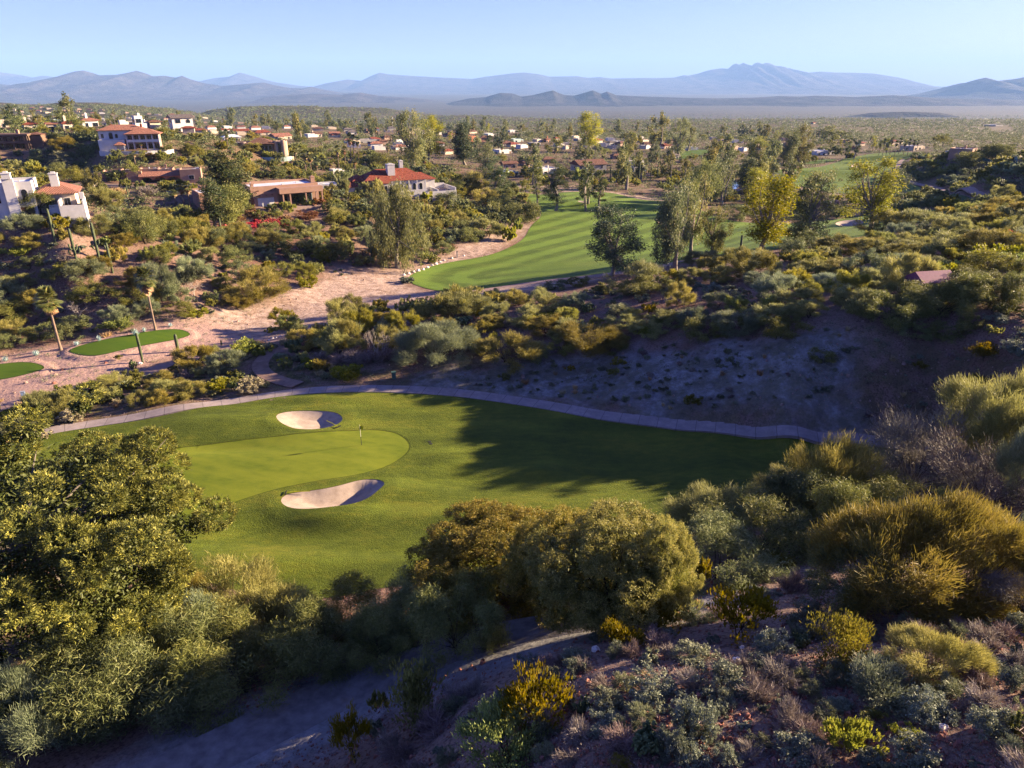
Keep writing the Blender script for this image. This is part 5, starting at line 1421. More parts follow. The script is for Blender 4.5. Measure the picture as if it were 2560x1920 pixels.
h.hip('redtile', -17, -9.6, 3, 11, 2.8, 1.4, .5); h.box('wall', 'white', -17, -9.6, 3, 11, -5, 2.8); h.hip('redtile', -12.5, -7.5, 6, 13, 4.2, 1.8, .4); h.window(-11, -.2, 1.2, 2.2, 3)
h.flat('white', 'whiteroof', -27, -17.6, 5, 13, 3.4)
h.chimney(1.0, 6.0, 5.8, 9.4, 2.6); h.chimney(6.5, 11, 6.8, 9.9, 1.3)
mb = Mb(); bx(mb, 8, 22, -3.6, -3.2, -6, .6); bx(mb, 21.6, 22, -3.2, 8, -6, 1.6); bx(mb, 15, 15.4, -3.2, 5, -6, 1.2); bx(mb, 17.2, 21.6, 7.6, 8, -6, 2.0); h.part('garden_wall', mb, 'white'); h.box('terrace', 'terrace', 15.41, 21.59, -3.19, 7.5, -6, .2)
h.done(1.5)

# --- generic but individual town houses
def town_house(label, px, py, wpx, style, wall, roof, storeys=1, phi=35, seed=0, group=None, far=False):
    g = random.Random(seed * 77 + int(px) * 3 + int(py))
    name = {'flat': 'flat_roofed_house', 'hip': 'hip_roofed_house', 'gable': 'gable_roofed_house'}[style]
    h = House(name, label, 'house', px, py, phi, group=group, sink=.9)
    w = wpx * h.k * .86 / (math.cos(R(abs(phi))) + .62 * math.sin(R(abs(phi)))); d = w * .62; hh = 2.7 * storeys + .2
    x0, x1 = -w / 2, w / 2
    if w < 2: w = 8
    if style == 'flat':
        h.flat(wall, roof, x0, x1 - w * .3, 0, d, hh, -5); h.flat(wall, roof, x1 - w * .3 + .05, x1, d * .12, d * .9, hh - .7 if storeys == 1 else 3.1, -5)
    else:
        h.box('wall', wall, x0, x1, 0, d, -5, hh); h.hip(roof, x0, x1, 0, d, hh + .01, min(d * .22, 2.6), .6, style == 'gable')
        if style == 'gable':
            mb = Mb(); rise = min(d * .22, 2.6)
            for xx in (x0 + .02, x1 - .3): mb.add([(xx, 0, hh), (xx, d, hh), (xx, d / 2, hh + rise), (xx, d / 2, hh + rise), (xx + .28, 0, hh), (xx + .28, d, hh), (xx + .28, d / 2, hh + rise), (xx + .28, d / 2, hh + rise)], [(0, 1, 2, 3), (4, 7, 6, 5)][:1] + [(4, 5, 6, 7)])
            h.part('gable', mb, wall)
        if w > 11:
            h.box('wall', wall, x0 + w * .08, x0 + w * .42, -d * .3, -.002, -5, hh - .3, label='projecting front wing'); h.hip(roof, x0 + w * .08, x0 + w * .42, -d * .3, d * .3, hh - .3, min(w * .05, 1.6), .4)
    if not far:
        nw = max(2, int(w / 4.2))
        for st in range(storeys):
            for i in range(nw):
                x = x0 + (i + .5) * w / nw + g.uniform(-.3, .3)
                fy = 0.0
                if style == 'flat' and x > x1 - w * .3 - .8: continue
                if style != 'flat' and w > 11 and x0 + w * .04 < x < x0 + w * .46: fy = -d * .3; 
                if fy and not (x0 + w * .08 + .8 < x < x0 + w * .42 - .8): continue
                h.window(x, .9 + 3 * st, g.choice((1.0, 1.4, 1.8)), 1.3, fy, arch=g.random() < .2)
            h.window(d * .5, .9 + 3 * st, 1.2, 1.2, side=(x0, -1)) if True else None
        if g.random() < .45: h.chimney(x0 + w * g.uniform(.25, .7), d * .5, hh, hh + 1.0 + (1.2 if style != 'flat' else 0), .7, wall)
        if g.random() < .7: h.box('door', g.choice(('garage', 'door', 'door')), x1 - w * .22, x1 - w * .22 + min(2.6, w * .16), (d * .12 if style == 'flat' else 0) - .05, (d * .12 if style == 'flat' else 0) - .003, -.2, 2.1)
    h.done(.5); KEEPPX.append((px, py, wpx)); return h

TH = """
white flat house with tall front, left of the grey gabled house | 357 331 36 flat white whiteroof 2
pale two storey house with grey gabled roof and wide chimney | 461 330 66 gable white greytile 2
low white flat house beyond the brown balcony house | 18 318 42 flat cream tanroof 1
low house with bright red tile roof, farthest left of the red roofs | 79 326 36 hip cream redtile 1
small cream gabled house between yellow-green trees | 132 326 26 gable cream pinktile 1
cream house with split red roof left of the colonnade villa | 177 324 40 hip cream redtile 1
white house with several salmon roofs behind the colonnade villa | 228 317 48 hip white pinktile 1
white house with grey hipped roof below the far hillside homes | 270 313 40 hip white greytile 1
long cream roofed house on the far edge of the hillside | 335 311 27 gable cream tanroof 1
dark pinkish-roofed house among trees above the white flat house | 372 311 38 hip tan browntile 1
pale flat house at the foot of the far left hills | 71 302 54 flat white tanroof 1
bluish white flat house at the foot of the far left hills | 150 305 40 flat teal whiteroof 1
white house with small bright red hipped roof | 564 332 30 hip white redtile 1
white house with red roof and arched front | 605 335 48 gable white redtile 1
house with dark red roof in shade beside arched white house | 658 338 52 hip cream redtile 1
low house with salmon gables and white chimney below dark red roof | 709 348 60 gable cream pinktile 1
tiny white gabled house on the ridge foot | 722 320 24 gable white greytile 1
cream house with curved gable and dark garage | 793 342 40 hip cream browntile 1
pinkish house with arched entrance beside curved gabled house | 838 340 34 gable cream pinktile 1
pale grey pyramid-roofed house beside the palms | 882 336 34 hip white greytile 1
brown hip-roofed house in shade left of the white mast | 928 332 38 hip tan browntile 1
white low roofs seen behind the round walled house | 582 352 54 hip white whiteroof 1
long dark flat house with pale framed porch on the middle slope | 929 358 86 flat grey tanroof 1
small white walled outbuilding on the middle slope | 992 375 22 flat cream tanroof 1
terracotta orange adobe house behind the dark round tree | 1188 357 60 flat orange tanroof 2
low house with grey-brown hipped roof right of the orange adobe | 1270 365 46 hip cream browntile 1
long low tan roofed house under the far ridge | 1132 342 42 hip tan browntile 1
small pink gabled house near the white mast | 1001 336 16 gable orange pinktile 1
white flat house with pale blue walls behind the willow-like tree | 1228 406 36 flat teal whiteroof 1
white flat roofed low house among palms in mid town | 1266 384 60 flat white whiteroof 1
white house with pink lower wing near the far palms | 1235 340 50 flat white whiteroof 1
bright white flat house catching the sun under the ridge | 1285 331 34 flat white whiteroof 1
white and teal flat house with wide windows | 1297 355 46 flat teal whiteroof 1
small orange-walled house at the right of mid town | 1371 355 20 gable orange browntile 1
small red-roofed house beside the orange-walled one | 1394 352 22 hip cream redtile 1
long flat pale roof among trees before the ridge | 1442 346 34 flat cream whiteroof 1
low grey flat house right of mid town | 1491 346 30 flat grey whiteroof 1
small white porch house in front of the shaded long house | 1530 363 24 hip white greytile 1
long shaded house with bright flat roof | 1557 361 56 flat grey whiteroof 1
house with dull red roof beside a parked white van | 1669 371 40 hip tan redtile 1
low house with lavender grey roof | 1688 397 34 hip grey greytile 1
brown gabled house with big chimney behind the turquoise house | 1277 420 50 gable tan browntile 1
second brown gabled house nearer the fan palm | 1322 416 46 gable tan browntile 1
reddish brown hipped house behind the long white roof | 1373 408 44 hip tan browntile 1
flat white house with turquoise shaded wall beside the fairway | 1280 442 75 flat teal whiteroof 1
long white flat-roofed house behind the columnar pines | 1386 434 116 flat white whiteroof 1
big two storey grey house with brown gables and twin chimneys | 1482 438 104 gable grey browntile 2
brown roofed house with dark arched entrance right of the grey house | 1545 398 36 hip tan browntile 1
white two storey house with open porch above the cactus garden | 1602 430 60 flat white whiteroof 2
grey-blue hipped house between the large eucalyptus trees | 1929 389 30 hip grey greytile 1
long white two-wing house with a row of windows by the second fairway | 2066 387 90 flat white whiteroof 1
small adobe building with white roof left of the golden trees | 1962 532 44 flat pink whiteroof 1
adobe building with broad white roof behind the yellow tree | 2092 521 80 flat pink whiteroof 1
pale low house beyond the second fairway palms | 2300 374 78 flat cream whiteroof 1
pink clubhouse building with long white roof on the right hill | 2437 386 105 flat pink whiteroof 1
pink flat house cut by the right edge of the hill top | 2548 397 70 flat pink whiteroof 1
orange walled house beyond the second green | 2146 375 30 flat orange tanroof 1
long white low villa wall seen beyond the red roofed villa | 850 440 46 flat white whiteroof 1
blue-grey shed roofs on the river plain at the far right | 2500 316 60 flat grey whiteroof 1
tiny house with red roof alone on the far plain | 2036 310 16 hip cream redtile 1
"""
for i, l in enumerate([q for q in TH.strip().splitlines() if q.strip()]):
    lab, sp = l.split('|'); a = sp.split()
    town_house(lab.strip(), float(a[0]), float(a[1]), float(a[2]), a[3], a[4], a[5], int(a[6]), phi=rng.choice([24, 32, 40, 48]), seed=i)

# --- homes on the far left hillside and between the town trees
gg = np.random.default_rng(44); HC = []
def far_homes(poly, n, group, where, wlo, whi, styles):
    P = np.array(poly, float); k = 0; tries = 0; got = []
    while k < n and tries < 4000:
        tries += 1
        px, py = gg.uniform(P[:, 0].min(), P[:, 0].max()), gg.uniform(P[:, 1].min(), P[:, 1].max())
        if not inside(np.array([px]), np.array([py]), P)[0]: continue
        if any(abs(px - a) < 17 and abs(py - b) < 6 for a, b in HC): continue
        HC.append((px, py)); got.append((px, py)); k += 1
    got.sort()
    for i, (px, py) in enumerate(got):
        st, wa, ro = styles[gg.integers(len(styles))]
        x, y = hit(px, py, Hf); dd = depth_of(float(x[0]), float(y[0]), H1(x[0], y[0]))
        WN = {'cream': 'cream', 'tan': 'tan', 'white': 'white', 'pink': 'pinkish', 'grey': 'grey'}[wa]; RN = {'tanroof': 'tan', 'whiteroof': 'white', 'redtile': 'red tile', 'pinktile': 'salmon tile', 'browntile': 'brown tile', 'greytile': 'grey tile'}[ro]
        town_house(f'{WN} home with {RN} roof {where}, {ORD(i)} from left', px, py, gg.uniform(wlo, whi), st, wa, ro, 1, phi=gg.choice([20, 32, 45]), seed=i, group=group, far=True)
def ORD(i):
    i += 1; ones = ['', 'first', 'second', 'third', 'fourth', 'fifth', 'sixth', 'seventh', 'eighth', 'ninth', 'tenth', 'eleventh', 'twelfth', 'thirteenth', 'fourteenth', 'fifteenth', 'sixteenth', 'seventeenth', 'eighteenth', 'nineteenth']
    if i < 20: return ones[i]
    tens = {2: 'twent', 3: 'thirt', 4: 'fort', 5: 'fift', 6: 'sixt', 7: 'sevent', 8: 'eight', 9: 'ninet'}
    if i >= 100: return str(i) + 'th'
    t, o = divmod(i, 10)
    return tens[t] + 'ieth' if o == 0 else tens[t] + 'y-' + ones[o]
far_homes([(20, 272), (120, 268), (220, 272), (330, 284), (470, 290), (600, 300), (640, 312), (300, 306), (60, 296)], 52, 'homes across the far left hillside', 'on the far hillside', 11, 22, [('flat', 'cream', 'tanroof'), ('flat', 'tan', 'tanroof'), ('hip', 'cream', 'browntile'), ('flat', 'white', 'tanroof'), ('hip', 'cream', 'pinktile')])
far_homes([(300, 316), (800, 318), (1200, 330), (1200, 345), (750, 326), (300, 324)], 26, 'small homes along the back of town', 'at the back of the town', 20, 34, [('flat', 'cream', 'tanroof'), ('hip', 'cream', 'browntile'), ('flat', 'white', 'whiteroof'), ('hip', 'white', 'pinktile'), ('hip', 'grey', 'greytile')])
far_homes([(940, 345), (1150, 350), (1480, 352), (1700, 352), (1650, 378), (1350, 372), (950, 366)], 30, 'roofs between the town trees', 'between the town trees', 26, 44, [('flat', 'cream', 'whiteroof'), ('hip', 'tan', 'browntile'), ('flat', 'white', 'whiteroof'), ('hip', 'cream', 'redtile'), ('flat', 'grey', 'whiteroof')])
far_homes([(1500, 338), (1900, 345), (2200, 355), (2400, 362), (2200, 372), (1800, 380), (1600, 372)], 16, 'roofs on the right side of town', 'right of the town centre', 24, 40, [('flat', 'cream', 'whiteroof'), ('flat', 'tan', 'whiteroof'), ('hip', 'cream', 'redtile'), ('flat', 'white', 'whiteroof')])
far_homes([(420, 325), (900, 345), (1150, 365), (1200, 395), (1050, 385), (800, 362), (500, 345)], 16, 'homes behind the left villas', 'behind the left villas', 28, 46, [('flat', 'cream', 'tanroof'), ('hip', 'cream', 'redtile'), ('flat', 'white', 'whiteroof'), ('hip', 'white', 'pinktile')])
print('houses', len(HOUSE_PADS))
# ------------------------------------------------------------------ where things stand (read off the photograph, placed on the ground)
KEEP = []     # world polygons kept free
for k in TURFS + BUNKERS + ['pond']: KEEP.append(POLY[k])
for k, (L, w) in LINE.items(): KEEP.append(strip_poly(L, w + 1.0))
KEEP += HOUSE_PADS
for kx, ky, kw in KEEPPX: KEEP.append(px_poly([(kx - kw * .5, ky - 1), (kx + kw * .5, ky - 1), (kx + kw * .5, ky + 11), (kx - kw * .5, ky + 11)]))
for kx, ky, kw, kh in [(390, 459, 240, 12), (640, 384, 150, 22), (648, 516, 320, 62), (985, 486, 260, 26), (335, 374, 190, 30), (30, 374, 110, 22), (100, 540, 200, 12)]: KEEP.append(px_poly([(kx - kw * .5, ky - 1), (kx + kw * .5, ky - 1), (kx + kw * .5, ky + kh), (kx - kw * .5, ky + kh)]))
for k, dy in (('fairway_turf', 30), ('second_fairway_turf', 16)):
    o = np.array(OUT[k]); o = o[:] + [0, dy]; KEEP.append(px_poly(o))

def free(x, y, margin=0.0):
    x = np.atleast_1d(x); y = np.atleast_1d(y); ok = np.ones(x.shape, bool)
    for P in KEEP: ok &= sdf(x, y, P, margin + 1) < -margin
    return ok

NICE = {'acacia': 'golden green acacia bush', 'ironwood': 'dark grey-green ironwood bush', 'palo_verde': 'palo verde shrub', 'grey_palo_verde': 'grey-green palo verde', 'mesquite': 'dark mesquite bush', 'grey_mesquite': 'leafless grey mesquite', 'creosote': 'yellow-green creosote bush',
        'brittlebush': 'silvery brittlebush dome', 'sage_shrub': 'dull green low shrub', 'dry_shrub': 'dry twiggy brown shrub', 'seedhead_shrub': 'cream topped seedhead bush', 'yellow_shrub': 'bright yellow-green bush',
        'grass_tuft': 'straw coloured grass tuft', 'flowering_shrub': 'crimson flowering hedge shrub', 'rusty_shrub': 'rusty brown garden shrub', 'leafy_shrub': 'dense green leafy shrub', 'desert_broom': 'tall olive broom bush',
        'eucalyptus': 'tall drooping eucalyptus tree', 'yellow_eucalyptus': 'bright yellow leaved tree', 'golden_tree': 'golden leaved autumn tree', 'green_tree': 'round green garden tree', 'dark_tree': 'dark round-headed tree',
        'columnar_pine': 'slender dark columnar pine', 'rusty_columnar_pine': 'slender rusty columnar pine', 'weeping_tree': 'weeping willow-like tree', 'olive_tree': 'broad olive green tree', 'big_pine': 'huge yellow-green pine', 'bare_tree': 'bleached leafless tree',
        'fan_palm': 'tall fan palm', 'date_palm': 'spreading date palm', 'agave': 'blue-grey agave rosette', 'prickly_pear': 'prickly pear clump'}
CAT = {'acacia': 'bush', 'ironwood': 'bush', 'palo_verde': 'shrub', 'grey_palo_verde': 'shrub', 'mesquite': 'bush', 'grey_mesquite': 'bush', 'creosote': 'bush', 'brittlebush': 'shrub', 'sage_shrub': 'shrub', 'dry_shrub': 'shrub', 'seedhead_shrub': 'bush', 'yellow_shrub': 'bush',
       'grass_tuft': 'grass tuft', 'flowering_shrub': 'shrub', 'rusty_shrub': 'shrub', 'leafy_shrub': 'bush', 'desert_broom': 'bush', 'fan_palm': 'palm tree', 'date_palm': 'palm tree', 'agave': 'agave', 'prickly_pear': 'cactus', 'bare_tree': 'bare tree'}
ONAME = {'acacia': 'acacia_bush', 'ironwood': 'ironwood_bush', 'eucalyptus': 'eucalyptus_tree', 'yellow_eucalyptus': 'yellow_tree', 'mesquite': 'mesquite_bush', 'grey_mesquite': 'bare_mesquite_bush', 'palo_verde': 'palo_verde_shrub', 'grey_palo_verde': 'grey_palo_verde_shrub', 'creosote': 'creosote_bush',
         'columnar_pine': 'columnar_pine_tree', 'rusty_columnar_pine': 'rusty_pine_tree', 'big_pine': 'pine_tree'}
TREES = {'eucalyptus', 'yellow_eucalyptus', 'golden_tree', 'green_tree', 'dark_tree', 'columnar_pine', 'rusty_columnar_pine', 'weeping_tree', 'olive_tree', 'big_pine', 'bare_tree'}
NV = {'near': 3, 'mid': 4, 'far': 3}

def get_proto(kind, size, d, v):
    lod = lod_for(d, size)
    if kind in TREES:
        if lod == 'near' and kind not in ('olive_tree', 'big_pine', 'bare_tree'): lod = 'near'
        if kind in ('olive_tree', 'big_pine', 'bare_tree'): lod = 'near'
        return tree_proto(kind, lod, v % (2 if lod == 'near' else 3))
    if kind == 'fan_palm': return proto(('fp', lod, v % 2), lambda: palm_size(P_fanpalm(v % 2, 9.0, lod)))
    if kind == 'date_palm': return proto(('dp', 0), lambda: P_datepalm(0))
    if kind == 'agave': return proto(('ag', v % 2), lambda: P_agave(v % 2))
    if kind == 'prickly_pear': return proto(('pp', v % 2), lambda: P_pear(v % 2))
    return shrub_proto(kind, lod, v % NV[lod])

def plant(kind, x, y, wm, hm=None, zone='', v=None, z=None, rz=None):
    gz = H1(x, y) if z is None else z
    d = depth_of(x, y, gz)
    v = len(RECS) if v is None else v
    parts, w, h = get_proto(kind, wm, d, v)
    s = wm / w; sz = s if hm is None else hm / h
    sz = min(max(sz, s * .55), s * 1.9) if kind not in ('fan_palm', 'columnar_pine', 'rusty_columnar_pine') else sz
    o = put(ONAME.get(kind, kind), parts, (x, y, gz - .03 * wm * (kind not in ('fan_palm',))), rng.uniform(0, 6.28) if rz is None else rz, (s, s, sz), None, CAT.get(kind, 'tree'))
    px, py = to_px(x, y, gz)
    RECS.append(dict(o=o, kind=kind, px=float(px), py=float(py), size=wm, zone=zone, pw=wm / d * FPX))
    PLACED.append((x, y, wm / 2))
    return o

def hero(kind, px, pyb, wpx, hpx, zone, **kw):
    """px, pyb: foot of the plant in the photograph; wpx, hpx: its size there"""
    x, y = hit(px, pyb, Hf); z = H1(x[0], y[0]); d = depth_of(x[0], y[0], z); dep = math.atan2(CAMZ - z, math.hypot(x[0], y[0]))
    off = .32 * wpx * math.sin(dep)
    if kind in TREES or kind in ('fan_palm', 'date_palm'): off = 0
    x, y = hit(px, pyb - off, Hf); z = H1(x[0], y[0]); d = depth_of(x[0], y[0], z)
    wm = wpx * d / FPX
    hm = (hpx * d / FPX - (.55 * wm * math.sin(dep) if kind not in TREES and kind not in ('fan_palm',) else .12 * wm * math.sin(dep))) / math.cos(dep)
    return plant(kind, float(x[0]), float(y[0]), wm, max(hm, .3 * wm), zone, **kw)

def many(zone, f, rows):
    for l in rows.strip().splitlines():
        for s in l.split('|'):
            if not s.strip(): continue
            a = s.split(); px, py = f((float(a[1]), float(a[2])))[0]
            sc = f((1, 0), (0, 0)); sc = sc[0][0] - sc[1][0]
            hero(SHORT.get(a[0], a[0]), px, py, float(a[3]) * sc, float(a[4]) * sc, zone)

SHORT = {'ac': 'acacia', 'iw': 'ironwood', 'pv': 'palo_verde', 'gp': 'grey_palo_verde', 'mq': 'mesquite', 'gm': 'grey_mesquite', 'cr': 'creosote', 'bb': 'brittlebush', 'sg': 'sage_shrub', 'dr': 'dry_shrub', 'sh': 'seedhead_shrub', 'ys': 'yellow_shrub', 'gt': 'grass_tuft',
         'fl': 'flowering_shrub', 'ru': 'rusty_shrub', 'lf': 'leafy_shrub', 'db': 'desert_broom', 'eu': 'eucalyptus', 'ye': 'yellow_eucalyptus', 'go': 'golden_tree', 'gr': 'green_tree', 'dk': 'dark_tree', 'cp': 'columnar_pine',
         'rp': 'rusty_columnar_pine', 'wp': 'weeping_tree', 'ol': 'olive_tree', 'bt': 'bare_tree', 'fp': 'fan_palm', 'dp': 'date_palm', 'ag': 'agave', 'pp': 'prickly_pear'}
zsrc = zz(0, 0, 1.0)
zb1 = zz(0, 1280, 853 / 2211); zb2 = zz(853, 1280, 853 / 2211); zb3 = zz(1706, 1280, 854 / 2212)
z5 = zz(853, 640, 853 / 2211); z6 = zz(1706, 640, 854 / 2212); z7 = zz(600, 640, 700 / 2212); z1 = zz(0, 100, 853 / 2211)
zA = zz(0, 250, 500 / 2212); zB = zz(400, 250, 500 / 2212); zC = zz(800, 250, 500 / 2212); zD = zz(1200, 280, 500 / 2212); zE = zz(1650, 280, 500 / 2212); zG = zz(0, 420, 400 / 2212); zH = zz(2150, 600, 410 / 2212)

# --- big plants in front
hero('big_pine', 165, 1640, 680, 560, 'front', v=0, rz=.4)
many('front', zsrc, """
ol 1235 1490 370 200 | ol 1525 1570 365 270 | ol 1400 1530 260 230 | ol 1640 1560 170 240
db 1060 1560 150 130 | mq 1010 1630 240 190 | mq 880 1620 210 150 | mq 1150 1680 210 220 | mq 960 1690 170 170 | mq 1130 1620 190 190
pv 680 1690 260 200 | pv 600 1640 290 220 | pv 440 1560 160 130 | gp 500 1680 260 200 | pv 770 1650 180 130 | mq 400 1830 360 300 | mq 620 1800 330 260 | mq 200 1880 330 320 | gp 90 1920 250 260 | mq 820 1720 220 200 | pv 330 1750 240 200
db 1640 1580 170 180 | pv 1770 1400 230 190
mq 1900 1450 300 180 | mq 1800 1500 260 180 | pv 2060 1350 210 260 | mq 2010 1380 220 220 | pv 1960 1290 160 120 | mq 2150 1400 200 210
gm 2270 1290 250 270 | gm 2440 1330 260 240 | pv 2490 1190 240 260 | gp 2580 1260 160 240 | gm 2350 1230 200 150 | mq 2300 1370 240 170
pv 2240 1580 350 340 | pv 2440 1550 280 290 | pv 2350 1470 220 220 | gp 2560 1480 200 210 | mq 2130 1560 220 220 | gm 2560 1580 180 140
""")
# --- shrubs of the lit slope in the foreground
many('slope', zb3, """
cr 360 880 400 360 | cr 980 1080 470 330 | cr 600 420 200 160 | pv 1580 1180 500 430 | sg 1190 1300 420 330 | ys 1060 1600 290 250 | ys 1460 1520 190 130 | cr 100 520 120 220
bb 90 1000 250 170 | bb 260 1220 300 220 | bb 60 1500 230 290 | bb 60 1650 200 170 | bb 510 590 190 130 | bb 870 520 210 150 | bb 790 740 250 170 | bb 590 940 220 170 | bb 1560 1380 290 230 | bb 2030 1530 290 260 | bb 1560 1720 310 230
bb 2130 930 100 90 | bb 2040 1070 180 120 | bb 2150 1190 170 200 | bb 270 1330 110 100 | bb 520 1300 70 70 | bb 650 1270 100 70 | bb 480 1550 140 120 | bb 400 1400 90 60 | bb 780 1660 300 220 | bb 2190 780 160 150 | bb 1680 1080 120 70 | bb 1890 1670 90 60 | bb 1250 1680 190 70 | bb 1100 1150 180 160 | bb 80 1060 120 90
dr 700 560 210 160 | dr 600 1160 240 190 | dr 690 1420 210 210 | dr 1930 960 180 110 | dr 450 1640 170 130 | dr 860 1680 150 160 | dr 1330 1100 160 110 | dr 1850 1060 150 100 | dr 240 700 130 130 | dr 560 470 140 110
sg 2120 1620 170 160 | sg 2190 1350 120 150 | sg 1400 870 150 120 | sg 1750 830 170 130 | sg 1650 760 140 100 | lf 2180 1480 120 190 | lf 1240 1420 180 130 | sg 950 1420 210 150 | sg 150 740 130 90
""")
many('slope', zb2, """
cr 460 1420 330 390 | cr 80 1650 220 330 | cr 1270 1460 400 400 | ys 1040 1740 520 380 | cr 2010 860 370 330 | cr 250 1340 120 220 | cr 1810 1700 130 80
bb 1240 1090 220 120 | bb 1510 1090 150 130 | bb 1380 1150 150 120 | bb 1720 1320 200 180 | bb 2000 1290 360 240 | bb 1700 1440 230 160 | bb 1990 1000 120 110 | bb 1000 1360 170 120 | bb 630 1590 70 60 | bb 2150 1600 190 270 | bb 1080 1230 130 90 | bb 820 1370 110 90 | bb 540 1090 140 130 | bb 1670 870 110 80 | bb 220 1480 110 120 | bb 2170 1340 120 100
dr 760 1280 230 170 | dr 1800 1580 230 200 | dr 400 1640 220 180 | dr 1430 1010 110 130 | dr 620 1500 300 180 | dr 560 1420 200 150 | dr 1700 1180 160 110 | dr 1560 1060 130 110 | dr 1890 960 150 120 | dr 2130 970 150 110 | dr 860 1220 150 130 | dr 330 1600 150 190 | dr 1980 1480 150 120 | dr 1550 1500 190 150 | dr 1480 1650 170 120 | dr 960 1300 120 110
sg 720 1340 180 120 | sg 1330 1620 150 90 | sg 1850 1440 160 110 | sg 2080 1640 150 110
""")
# --- scrub band behind the cart path
many('band', z5, """
gp 630 730 490 340 | pv 1080 740 400 260 | pv 1600 660 430 230 | pv 60 630 190 240 | pv 310 640 160 190 | db 760 410 330 190 | pv 870 400 220 130 | pv 990 310 120 100 | pv 1330 400 240 140 | pv 980 470 160 100 | pv 1190 460 220 90 | pv 1320 520 250 130
mq 1380 230 150 70 | mq 1540 210 160 70 | pv 1920 260 360 160 | pv 1700 250 120 60 | pv 1180 300 90 50 | pv 1840 490 220 120 | pv 1960 540 200 110 | pv 2120 490 230 130 | ys 30 780 150 90 | mq 1250 700 180 130 | mq 1430 650 200 130 | mq 1740 650 180 130 | pv 1480 540 230 110
ys 1320 470 200 80 | ys 1960 520 150 80 | dr 100 700 150 110 | dr 220 700 160 120 | dr 330 690 160 110 | bb 430 180 90 50 | gt 1190 830 60 30 | db 560 410 180 100
pp 780 450 130 60 | pp 1600 370 90 60 | pp 170 460 90 60 | sg 1820 380 150 60
""")
many('band', z7, """
pv 800 800 350 310 | pv 500 760 230 190 | pp 430 770 130 110 | pv 650 650 130 90 | pv 1110 560 220 120 | ys 860 990 230 130 | ys 560 870 130 90 | pv 1140 740 150 170 | dr 640 850 160 110 | dr 800 860 180 110 | dr 960 850 160 100 | pv 1180 600 130 100 | bt 1120 830 170 240 | bt 1040 730 110 150
pv 1750 510 380 240 | pv 2000 580 180 130 | pv 2010 390 150 120 | bb 2060 440 130 50 | ys 80 770 150 90 | sg 240 740 120 60 | gt 350 700 90 60 | gt 160 720 90 60 | sg 330 830 120 80 | mq 360 900 110 90
""")
many('band', z6, """
pv 60 190 170 130 | pv 250 180 200 110 | gp 480 200 200 120 | gp 620 300 260 200 | pv 760 350 260 170 | gp 1000 240 300 140 | ys 940 230 160 60 | pv 1080 340 230 160 | db 1220 430 300 220 | mq 1330 480 340 260 | mq 1650 430 420 280 | mq 1700 560 220 160 | mq 1480 560 200 140 | mq 2000 380 340 250 | mq 2150 340 220 240
pv 1270 210 260 120 | ys 1730 120 180 100 | ys 2130 100 260 130 | go 1960 140 260 150 | pv 1600 130 260 120 | pv 600 470 260 190 | mq 630 560 300 190 | gp 330 520 300 200 | mq 150 560 260 170 | pv 430 480 160 110 | gp 60 480 200 170 | pv 830 420 220 150
mq 900 700 150 110 | cr 1950 690 170 110 | bb 2150 640 180 100 | mq 1870 480 130 110 | mq 2140 370 100 60 | bb 2030 430 130 60
""")
many('distant slope', zz(1706, 100, 854 / 2212), """
pv 1300 1280 300 150 | pv 1550 1260 300 120 | pv 1750 1240 260 110 | pv 1960 1090 130 80 | pv 2130 1110 180 90 | pv 1960 1170 200 90 | mq 800 1380 260 130 | pv 1000 1400 260 120 | pv 700 1340 200 90 | pv 1170 1400 240 110 | pv 1380 1420 260 120 | pv 1700 1440 350 160
pv 2000 1430 340 160 | ys 2060 1480 300 130 | db 1850 1420 260 120 | ys 1700 1540 180 110 | pv 450 1480 220 100 | pv 800 1560 260 120 | pv 1050 1530 240 110 | gp 150 1470 220 120 | pv 1500 1380 220 100 | mq 2150 1560 260 170 | fl 2150 1310 190 60 | lf 1050 1160 110 70
""")
# --- trees around the far fairway
many('fairway', z2, """
wp 370 1480 330 520 | rp 1270 1080 70 270 | cp 1388 1110 140 320 | cp 1585 1110 120 310 | cp 1672 1085 110 230 | cp 1000 1020 150 250 | dk 1750 1530 290 440 | eu 2170 1500 250 540 | gr 1195 1000 90 100 | eu 1600 1060 120 250
mq 1160 1190 220 150 | mq 1050 1060 180 110 | pv 840 1000 200 150 | go 740 1010 130 90 | ys 1080 1310 90 110 | ys 1130 1240 80 90 | pv 930 1080 170 120 | mq 1000 1140 200 110 | mq 1230 1170 110 130 | pv 950 1290 250 100 | mq 830 1320 160 110 | dr 1010 1250 90 60 | lf 600 1450 70 60
eu 470 830 220 300 | ye 560 800 160 290 | dk 810 810 130 190 | gr 270 830 150 100 | eu 920 880 130 140 | go 1380 740 110 110 | ye 1620 730 130 140 | gr 1880 700 120 100 | eu 2060 700 120 180 | eu 2190 760 150 220 | ye 1050 900 60 60
""")
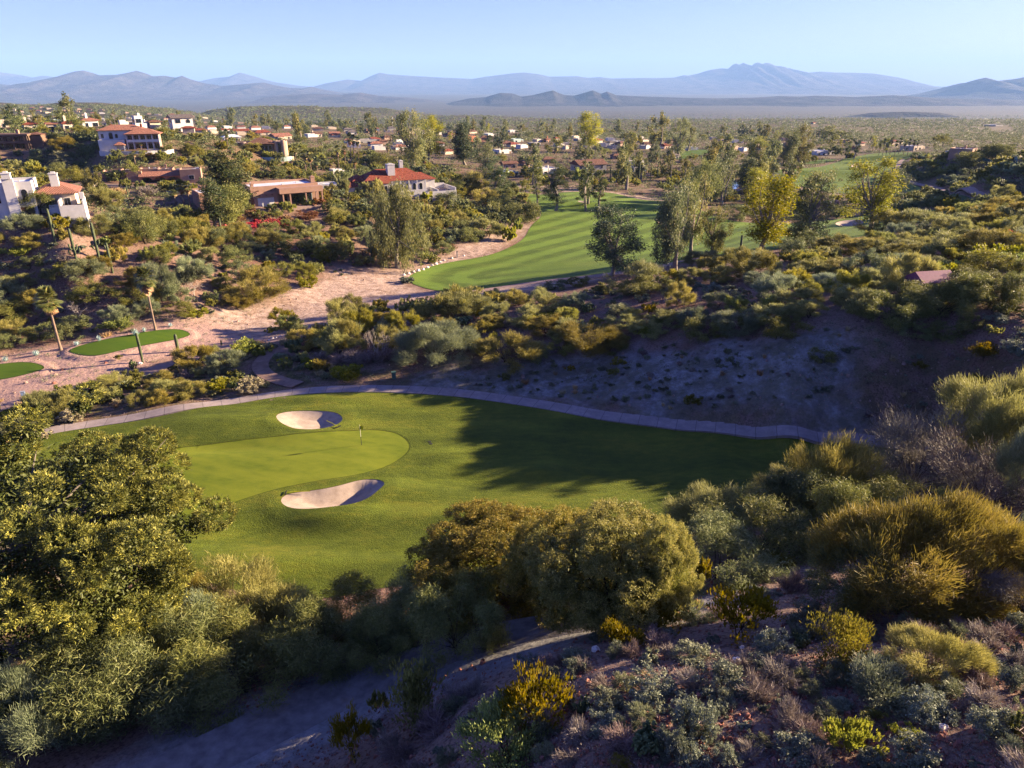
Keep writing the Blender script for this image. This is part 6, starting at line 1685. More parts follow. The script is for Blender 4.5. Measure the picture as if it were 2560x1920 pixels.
many('fairway', z3, """
eu 60 1400 200 500 | eu 190 1390 190 300 | go 130 1090 170 300 | eu 260 1060 150 280 | ye 490 1390 260 450 | eu 850 1310 280 400 | ye 1200 1260 270 470 | dk 1330 1060 200 200 | go 480 830 170 190 | eu 640 820 130 200 | eu 760 800 150 210 | dk 400 990 150 220 | eu 490 960 120 170 | cp 1060 770 60 130 | cp 1110 770 70 140
gr 970 660 120 100 | gr 1050 650 80 60 | gr 400 680 90 60 | go 750 670 80 70 | gr 530 680 90 60 | gr 1685 690 100 80 | gr 2010 780 170 110 | gr 870 920 55 60 | gr 1020 922 26 26 | bt 580 930 90 80 | bt 1010 1010 80 60 | pv 1300 740 0.1 0.1 | gr 590 1010 120 60 | eu 30 720 90 170 | mq 680 1170 170 100 | mq 340 1170 180 110 | mq 1010 1150 180 80 | ye 480 1130 150 120
pv 1230 640 0.1 0.1""".replace('| pv 1300 740 0.1 0.1', '').replace('pv 1230 640 0.1 0.1', ''))
# --- the hillside on the left
many('left hillside', zG, """
gp 330 880 440 270 | pv 420 1120 330 250 | pv 850 990 190 190 | db 950 780 260 180 | pv 1330 950 440 330 | mq 1180 900 300 200 | gr 2010 1050 430 470 | pv 1470 590 380 330 | mq 1400 560 260 200 | ys 310 1230 330 140 | ys 30 1280 160 200 | bb 80 1400 210 110 | bb 610 1250 140 90 | bb 700 1090 160 60 | bb 690 1310 110 50 | bb 1690 1620 1 1
ys 1460 1070 200 130 | pv 1660 1300 260 220 | pv 1340 1440 400 260 | gp 1180 1560 500 350 | mq 420 1400 360 150 | pv 300 1680 440 260 | mq 740 1560 300 200 | pv 1870 1660 400 300 | gp 2080 1560 300 260 | ys 1880 1050 140 170 | dr 900 1290 200 80 | sg 360 1350 130 60 | mq 880 1430 260 140 | gr 560 640 330 330 | gr 860 640 170 190
lf 850 570 180 120 | mq 1870 720 300 170 | sg 1820 480 240 110 | dr 2050 400 280 160 | gt 1720 370 120 90 | gt 1600 330 140 70 | wp 1320 340 240 270 | lf 1100 180 110 90
""".replace('| bb 1690 1620 1 1', ''))
many('left hillside', z4, """
gp 60 330 280 190 | pv 240 330 180 140 | mq 100 450 260 170 | pv 60 560 260 160 | mq 270 560 190 130 | gp 790 440 200 140 | ys 740 490 170 90 | mq 640 330 300 180 | gp 1030 290 220 260 | mq 900 330 260 160 | sg 1240 170 180 130 | mq 1170 400 170 110 | ys 1290 400 130 60 | pv 1530 360 170 120 | pv 1660 310 350 240 | pv 1720 190 150 130 | ys 2000 210 130 90
bt 510 390 160 110 | bt 1260 260 120 100 | gt 690 530 70 40 | sg 480 500 110 60 | dr 1100 240 120 60 | mq 1380 300 120 80 | bt 210 310 90 60
""")
many('left hillside', z1, """
pv 1760 1340 200 120 | pv 1620 1400 150 110 | mq 1930 1420 200 130 | mq 1870 1330 150 90 | pv 1320 1370 220 170 | pv 2160 1410 160 110 | pv 2010 1280 150 110 | gp 1250 1560 220 160 | mq 950 1310 240 190 | gr 1480 1210 240 270 | lf 1270 1220 150 130 | dk 1380 1220 160 120 | fl 1470 1250 110 60 | fl 1690 1215 110 60 | fl 1770 1200 90 50 | fl 1600 1230 110 50 | ru 1560 1190 100 60 | ru 1850 1190 90 60 | go 1790 1160 80 50 | ru 1990 1170 130 70
lf 1690 1160 90 60 | ys 1850 1090 60 40 | lf 1950 1070 70 70 | ru 2060 1090 110 70 | pv 2130 1020 120 90 | gr 2170 1210 120 110 | ru 1640 1150 90 60 | ys 1510 1180 90 60 | fl 1510 1235 90 50 | fl 1840 1215 80 40 | ru 1720 1190 100 60 | ru 1780 1140 80 50
""")
many('left hillside', zC, """
pv 240 1060 190 200 | pv 440 1100 170 160 | pv 600 1100 200 230 | pv 720 1020 90 110 | pv 60 1140 170 150 | gr 1430 1180 260 180 | go 1540 1100 160 130 | pv 1650 1060 260 210 | pv 1120 1170 120 80 | pv 1250 1240 120 80 | mq 1480 1330 240 130 | pv 190 1400 280 220 | pv 320 1560 240 170 | pv 1230 1480 250 170 | gr 2000 1240 220 190 | pv 380 1210 150 90
dr 560 1200 110 70 | pv 1000 1060 80 60 | ys 1120 1040 90 40 | lf 1150 940 90 40
""")
# --- gardens and slopes among the nearer houses
many('upper hillside', zA, """
dp 700 790 270 250 | pv 700 560 240 160 | gr 920 640 140 110 | gr 870 560 140 90 | lf 1010 560 90 60 | lf 1120 560 80 60 | go 930 420 200 120 | go 460 420 180 110 | gr 1620 680 140 130 | gr 1850 600 140 120 | go 2100 610 180 130 | go 1870 430 200 90 | fp 1500 720 110 150 | gr 1460 890 150 220 | lf 1260 900 170 130 | pv 1230 640 0.1 0.1
gr 1620 1090 0.1 0.1 | fp 1570 565 60 90 | gr 620 440 110 80 | gr 660 370 100 70 | pv 2150 730 110 110 | sg 1600 890 90 50 | sg 1840 890 80 60 | wp 1060 1040 0.1 0.1 | pv 400 690 130 60 | pv 2160 440 150 80 | go 740 360 60 40 | lf 270 790 90 60
""".replace('| pv 1230 640 0.1 0.1', '').replace('gr 1620 1090 0.1 0.1 |', '').replace('| wp 1060 1040 0.1 0.1', ''))
many('upper hillside', zB, """
gr 330 610 170 130 | pv 650 730 200 150 | pv 430 750 100 90 | mq 560 650 180 100 | pv 960 840 220 160 | mq 1110 860 180 90 | go 650 830 200 100 | pv 560 860 120 80 | go 1400 900 0.1 0.1 | pv 1480 850 190 120 | fp 1620 830 130 270 | fp 1680 840 100 250 | fp 765 600 80 270 | fp 1985 800 80 300 | fp 1890 820 100 140 | fp 2120 700 90 330 | fp 2150 690 90 300 | fp 2200 690 80 290
fp 2160 800 110 150 | fp 285 1260 170 380 | fp 345 1230 130 330 | fp 180 1180 150 190 | dk 800 1240 330 280 | ye 730 1270 90 70 | pv 1040 590 220 120 | pv 1250 680 120 110 | pv 1400 690 120 60 | pv 1320 620 160 80 | pv 1800 600 90 90 | pv 1020 440 140 100 | go 1160 480 120 60 | gr 1290 350 120 110 | pv 1300 530 180 90 | gr 830 990 110 110 | pv 1100 700 90 50
lf 1590 1170 100 130 | lf 1370 1180 120 70 | lf 1250 1230 140 90 | lf 1680 1190 160 90 | gr 1950 920 120 120 | mq 640 490 0.1 0.1
""".replace('| go 1400 900 0.1 0.1', '').replace('| mq 640 490 0.1 0.1', ''))
# --- shrubs and palms beside the tees and in the ditch
many('tee edge', z4, """
fp 1008 478 150 415 | fp 395 610 190 415 | ag 235 650 55 50 | ag 500 585 50 45 | ag 645 555 42 50 | ag 883 520 50 65 | ag 935 495 34 45 | ag 1105 462 40 38 | ag 35 690 55 50 | cr 770 675 45 40 | gt 0 0 0 0
pp 865 735 60 50 | pv 1270 740 230 190 | gp 1480 770 230 170 | ys 1600 640 180 70 | ys 1440 880 160 90 | sh 1620 900 170 120 | sh 510 1075 160 110 | pv 290 1060 210 200 | pv 420 1050 190 190 | ys 150 1090 190 110 | sg 110 1150 170 110 | pv 740 890 220 130 | mq 590 890 130 70 | pv 1060 860 200 90 | dr 1230 790 90 70 | ys 640 880 80 60
gp 530 940 100 70 | sh -20 1060 110 130 | sh 30 1120 80 70 | ys 1700 650 110 60 | sg 1210 760 80 60 | sh 80 1215 90 60 | sh 280 1190 90 60 | sg 820 860 110 60
""".replace('| gt 0 0 0 0', ''))

many('second fairway', zsrc, """
fp 1953 470 16 60 | fp 1959 475 15 64 | fp 1968 472 15 56 | fp 1975 466 15 52 | fp 2196 392 14 40 | fp 2206 388 14 42 | fp 2214 391 14 36 | fp 2224 387 14 44 | fp 2236 390 14 38 | fp 2246 386 14 42 | fp 2258 388 14 36 | fp 2268 389 14 42 | fp 2280 386 14 36 | fp 2290 384 12 34
fp 2525 398 20 36 | fp 2475 384 14 30 | go 2497 405 60 40 | gr 2420 420 60 40
fp 1475 455 22 50 | fp 1320 440 24 44 | fp 1550 440 16 40 | fp 1560 442 16 36 | fp 1700 425 14 34 | fp 1255 395 14 34 | fp 1282 400 14 34 | fp 1345 398 16 40 | fp 1390 402 16 40 | fp 1425 395 14 36 | fp 1180 390 14 34 | fp 1110 400 14 34 | fp 1640 420 14 34 | fp 1660 430 14 30
""")
many('band', zsrc, """
mq 2330 790 150 90 | mq 2400 770 120 100 | pv 2290 780 90 60 | iw 2440 745 110 80 | mq 2250 770 90 60
""")
for (hx, hy, hw) in [(90, 556, 230), (345, 400, 190), (30, 392, 110), (390, 472, 240), (640, 402, 200), (650, 536, 130), (980, 506, 260), (1485, 445, 110), (1386, 440, 110), (1280, 448, 70), (1602, 436, 60), (2066, 392, 90), (2437, 392, 110)]:
    nn = int(hw / 17)
    for q in range(nn):
        kx = hx + (q / max(1, nn - 1) - .5) * hw * 1.15 + rng.uniform(-6, 6)
        if rng.random() < .30: continue
        sz_ = rng.uniform(18, 36) * min(1, hw / 150 + .35)
        hero(['mesquite', 'leafy_shrub', 'acacia', 'ironwood', 'yellow_shrub', 'rusty_shrub'][rng.choice(6, p=[.25, .25, .2, .15, .1, .05])], kx, hy + rng.uniform(-5, 12), sz_, sz_ * .85, 'upper hillside' if hx < 1200 else 'town')
print('heroes', len(RECS), 'protos', len(PROTO), 'faces', sum(len(m.polygons) for p in PROTO.values() for _, m in p[0]), time.time() - T0)
# ------------------------------------------------------------------ natural growth between the plants read off the photograph
def zone_points(poly_px, dens, margin=.5, maxn=4000):
    P = px_poly_f(poly_px); lo, hi = P.min(0), P.max(0)
    n = int(min(maxn, dens * (hi[0] - lo[0]) * (hi[1] - lo[1])))
    x = rng.uniform(lo[0], hi[0], n); y = rng.uniform(lo[1], hi[1], n)
    ok = inside(x, y, P); x, y = x[ok], y[ok]
    ok = free(x, y, margin)
    return x[ok], y[ok]
def px_poly_f(o):
    o = np.array(o, float); x, y = hit(o[:, 0], o[:, 1], Hf); return np.c_[x, y]

def fill(zone, poly, dens, mix, gap=.75, margin=.5, cap=None):
    """mix: (kind, weight, size lo, size hi, height ratio lo, hi)"""
    x, y = zone_points(poly, dens, margin)
    w = np.array([m[1] for m in mix], float); w /= w.sum(); n = 0
    arr = np.array(PLACED) if PLACED else np.zeros((0, 3))
    for i in range(len(x)):
        k, _, a, b, ha, hb = mix[rng.choice(len(mix), p=w)]
        k = SHORT.get(k, k)
        if MAXK.get(k, 300) <= KCOUNT.get(k, 0): continue
        s = rng.uniform(a, b)
        d2 = np.hypot(arr[:, 0] - x[i], arr[:, 1] - y[i])
        if len(arr) and np.any(d2 < (arr[:, 2] + s / 2) * gap): continue
        px, py = to_px(x[i], y[i], H1(x[i], y[i]))
        if px < -120 or px > 2680 or py > 2050: continue
        plant(k, x[i], y[i], s, s * rng.uniform(ha, hb), zone)
        KCOUNT[k] = KCOUNT.get(k, 0) + 1
        arr = np.vstack([arr, [x[i], y[i], s / 2]]); n += 1
        if cap and n >= cap: break
    print('  fill', zone, n)

KCOUNT = {}
for r in RECS: KCOUNT[r['kind']] = KCOUNT.get(r['kind'], 0) + 1
MAXK = {'acacia': 290, 'ironwood': 290, 'palo_verde': 290, 'grey_palo_verde': 200, 'mesquite': 290, 'brittlebush': 295, 'sage_shrub': 295, 'green_tree': 290, 'dry_shrub': 240, 'fan_palm': 150, 'eucalyptus': 180, 'dark_tree': 150, 'golden_tree': 150}

fill('slope', [(1030, 1930), (1150, 1800), (1330, 1700), (1480, 1620), (1700, 1560), (1900, 1570), (2300, 1560), (2640, 1500), (2640, 1990), (1030, 1990)], 1.1,
     [('bb', .20, .4, .95, .5, .7), ('sg', .18, .4, 1.0, .5, .7), ('dr', .42, .5, 1.2, .5, .75), ('gt', .04, .3, .6, .7, 1), ('cr', .05, .9, 1.5, .8, 1.0), ('pp', .02, .6, 1., .5, .6)], .62)
fill('band', [(1390, 700), (1500, 690), (1640, 690), (1800, 710), (1920, 740), (1900, 790), (1750, 800), (1560, 790), (1420, 760)], .5, [('bb', .8, .7, 1.4, .5, .6), ('sg', .25, .6, 1.2, .5, .6)], .6, cap=90)
fill('band', [(620, 870), (700, 800), (860, 800), (960, 765), (1250, 765), (1500, 735), (1680, 690), (1900, 655), (2050, 620), (2200, 550), (2600, 490), (2600, 700), (2330, 760), (2100, 800), (1800, 830), (1650, 850), (1500, 890), (1200, 910), (1000, 900), (800, 900)], .30,
     [('pv', .30, 2.4, 5.4, .6, .9), ('gp', .10, 2.5, 5.5, .6, .8), ('ac', .20, 2.0, 4.0, .65, .9), ('iw', .10, 2.5, 4.5, .7, .9), ('mq', .12, 2.0, 4.5, .6, .8), ('cr', .06, 1.2, 2.0, .7, .9), ('ys', .05, 1, 1.8, .6, .8), ('db', .06, 2, 3, .7, .9), ('sg', .12, .8, 1.5, .5, .7), ('dr', .05, .8, 1.5, .6, .8)], .74, cap=235)
fill('shaded slope', [(1100, 930), (1400, 880), (1700, 850), (2000, 830), (2300, 780), (2600, 760), (2600, 1000), (2400, 1000), (2200, 1070), (1900, 1060), (1500, 1020), (1200, 975)], .5,
     [('bb', .3, .3, .8, .5, .6), ('sg', .4, .3, .9, .5, .6), ('dr', .15, .5, 1.1, .5, .7), ('cr', .08, 1., 1.8, .7, .9), ('gt', .07, .4, .7, .7, 1)], .9, cap=180)
LEFT = [(-100, 560), (250, 550), (500, 530), (650, 540), (850, 500), (1000, 530), (1130, 540), (1180, 520), (1280, 480), (1330, 500), (1290, 545), (1200, 600), (1000, 680), (850, 690), (700, 700), (600, 780), (420, 800), (330, 830), (150, 850), (-100, 900)]
fill('left hillside', LEFT, .22, [('pv', .24, 2.4, 5.2, .6, .9), ('mq', .22, 2.4, 5.0, .65, .9), ('iw', .18, 2.8, 5.4, .7, .9), ('ac', .16, 2.2, 4.2, .65, .9), ('gp', .10, 2.5, 4.5, .5, .7), ('cr', .06, 1.2, 2.0, .7, .9), ('ys', .04, 1, 1.8, .6, .8), ('ru', .02, 1, 2, .6, .8)], .72, cap=225)
fill('left hillside', LEFT, .30, [('bb', .35, .6, 1.3, .5, .6), ('sg', .5, .6, 1.4, .5, .6), ('dr', .15, .7, 1.3, .5, .7)], .75, cap=170)
fill('ditch', [(-80, 1090), (0, 1000), (200, 955), (330, 925), (560, 875), (700, 890), (850, 900), (820, 950), (700, 965), (500, 995), (200, 1050), (0, 1095)], .7,
     [('sg', .35, .6, 1.4, .5, .8), ('gt', .25, .5, 1.0, .6, .9), ('ys', .10, .8, 1.6, .6, .8), ('pv', .12, 1.5, 3.0, .6, .8), ('mq', .12, 1.2, 2.4, .6, .8), ('lf', .1, 1, 1.8, .6, .8)], .6, .3, cap=130)
fill('upper hillside', [(-100, 400), (200, 400), (500, 390), (700, 370), (900, 390), (1100, 420), (1180, 470), (1000, 480), (850, 500), (700, 460), (500, 470), (300, 440), (200, 480), (-100, 480)], .12,
     [('pv', .2, 2.5, 5.0, .6, .8), ('mq', .2, 2.5, 4.5, .6, .8), ('ac', .2, 2.5, 5, .7, .9), ('iw', .2, 3, 5.5, .7, .9), ('gr', .10, 3, 6, .8, 1.0), ('lf', .1, 1.5, 3, .7, .8), ('go', .03, 3, 5, .8, 1), ('fp', .02, 2.8, 3.4, 2, 3)], .64, cap=290)
fill('right hill', [(2230, 400), (2300, 385), (2600, 400), (2600, 520), (2300, 600), (2100, 560), (2000, 575), (2170, 540), (2180, 500), (2350, 480), (2260, 440)], .10,
     [('pv', .25, 2.5, 5.0, .6, .8), ('mq', .2, 2.5, 4.5, .6, .8), ('ac', .15, 2.5, 5, .6, .8), ('iw', .25, 2.5, 5, .6, .8), ('gp', .12, 3, 5, .5, .7), ('sg', .18, 1, 2, .5, .7)], .6, cap=300)
TOWN = [(-100, 300), (400, 300), (800, 315), (1200, 325), (1700, 330), (2100, 345), (2400, 365), (2250, 400), (2150, 450), (2050, 420), (1900, 400), (1800, 440), (1640, 470), (1500, 440), (1350, 430), (1200, 420), (1050, 400), (800, 360), (500, 350), (200, 340), (-100, 345)]
fill('town', TOWN, .03, [('gr', .34, 3, 6.5, .8, 1.0), ('eu', .12, 5, 8, 1.3, 1.9), ('go', .10, 4, 7, .9, 1.1), ('dk', .08, 5, 7, 1.2, 1.6), ('ye', .03, 4, 7, 1.2, 1.6), ('fp', .10, 3.0, 3.8, 2.2, 3.2), ('pv', .12, 4, 6, .6, .8), ('lf', .11, 3, 6, .6, .8)], .55, .5, cap=560)
fill('valley', [(1180, 440), (1500, 445), (1650, 440), (1750, 430), (1900, 440), (2150, 480), (2250, 440), (2150, 520), (2000, 530), (1700, 500), (1640, 485), (1300, 465)], .05, [('mq', .4, 3, 5, .6, .8), ('pv', .3, 3, 5, .6, .8), ('ac', .2, 2.5, 4.5, .7, .9), ('eu', .05, 5, 7, 1.5, 2)], .7, cap=150)

# --- stuff: what nobody could count
def clump_mesh(name, x, y, s, mat, nl, seed, flat=.7, lw=.11):
    """many small far bushes as one mass"""
    g = np.random.default_rng(seed); z = Hf(x, y); n = len(x)
    k = np.repeat(np.arange(n), nl)
    o = g.normal(size=(n * nl, 3)) * [.30, .30, .2] * s[k][:, None]; o[:, 2] = np.abs(o[:, 2]) * flat * 1.4
    C = np.c_[x[k], y[k], z[k]] + o
    D = nrm(o + g.normal(size=o.shape) * .15 * s[k][:, None] + [0, 0, .05])
    mb = Mb(); base = g.uniform(0, 1, n)
    leaves(mb, C, D, s[k] * .17, s[k] * lw * .8, g, 0, np.clip(base[k] * .6 + g.uniform(0, .4, n * nl), 0, 1), .5)
    return mb.mesh(name, [mat])

def scatter_px(n, y0, y1, x0=-150, x1=2710, power=1.0, seed=5):
    g = np.random.default_rng(seed)
    px = g.uniform(x0, x1, n); py = y0 + (y1 - y0) * g.uniform(0, 1, n) ** power
    x, y = hit(px, py, Hf); return x, y

x, y = scatter_px(21000, 262, 352, power=1.0, seed=11)
ok = (y < 5200) & free(x, y, 0); x, y = x[ok], y[ok]
g_ = np.random.default_rng(3); s = g_.uniform(3.0, 6.5, len(x)) * (1 + y / 6000) * np.clip(y / 1500, .42, 1)
tag(link('distant_scrub', clump_mesh('distant_scrub', x, y, s, LM['iron'], 26, 21, .8, .22)), 'far-off desert scrub covering the plain and low ridges', None, None, 'stuff')
x, y = scatter_px(13000, 335, 560, power=1.6, seed=12)
ok = free(x, y, .3); x, y = x[ok], y[ok]
s = np.random.default_rng(4).uniform(.8, 2.4, len(x)) * (1 + 1.3 * smooth(250, 600, y))
tag(link('hillside_scrub', clump_mesh('hillside_scrub', x, y, s, LM['iron'], 42, 22)), 'low dark scrub between the houses and on the hillsides', None, None, 'stuff')
x, y = scatter_px(5200, 540, 960, power=1.2, seed=13)
ok = free(x, y, .2); x, y = x[ok], y[ok]
s = np.random.default_rng(5).uniform(.25, .75, len(x))
w_ = sdf(x, y, px_poly([(520, 830), (690, 745), (900, 672), (1100, 640), (1330, 560), (1290, 590), (1010, 700), (1060, 735), (900, 800), (700, 850), (610, 880)]), 5); s = np.where(w_ > 0, s * .45, s)
tag(link('ground_scrub', clump_mesh('ground_scrub', x, y, s, LM['sage'], 26, 23, .7, .12)), 'small dry plants dotting the desert ground', None, None, 'stuff')
# low weeds and litter on the near slope
x, y = scatter_px(5200, 1420, 1930, 500, 2700, 1.0, 14)
ok = free(x, y, .1); x, y = x[ok], y[ok]
s = np.random.default_rng(6).uniform(.10, .34, len(x))
tag(link('slope_weeds', clump_mesh('slope_weeds', x, y, s, LM['dry'], 16, 24, .8, .10)), 'tiny dry weeds and litter on the red slope', None, None, 'stuff')
def gravel(name, x, y, s, mat, seed, label):
    g = np.random.default_rng(seed); z = Hf(x, y); n = len(x)
    # low irregular five sided stones
    a = np.linspace(0, 2 * np.pi, 6)[:-1][None] + g.uniform(0, 6, (n, 1)); r = g.uniform(.6, 1.1, (n, 5)) * s[:, None] / 2
    hgt = s * g.uniform(.3, .6, n)
    bot = np.stack([x[:, None] + r * np.cos(a), y[:, None] + r * np.sin(a), np.repeat(z[:, None] - .03, 5, 1)], -1)
    top = np.stack([x[:, None] + r * .6 * np.cos(a), y[:, None] + r * .6 * np.sin(a), z[:, None] + hgt[:, None] * g.uniform(.7, 1.1, (n, 5))], -1)
    V = np.concatenate([bot, top], 1).reshape(-1, 3); b = (np.arange(n) * 10)[:, None]
    F = []
    for i in range(5):
        j = (i + 1) % 5; F.append(np.concatenate([b + i, b + j, b + 5 + j, b + 5 + i], 1))
    F.append(np.concatenate([b + 5, b + 6, b + 7, b + 8], 1)); F = np.vstack(F)
    tri = np.concatenate([b + 5, b + 8, b + 9, b + 9], 1)
    tag(link(name, np_mesh(name, V, F, mat, False)), label, None, None, 'stuff')
x, y = scatter_px(9000, 1400, 1930, 600, 2700, 1.0, 15)
ok = free(x, y, .0); x, y = x[ok], y[ok]
s = .05 + np.random.default_rng(7).exponential(.05, len(x)); gravel('gravel', x, y, np.minimum(s, .38), M['redrock'], 31, 'loose red gravel and stones on the near slope')
x, y = scatter_px(4200, 540, 1100, -50, 2610, 1.0, 16)
ok = free(x, y, .0); x, y = x[ok], y[ok]
s = .07 + np.random.default_rng(8).exponential(.07, len(x)); gravel('scattered_stones', x, y, np.minimum(s, .7), M['stone'], 32, 'loose pale stones over the desert ground')
print('things', len(RECS), KCOUNT, time.time() - T0)
# ------------------------------------------------------------------ saguaros, golf furniture, stones, vehicles
def spot(px, py):
    x, y = hit(px, py, Hf); x, y = float(x[0]), float(y[0]); z = H1(x, y); return x, y, z, depth_of(x, y, z)
ARMS = {'many': [(.22, 3.4, .5, .28), (.26, .2, .55, .30), (.30, 2.2, .45, .34), (.24, 5.2, .5, .26), (.40, 4.0, .35, .34), (.36, 1.0, .4, .25)], 'three': [(.42, 3.3, .35, .18), (.46, .1, .3, .12), (.34, 3.8, .3, .05)], 'top': [(.82, .2, .12, .02)],
        'two': [(.38, 3.2, .25, .42), (.36, 0.1, .25, .40)], 'mid': [(.45, .3, .14, .06), (.58, 3.4, .12, .04)], 'none': [], 'low': [(.30, 3.3, .35, .30), (.34, .1, .35, .22), (.28, .5, .5, .18), (.3, 2.9, .2, .2)], 'knob': [(.60, .2, .06, .01), (.66, 3.3, .05, .01)]}
SAG = [(139, 608, 84, 'mid', 'tall saguaro with two stub arms, leftmost on the left hillside'), (192, 655, 82, 'many', 'many-armed saguaro shaped like a candelabra on the left hillside'), (250, 655, 96, 'three', 'tall saguaro with curved side arms right of the candelabra one'),
       (282, 682, 74, 'top', 'straight saguaro with one tiny arm near its top'), (357, 906, 74, 'knob', 'knobbly saguaro column standing on the gravel before the tee'), (446, 880, 45, 'none', 'short thick armless saguaro at the right of the tee'),
       (554, 863, 13, 'none', 'stubby dark cactus on the gravel right of the tee'), (930, 648, 70, 'two', 'three-stemmed saguaro left of the weeping tree'), (1005, 820, 38, 'none', 'thick armless saguaro in the scrub above the grey-green bush'),
       (1847, 655, 66, 'many', 'chunky dark saguaro standing before the fairway'), (2206, 702, 66, 'low', 'rim-lit saguaro with low arms left of the shed'), (556, 598, 52, 'knob', 'slim saguaro below the red hedge'),
       (303, 416, 26, 'none', 'thin taller saguaro below the colonnade villa'), (281, 415, 16, 'none', 'short thin saguaro below the colonnade villa'), (321, 492, 28, 'none', 'dark saguaro by the straw coloured grasses under the road'),
       (1166, 521, 28, 'none', 'lone saguaro among bushes below the walled terrace'), (1192, 446, 26, 'none', 'saguaro behind the columnar pines, near the blue-walled house'),
       (1581, 438, 30, 'two', 'three-stemmed saguaro below the porch house'), (1597, 456, 48, 'knob', 'tallest saguaro of the cactus garden'), (1643, 446, 40, 'two', 'saguaro with raised arms right of the cactus garden'), (1525, 454, 36, 'mid', 'saguaro beside the big grey house'),
       (1626, 450, 30, 'none', 'plain short saguaro in the cactus garden'), (1655, 440, 34, 'mid', 'saguaro at the right end of the cactus garden'), (1615, 436, 28, 'none', 'small saguaro at the back of the cactus garden')]
for i, (px, py, hp, arms, lab) in enumerate(SAG):
    x, y, z, d = spot(px, py); dep = math.atan2(CAMZ - z, math.hypot(x, y)); hm = hp * d / FPX / math.cos(dep)
    parts, _, _ = make_saguaro(hm, ARMS[arms], min(.36, .09 + .021 * hm) * (1.5 if arms == 'none' and px in (446, 1005) else 1))
    put('saguaro', parts, (x, y, z), (i * 1.3) if arms not in ('two', 'low', 'three', 'many') else 0.2, 1.0, lab, 'cactus')

# flag on the green
x, y, z, d = spot(904, 1113)
fl = thing('flagstick', 'golf flagstick with a yellow flag standing in the putting green', 'golf flag', (x, y, z + .01))
HM['pole'] = simple('pole_paint', (.50, .47, .38), .5, .4, .1, 3); HM['flag'] = simple('yellow_flag_cloth', (.42, .40, .02), .8, .1, .1, 2); HM['dark'] = simple('dark_rubber', (.012, .012, .012), .7, .3, .2, 4); HM['steel'] = simple('grey_metal', (.22, .23, .24), .45, .5, .15, 3)
HM['cartwhite'] = simple('white_car_paint', (.55, .55, .55), .35, .5, .05, 3); HM['green_box'] = simple('green_cabinet_paint', (.06, .12, .085), .6, .3, .15, 3); HM['bluesign'] = simple('blue_sign_face', (.16, .22, .34), .6, .3, .1, 3); HM['rust'] = simple('green_mesh_fence', (.07, .14, .12), .8, .2, .2, 2)
mb = Mb(); tube(mb, [(0, 0, -.1), (0, 0, .9), (0, 0, 2.2)], .022, 6); link('pole', mb.mesh('pole', [HM['pole']], True), fl)
mb = Mb(); tube(mb, [(0, 0, .0), (0, 0, .45), (0, 0, .9)], .027, 6); link('dark_band', mb.mesh('dark_band', [HM['dark']], True), fl)
mb = Mb(); n = 7
for s_ in (0, 1):
    V = []
    for i in range(n):
        t_ = i / (n - 1); V += [(.02 + .34 * t_, .06 * math.sin(t_ * 5) + s_ * .012, 2.17 - .16 * t_), (.02 + .26 * t_, .06 * math.sin(t_ * 5) + s_ * .012, 1.72 - .04 * t_)]
    mb.add(V, [(2 * i, 2 * i + 2, 2 * i + 3, 2 * i + 1) for i in range(n - 1)])
link('flag', mb.mesh('flag', [HM['flag']]), fl)
mb = Mb(); tube(mb, [(0, 0, -.02), (0, 0, .004), (0, 0, .005)], [.07, .07, .001], 12); link('cup', mb.mesh('cup', [HM['dark']]), fl)

def rake(px, py, rz, lab):
    x, y, z, d = spot(px, py); t_ = thing('bunker_rake', lab, 'rake', (x, y, z + .06), rz)
    mb = Mb(); tube(mb, [(0, 0, .02), (1.0, 0, .05), (2.0, 0, .02)], .025, 6); link('handle', mb.mesh('handle', [HM['flag']], True), t_)
    mb = Mb(); bx(mb, -.04, .02, -.32, .32, 0, .04)
    for k in np.linspace(-.3, .3, 9): bx(mb, -.10, -.041, k - .01, k + .01, -.05, .02)
    link('rake_head', mb.mesh('rake_head', [HM['dark']]), t_)
rake(716, 1233, .1, 'yellow-handled rake lying above the near bunker'); rake(845, 1068, 2.4, 'yellow-handled rake lying right of the far bunker')
for k, (px, py) in enumerate([(1074, 1105), (1077, 1110)]):
    x, y, z, d = spot(px, py); mb = Mb(); tube(mb, [(0, 0, -.03), (0, 0, .035), (0, 0, .036)], [.17, .17, .01], 12)
    tag(link('valve_cover', mb.mesh('valve_cover', [HM['dark']]), None, (x, y, z + .02)), ('dark round valve cover in the grass right of the green, farther one', 'dark round valve cover in the grass right of the green, nearer one')[k], 'valve cover')
# cabinet, posts, sign
x, y, z, d = spot(985, 946); t_ = thing('utility_cabinet', 'green utility cabinet at the far side of the cart path', 'utility box', (x, y, z), .2)
mb = Mb(); bx(mb, -.24, .24, -.2, .2, -.1, .78); link('body', mb.mesh('body', [HM['green_box']]), t_); mb = Mb(); bx(mb, -.28, .28, -.24, .24, .782, .86); link('lid', mb.mesh('lid', [HM['green_box']]), t_)
x, y, z, d = spot(68, 1020); t_ = thing('tee_sign', 'dark post with a small blue sign beside the lower cart path', 'sign', (x, y, z), .5)
mb = Mb(); bx(mb, -.07, .07, -.07, .07, -.2, 1.5); link('post', mb.mesh('post', [HM['dark']]), t_); mb = Mb(); bx(mb, -.2, .2, -.12, .12, 1.502, 1.95); link('sign_box', mb.mesh('sign_box', [HM['bluesign']]), t_); mb = Mb(); bx(mb, -.24, .24, -.16, .16, 1.952, 2.0); link('cap', mb.mesh('cap', [HM['steel']]), t_)
x, y, z, d = spot(1143, 644); t_ = thing('yardage_post', 'short grey post at the left edge of the striped fairway', 'post', (x, y, z))
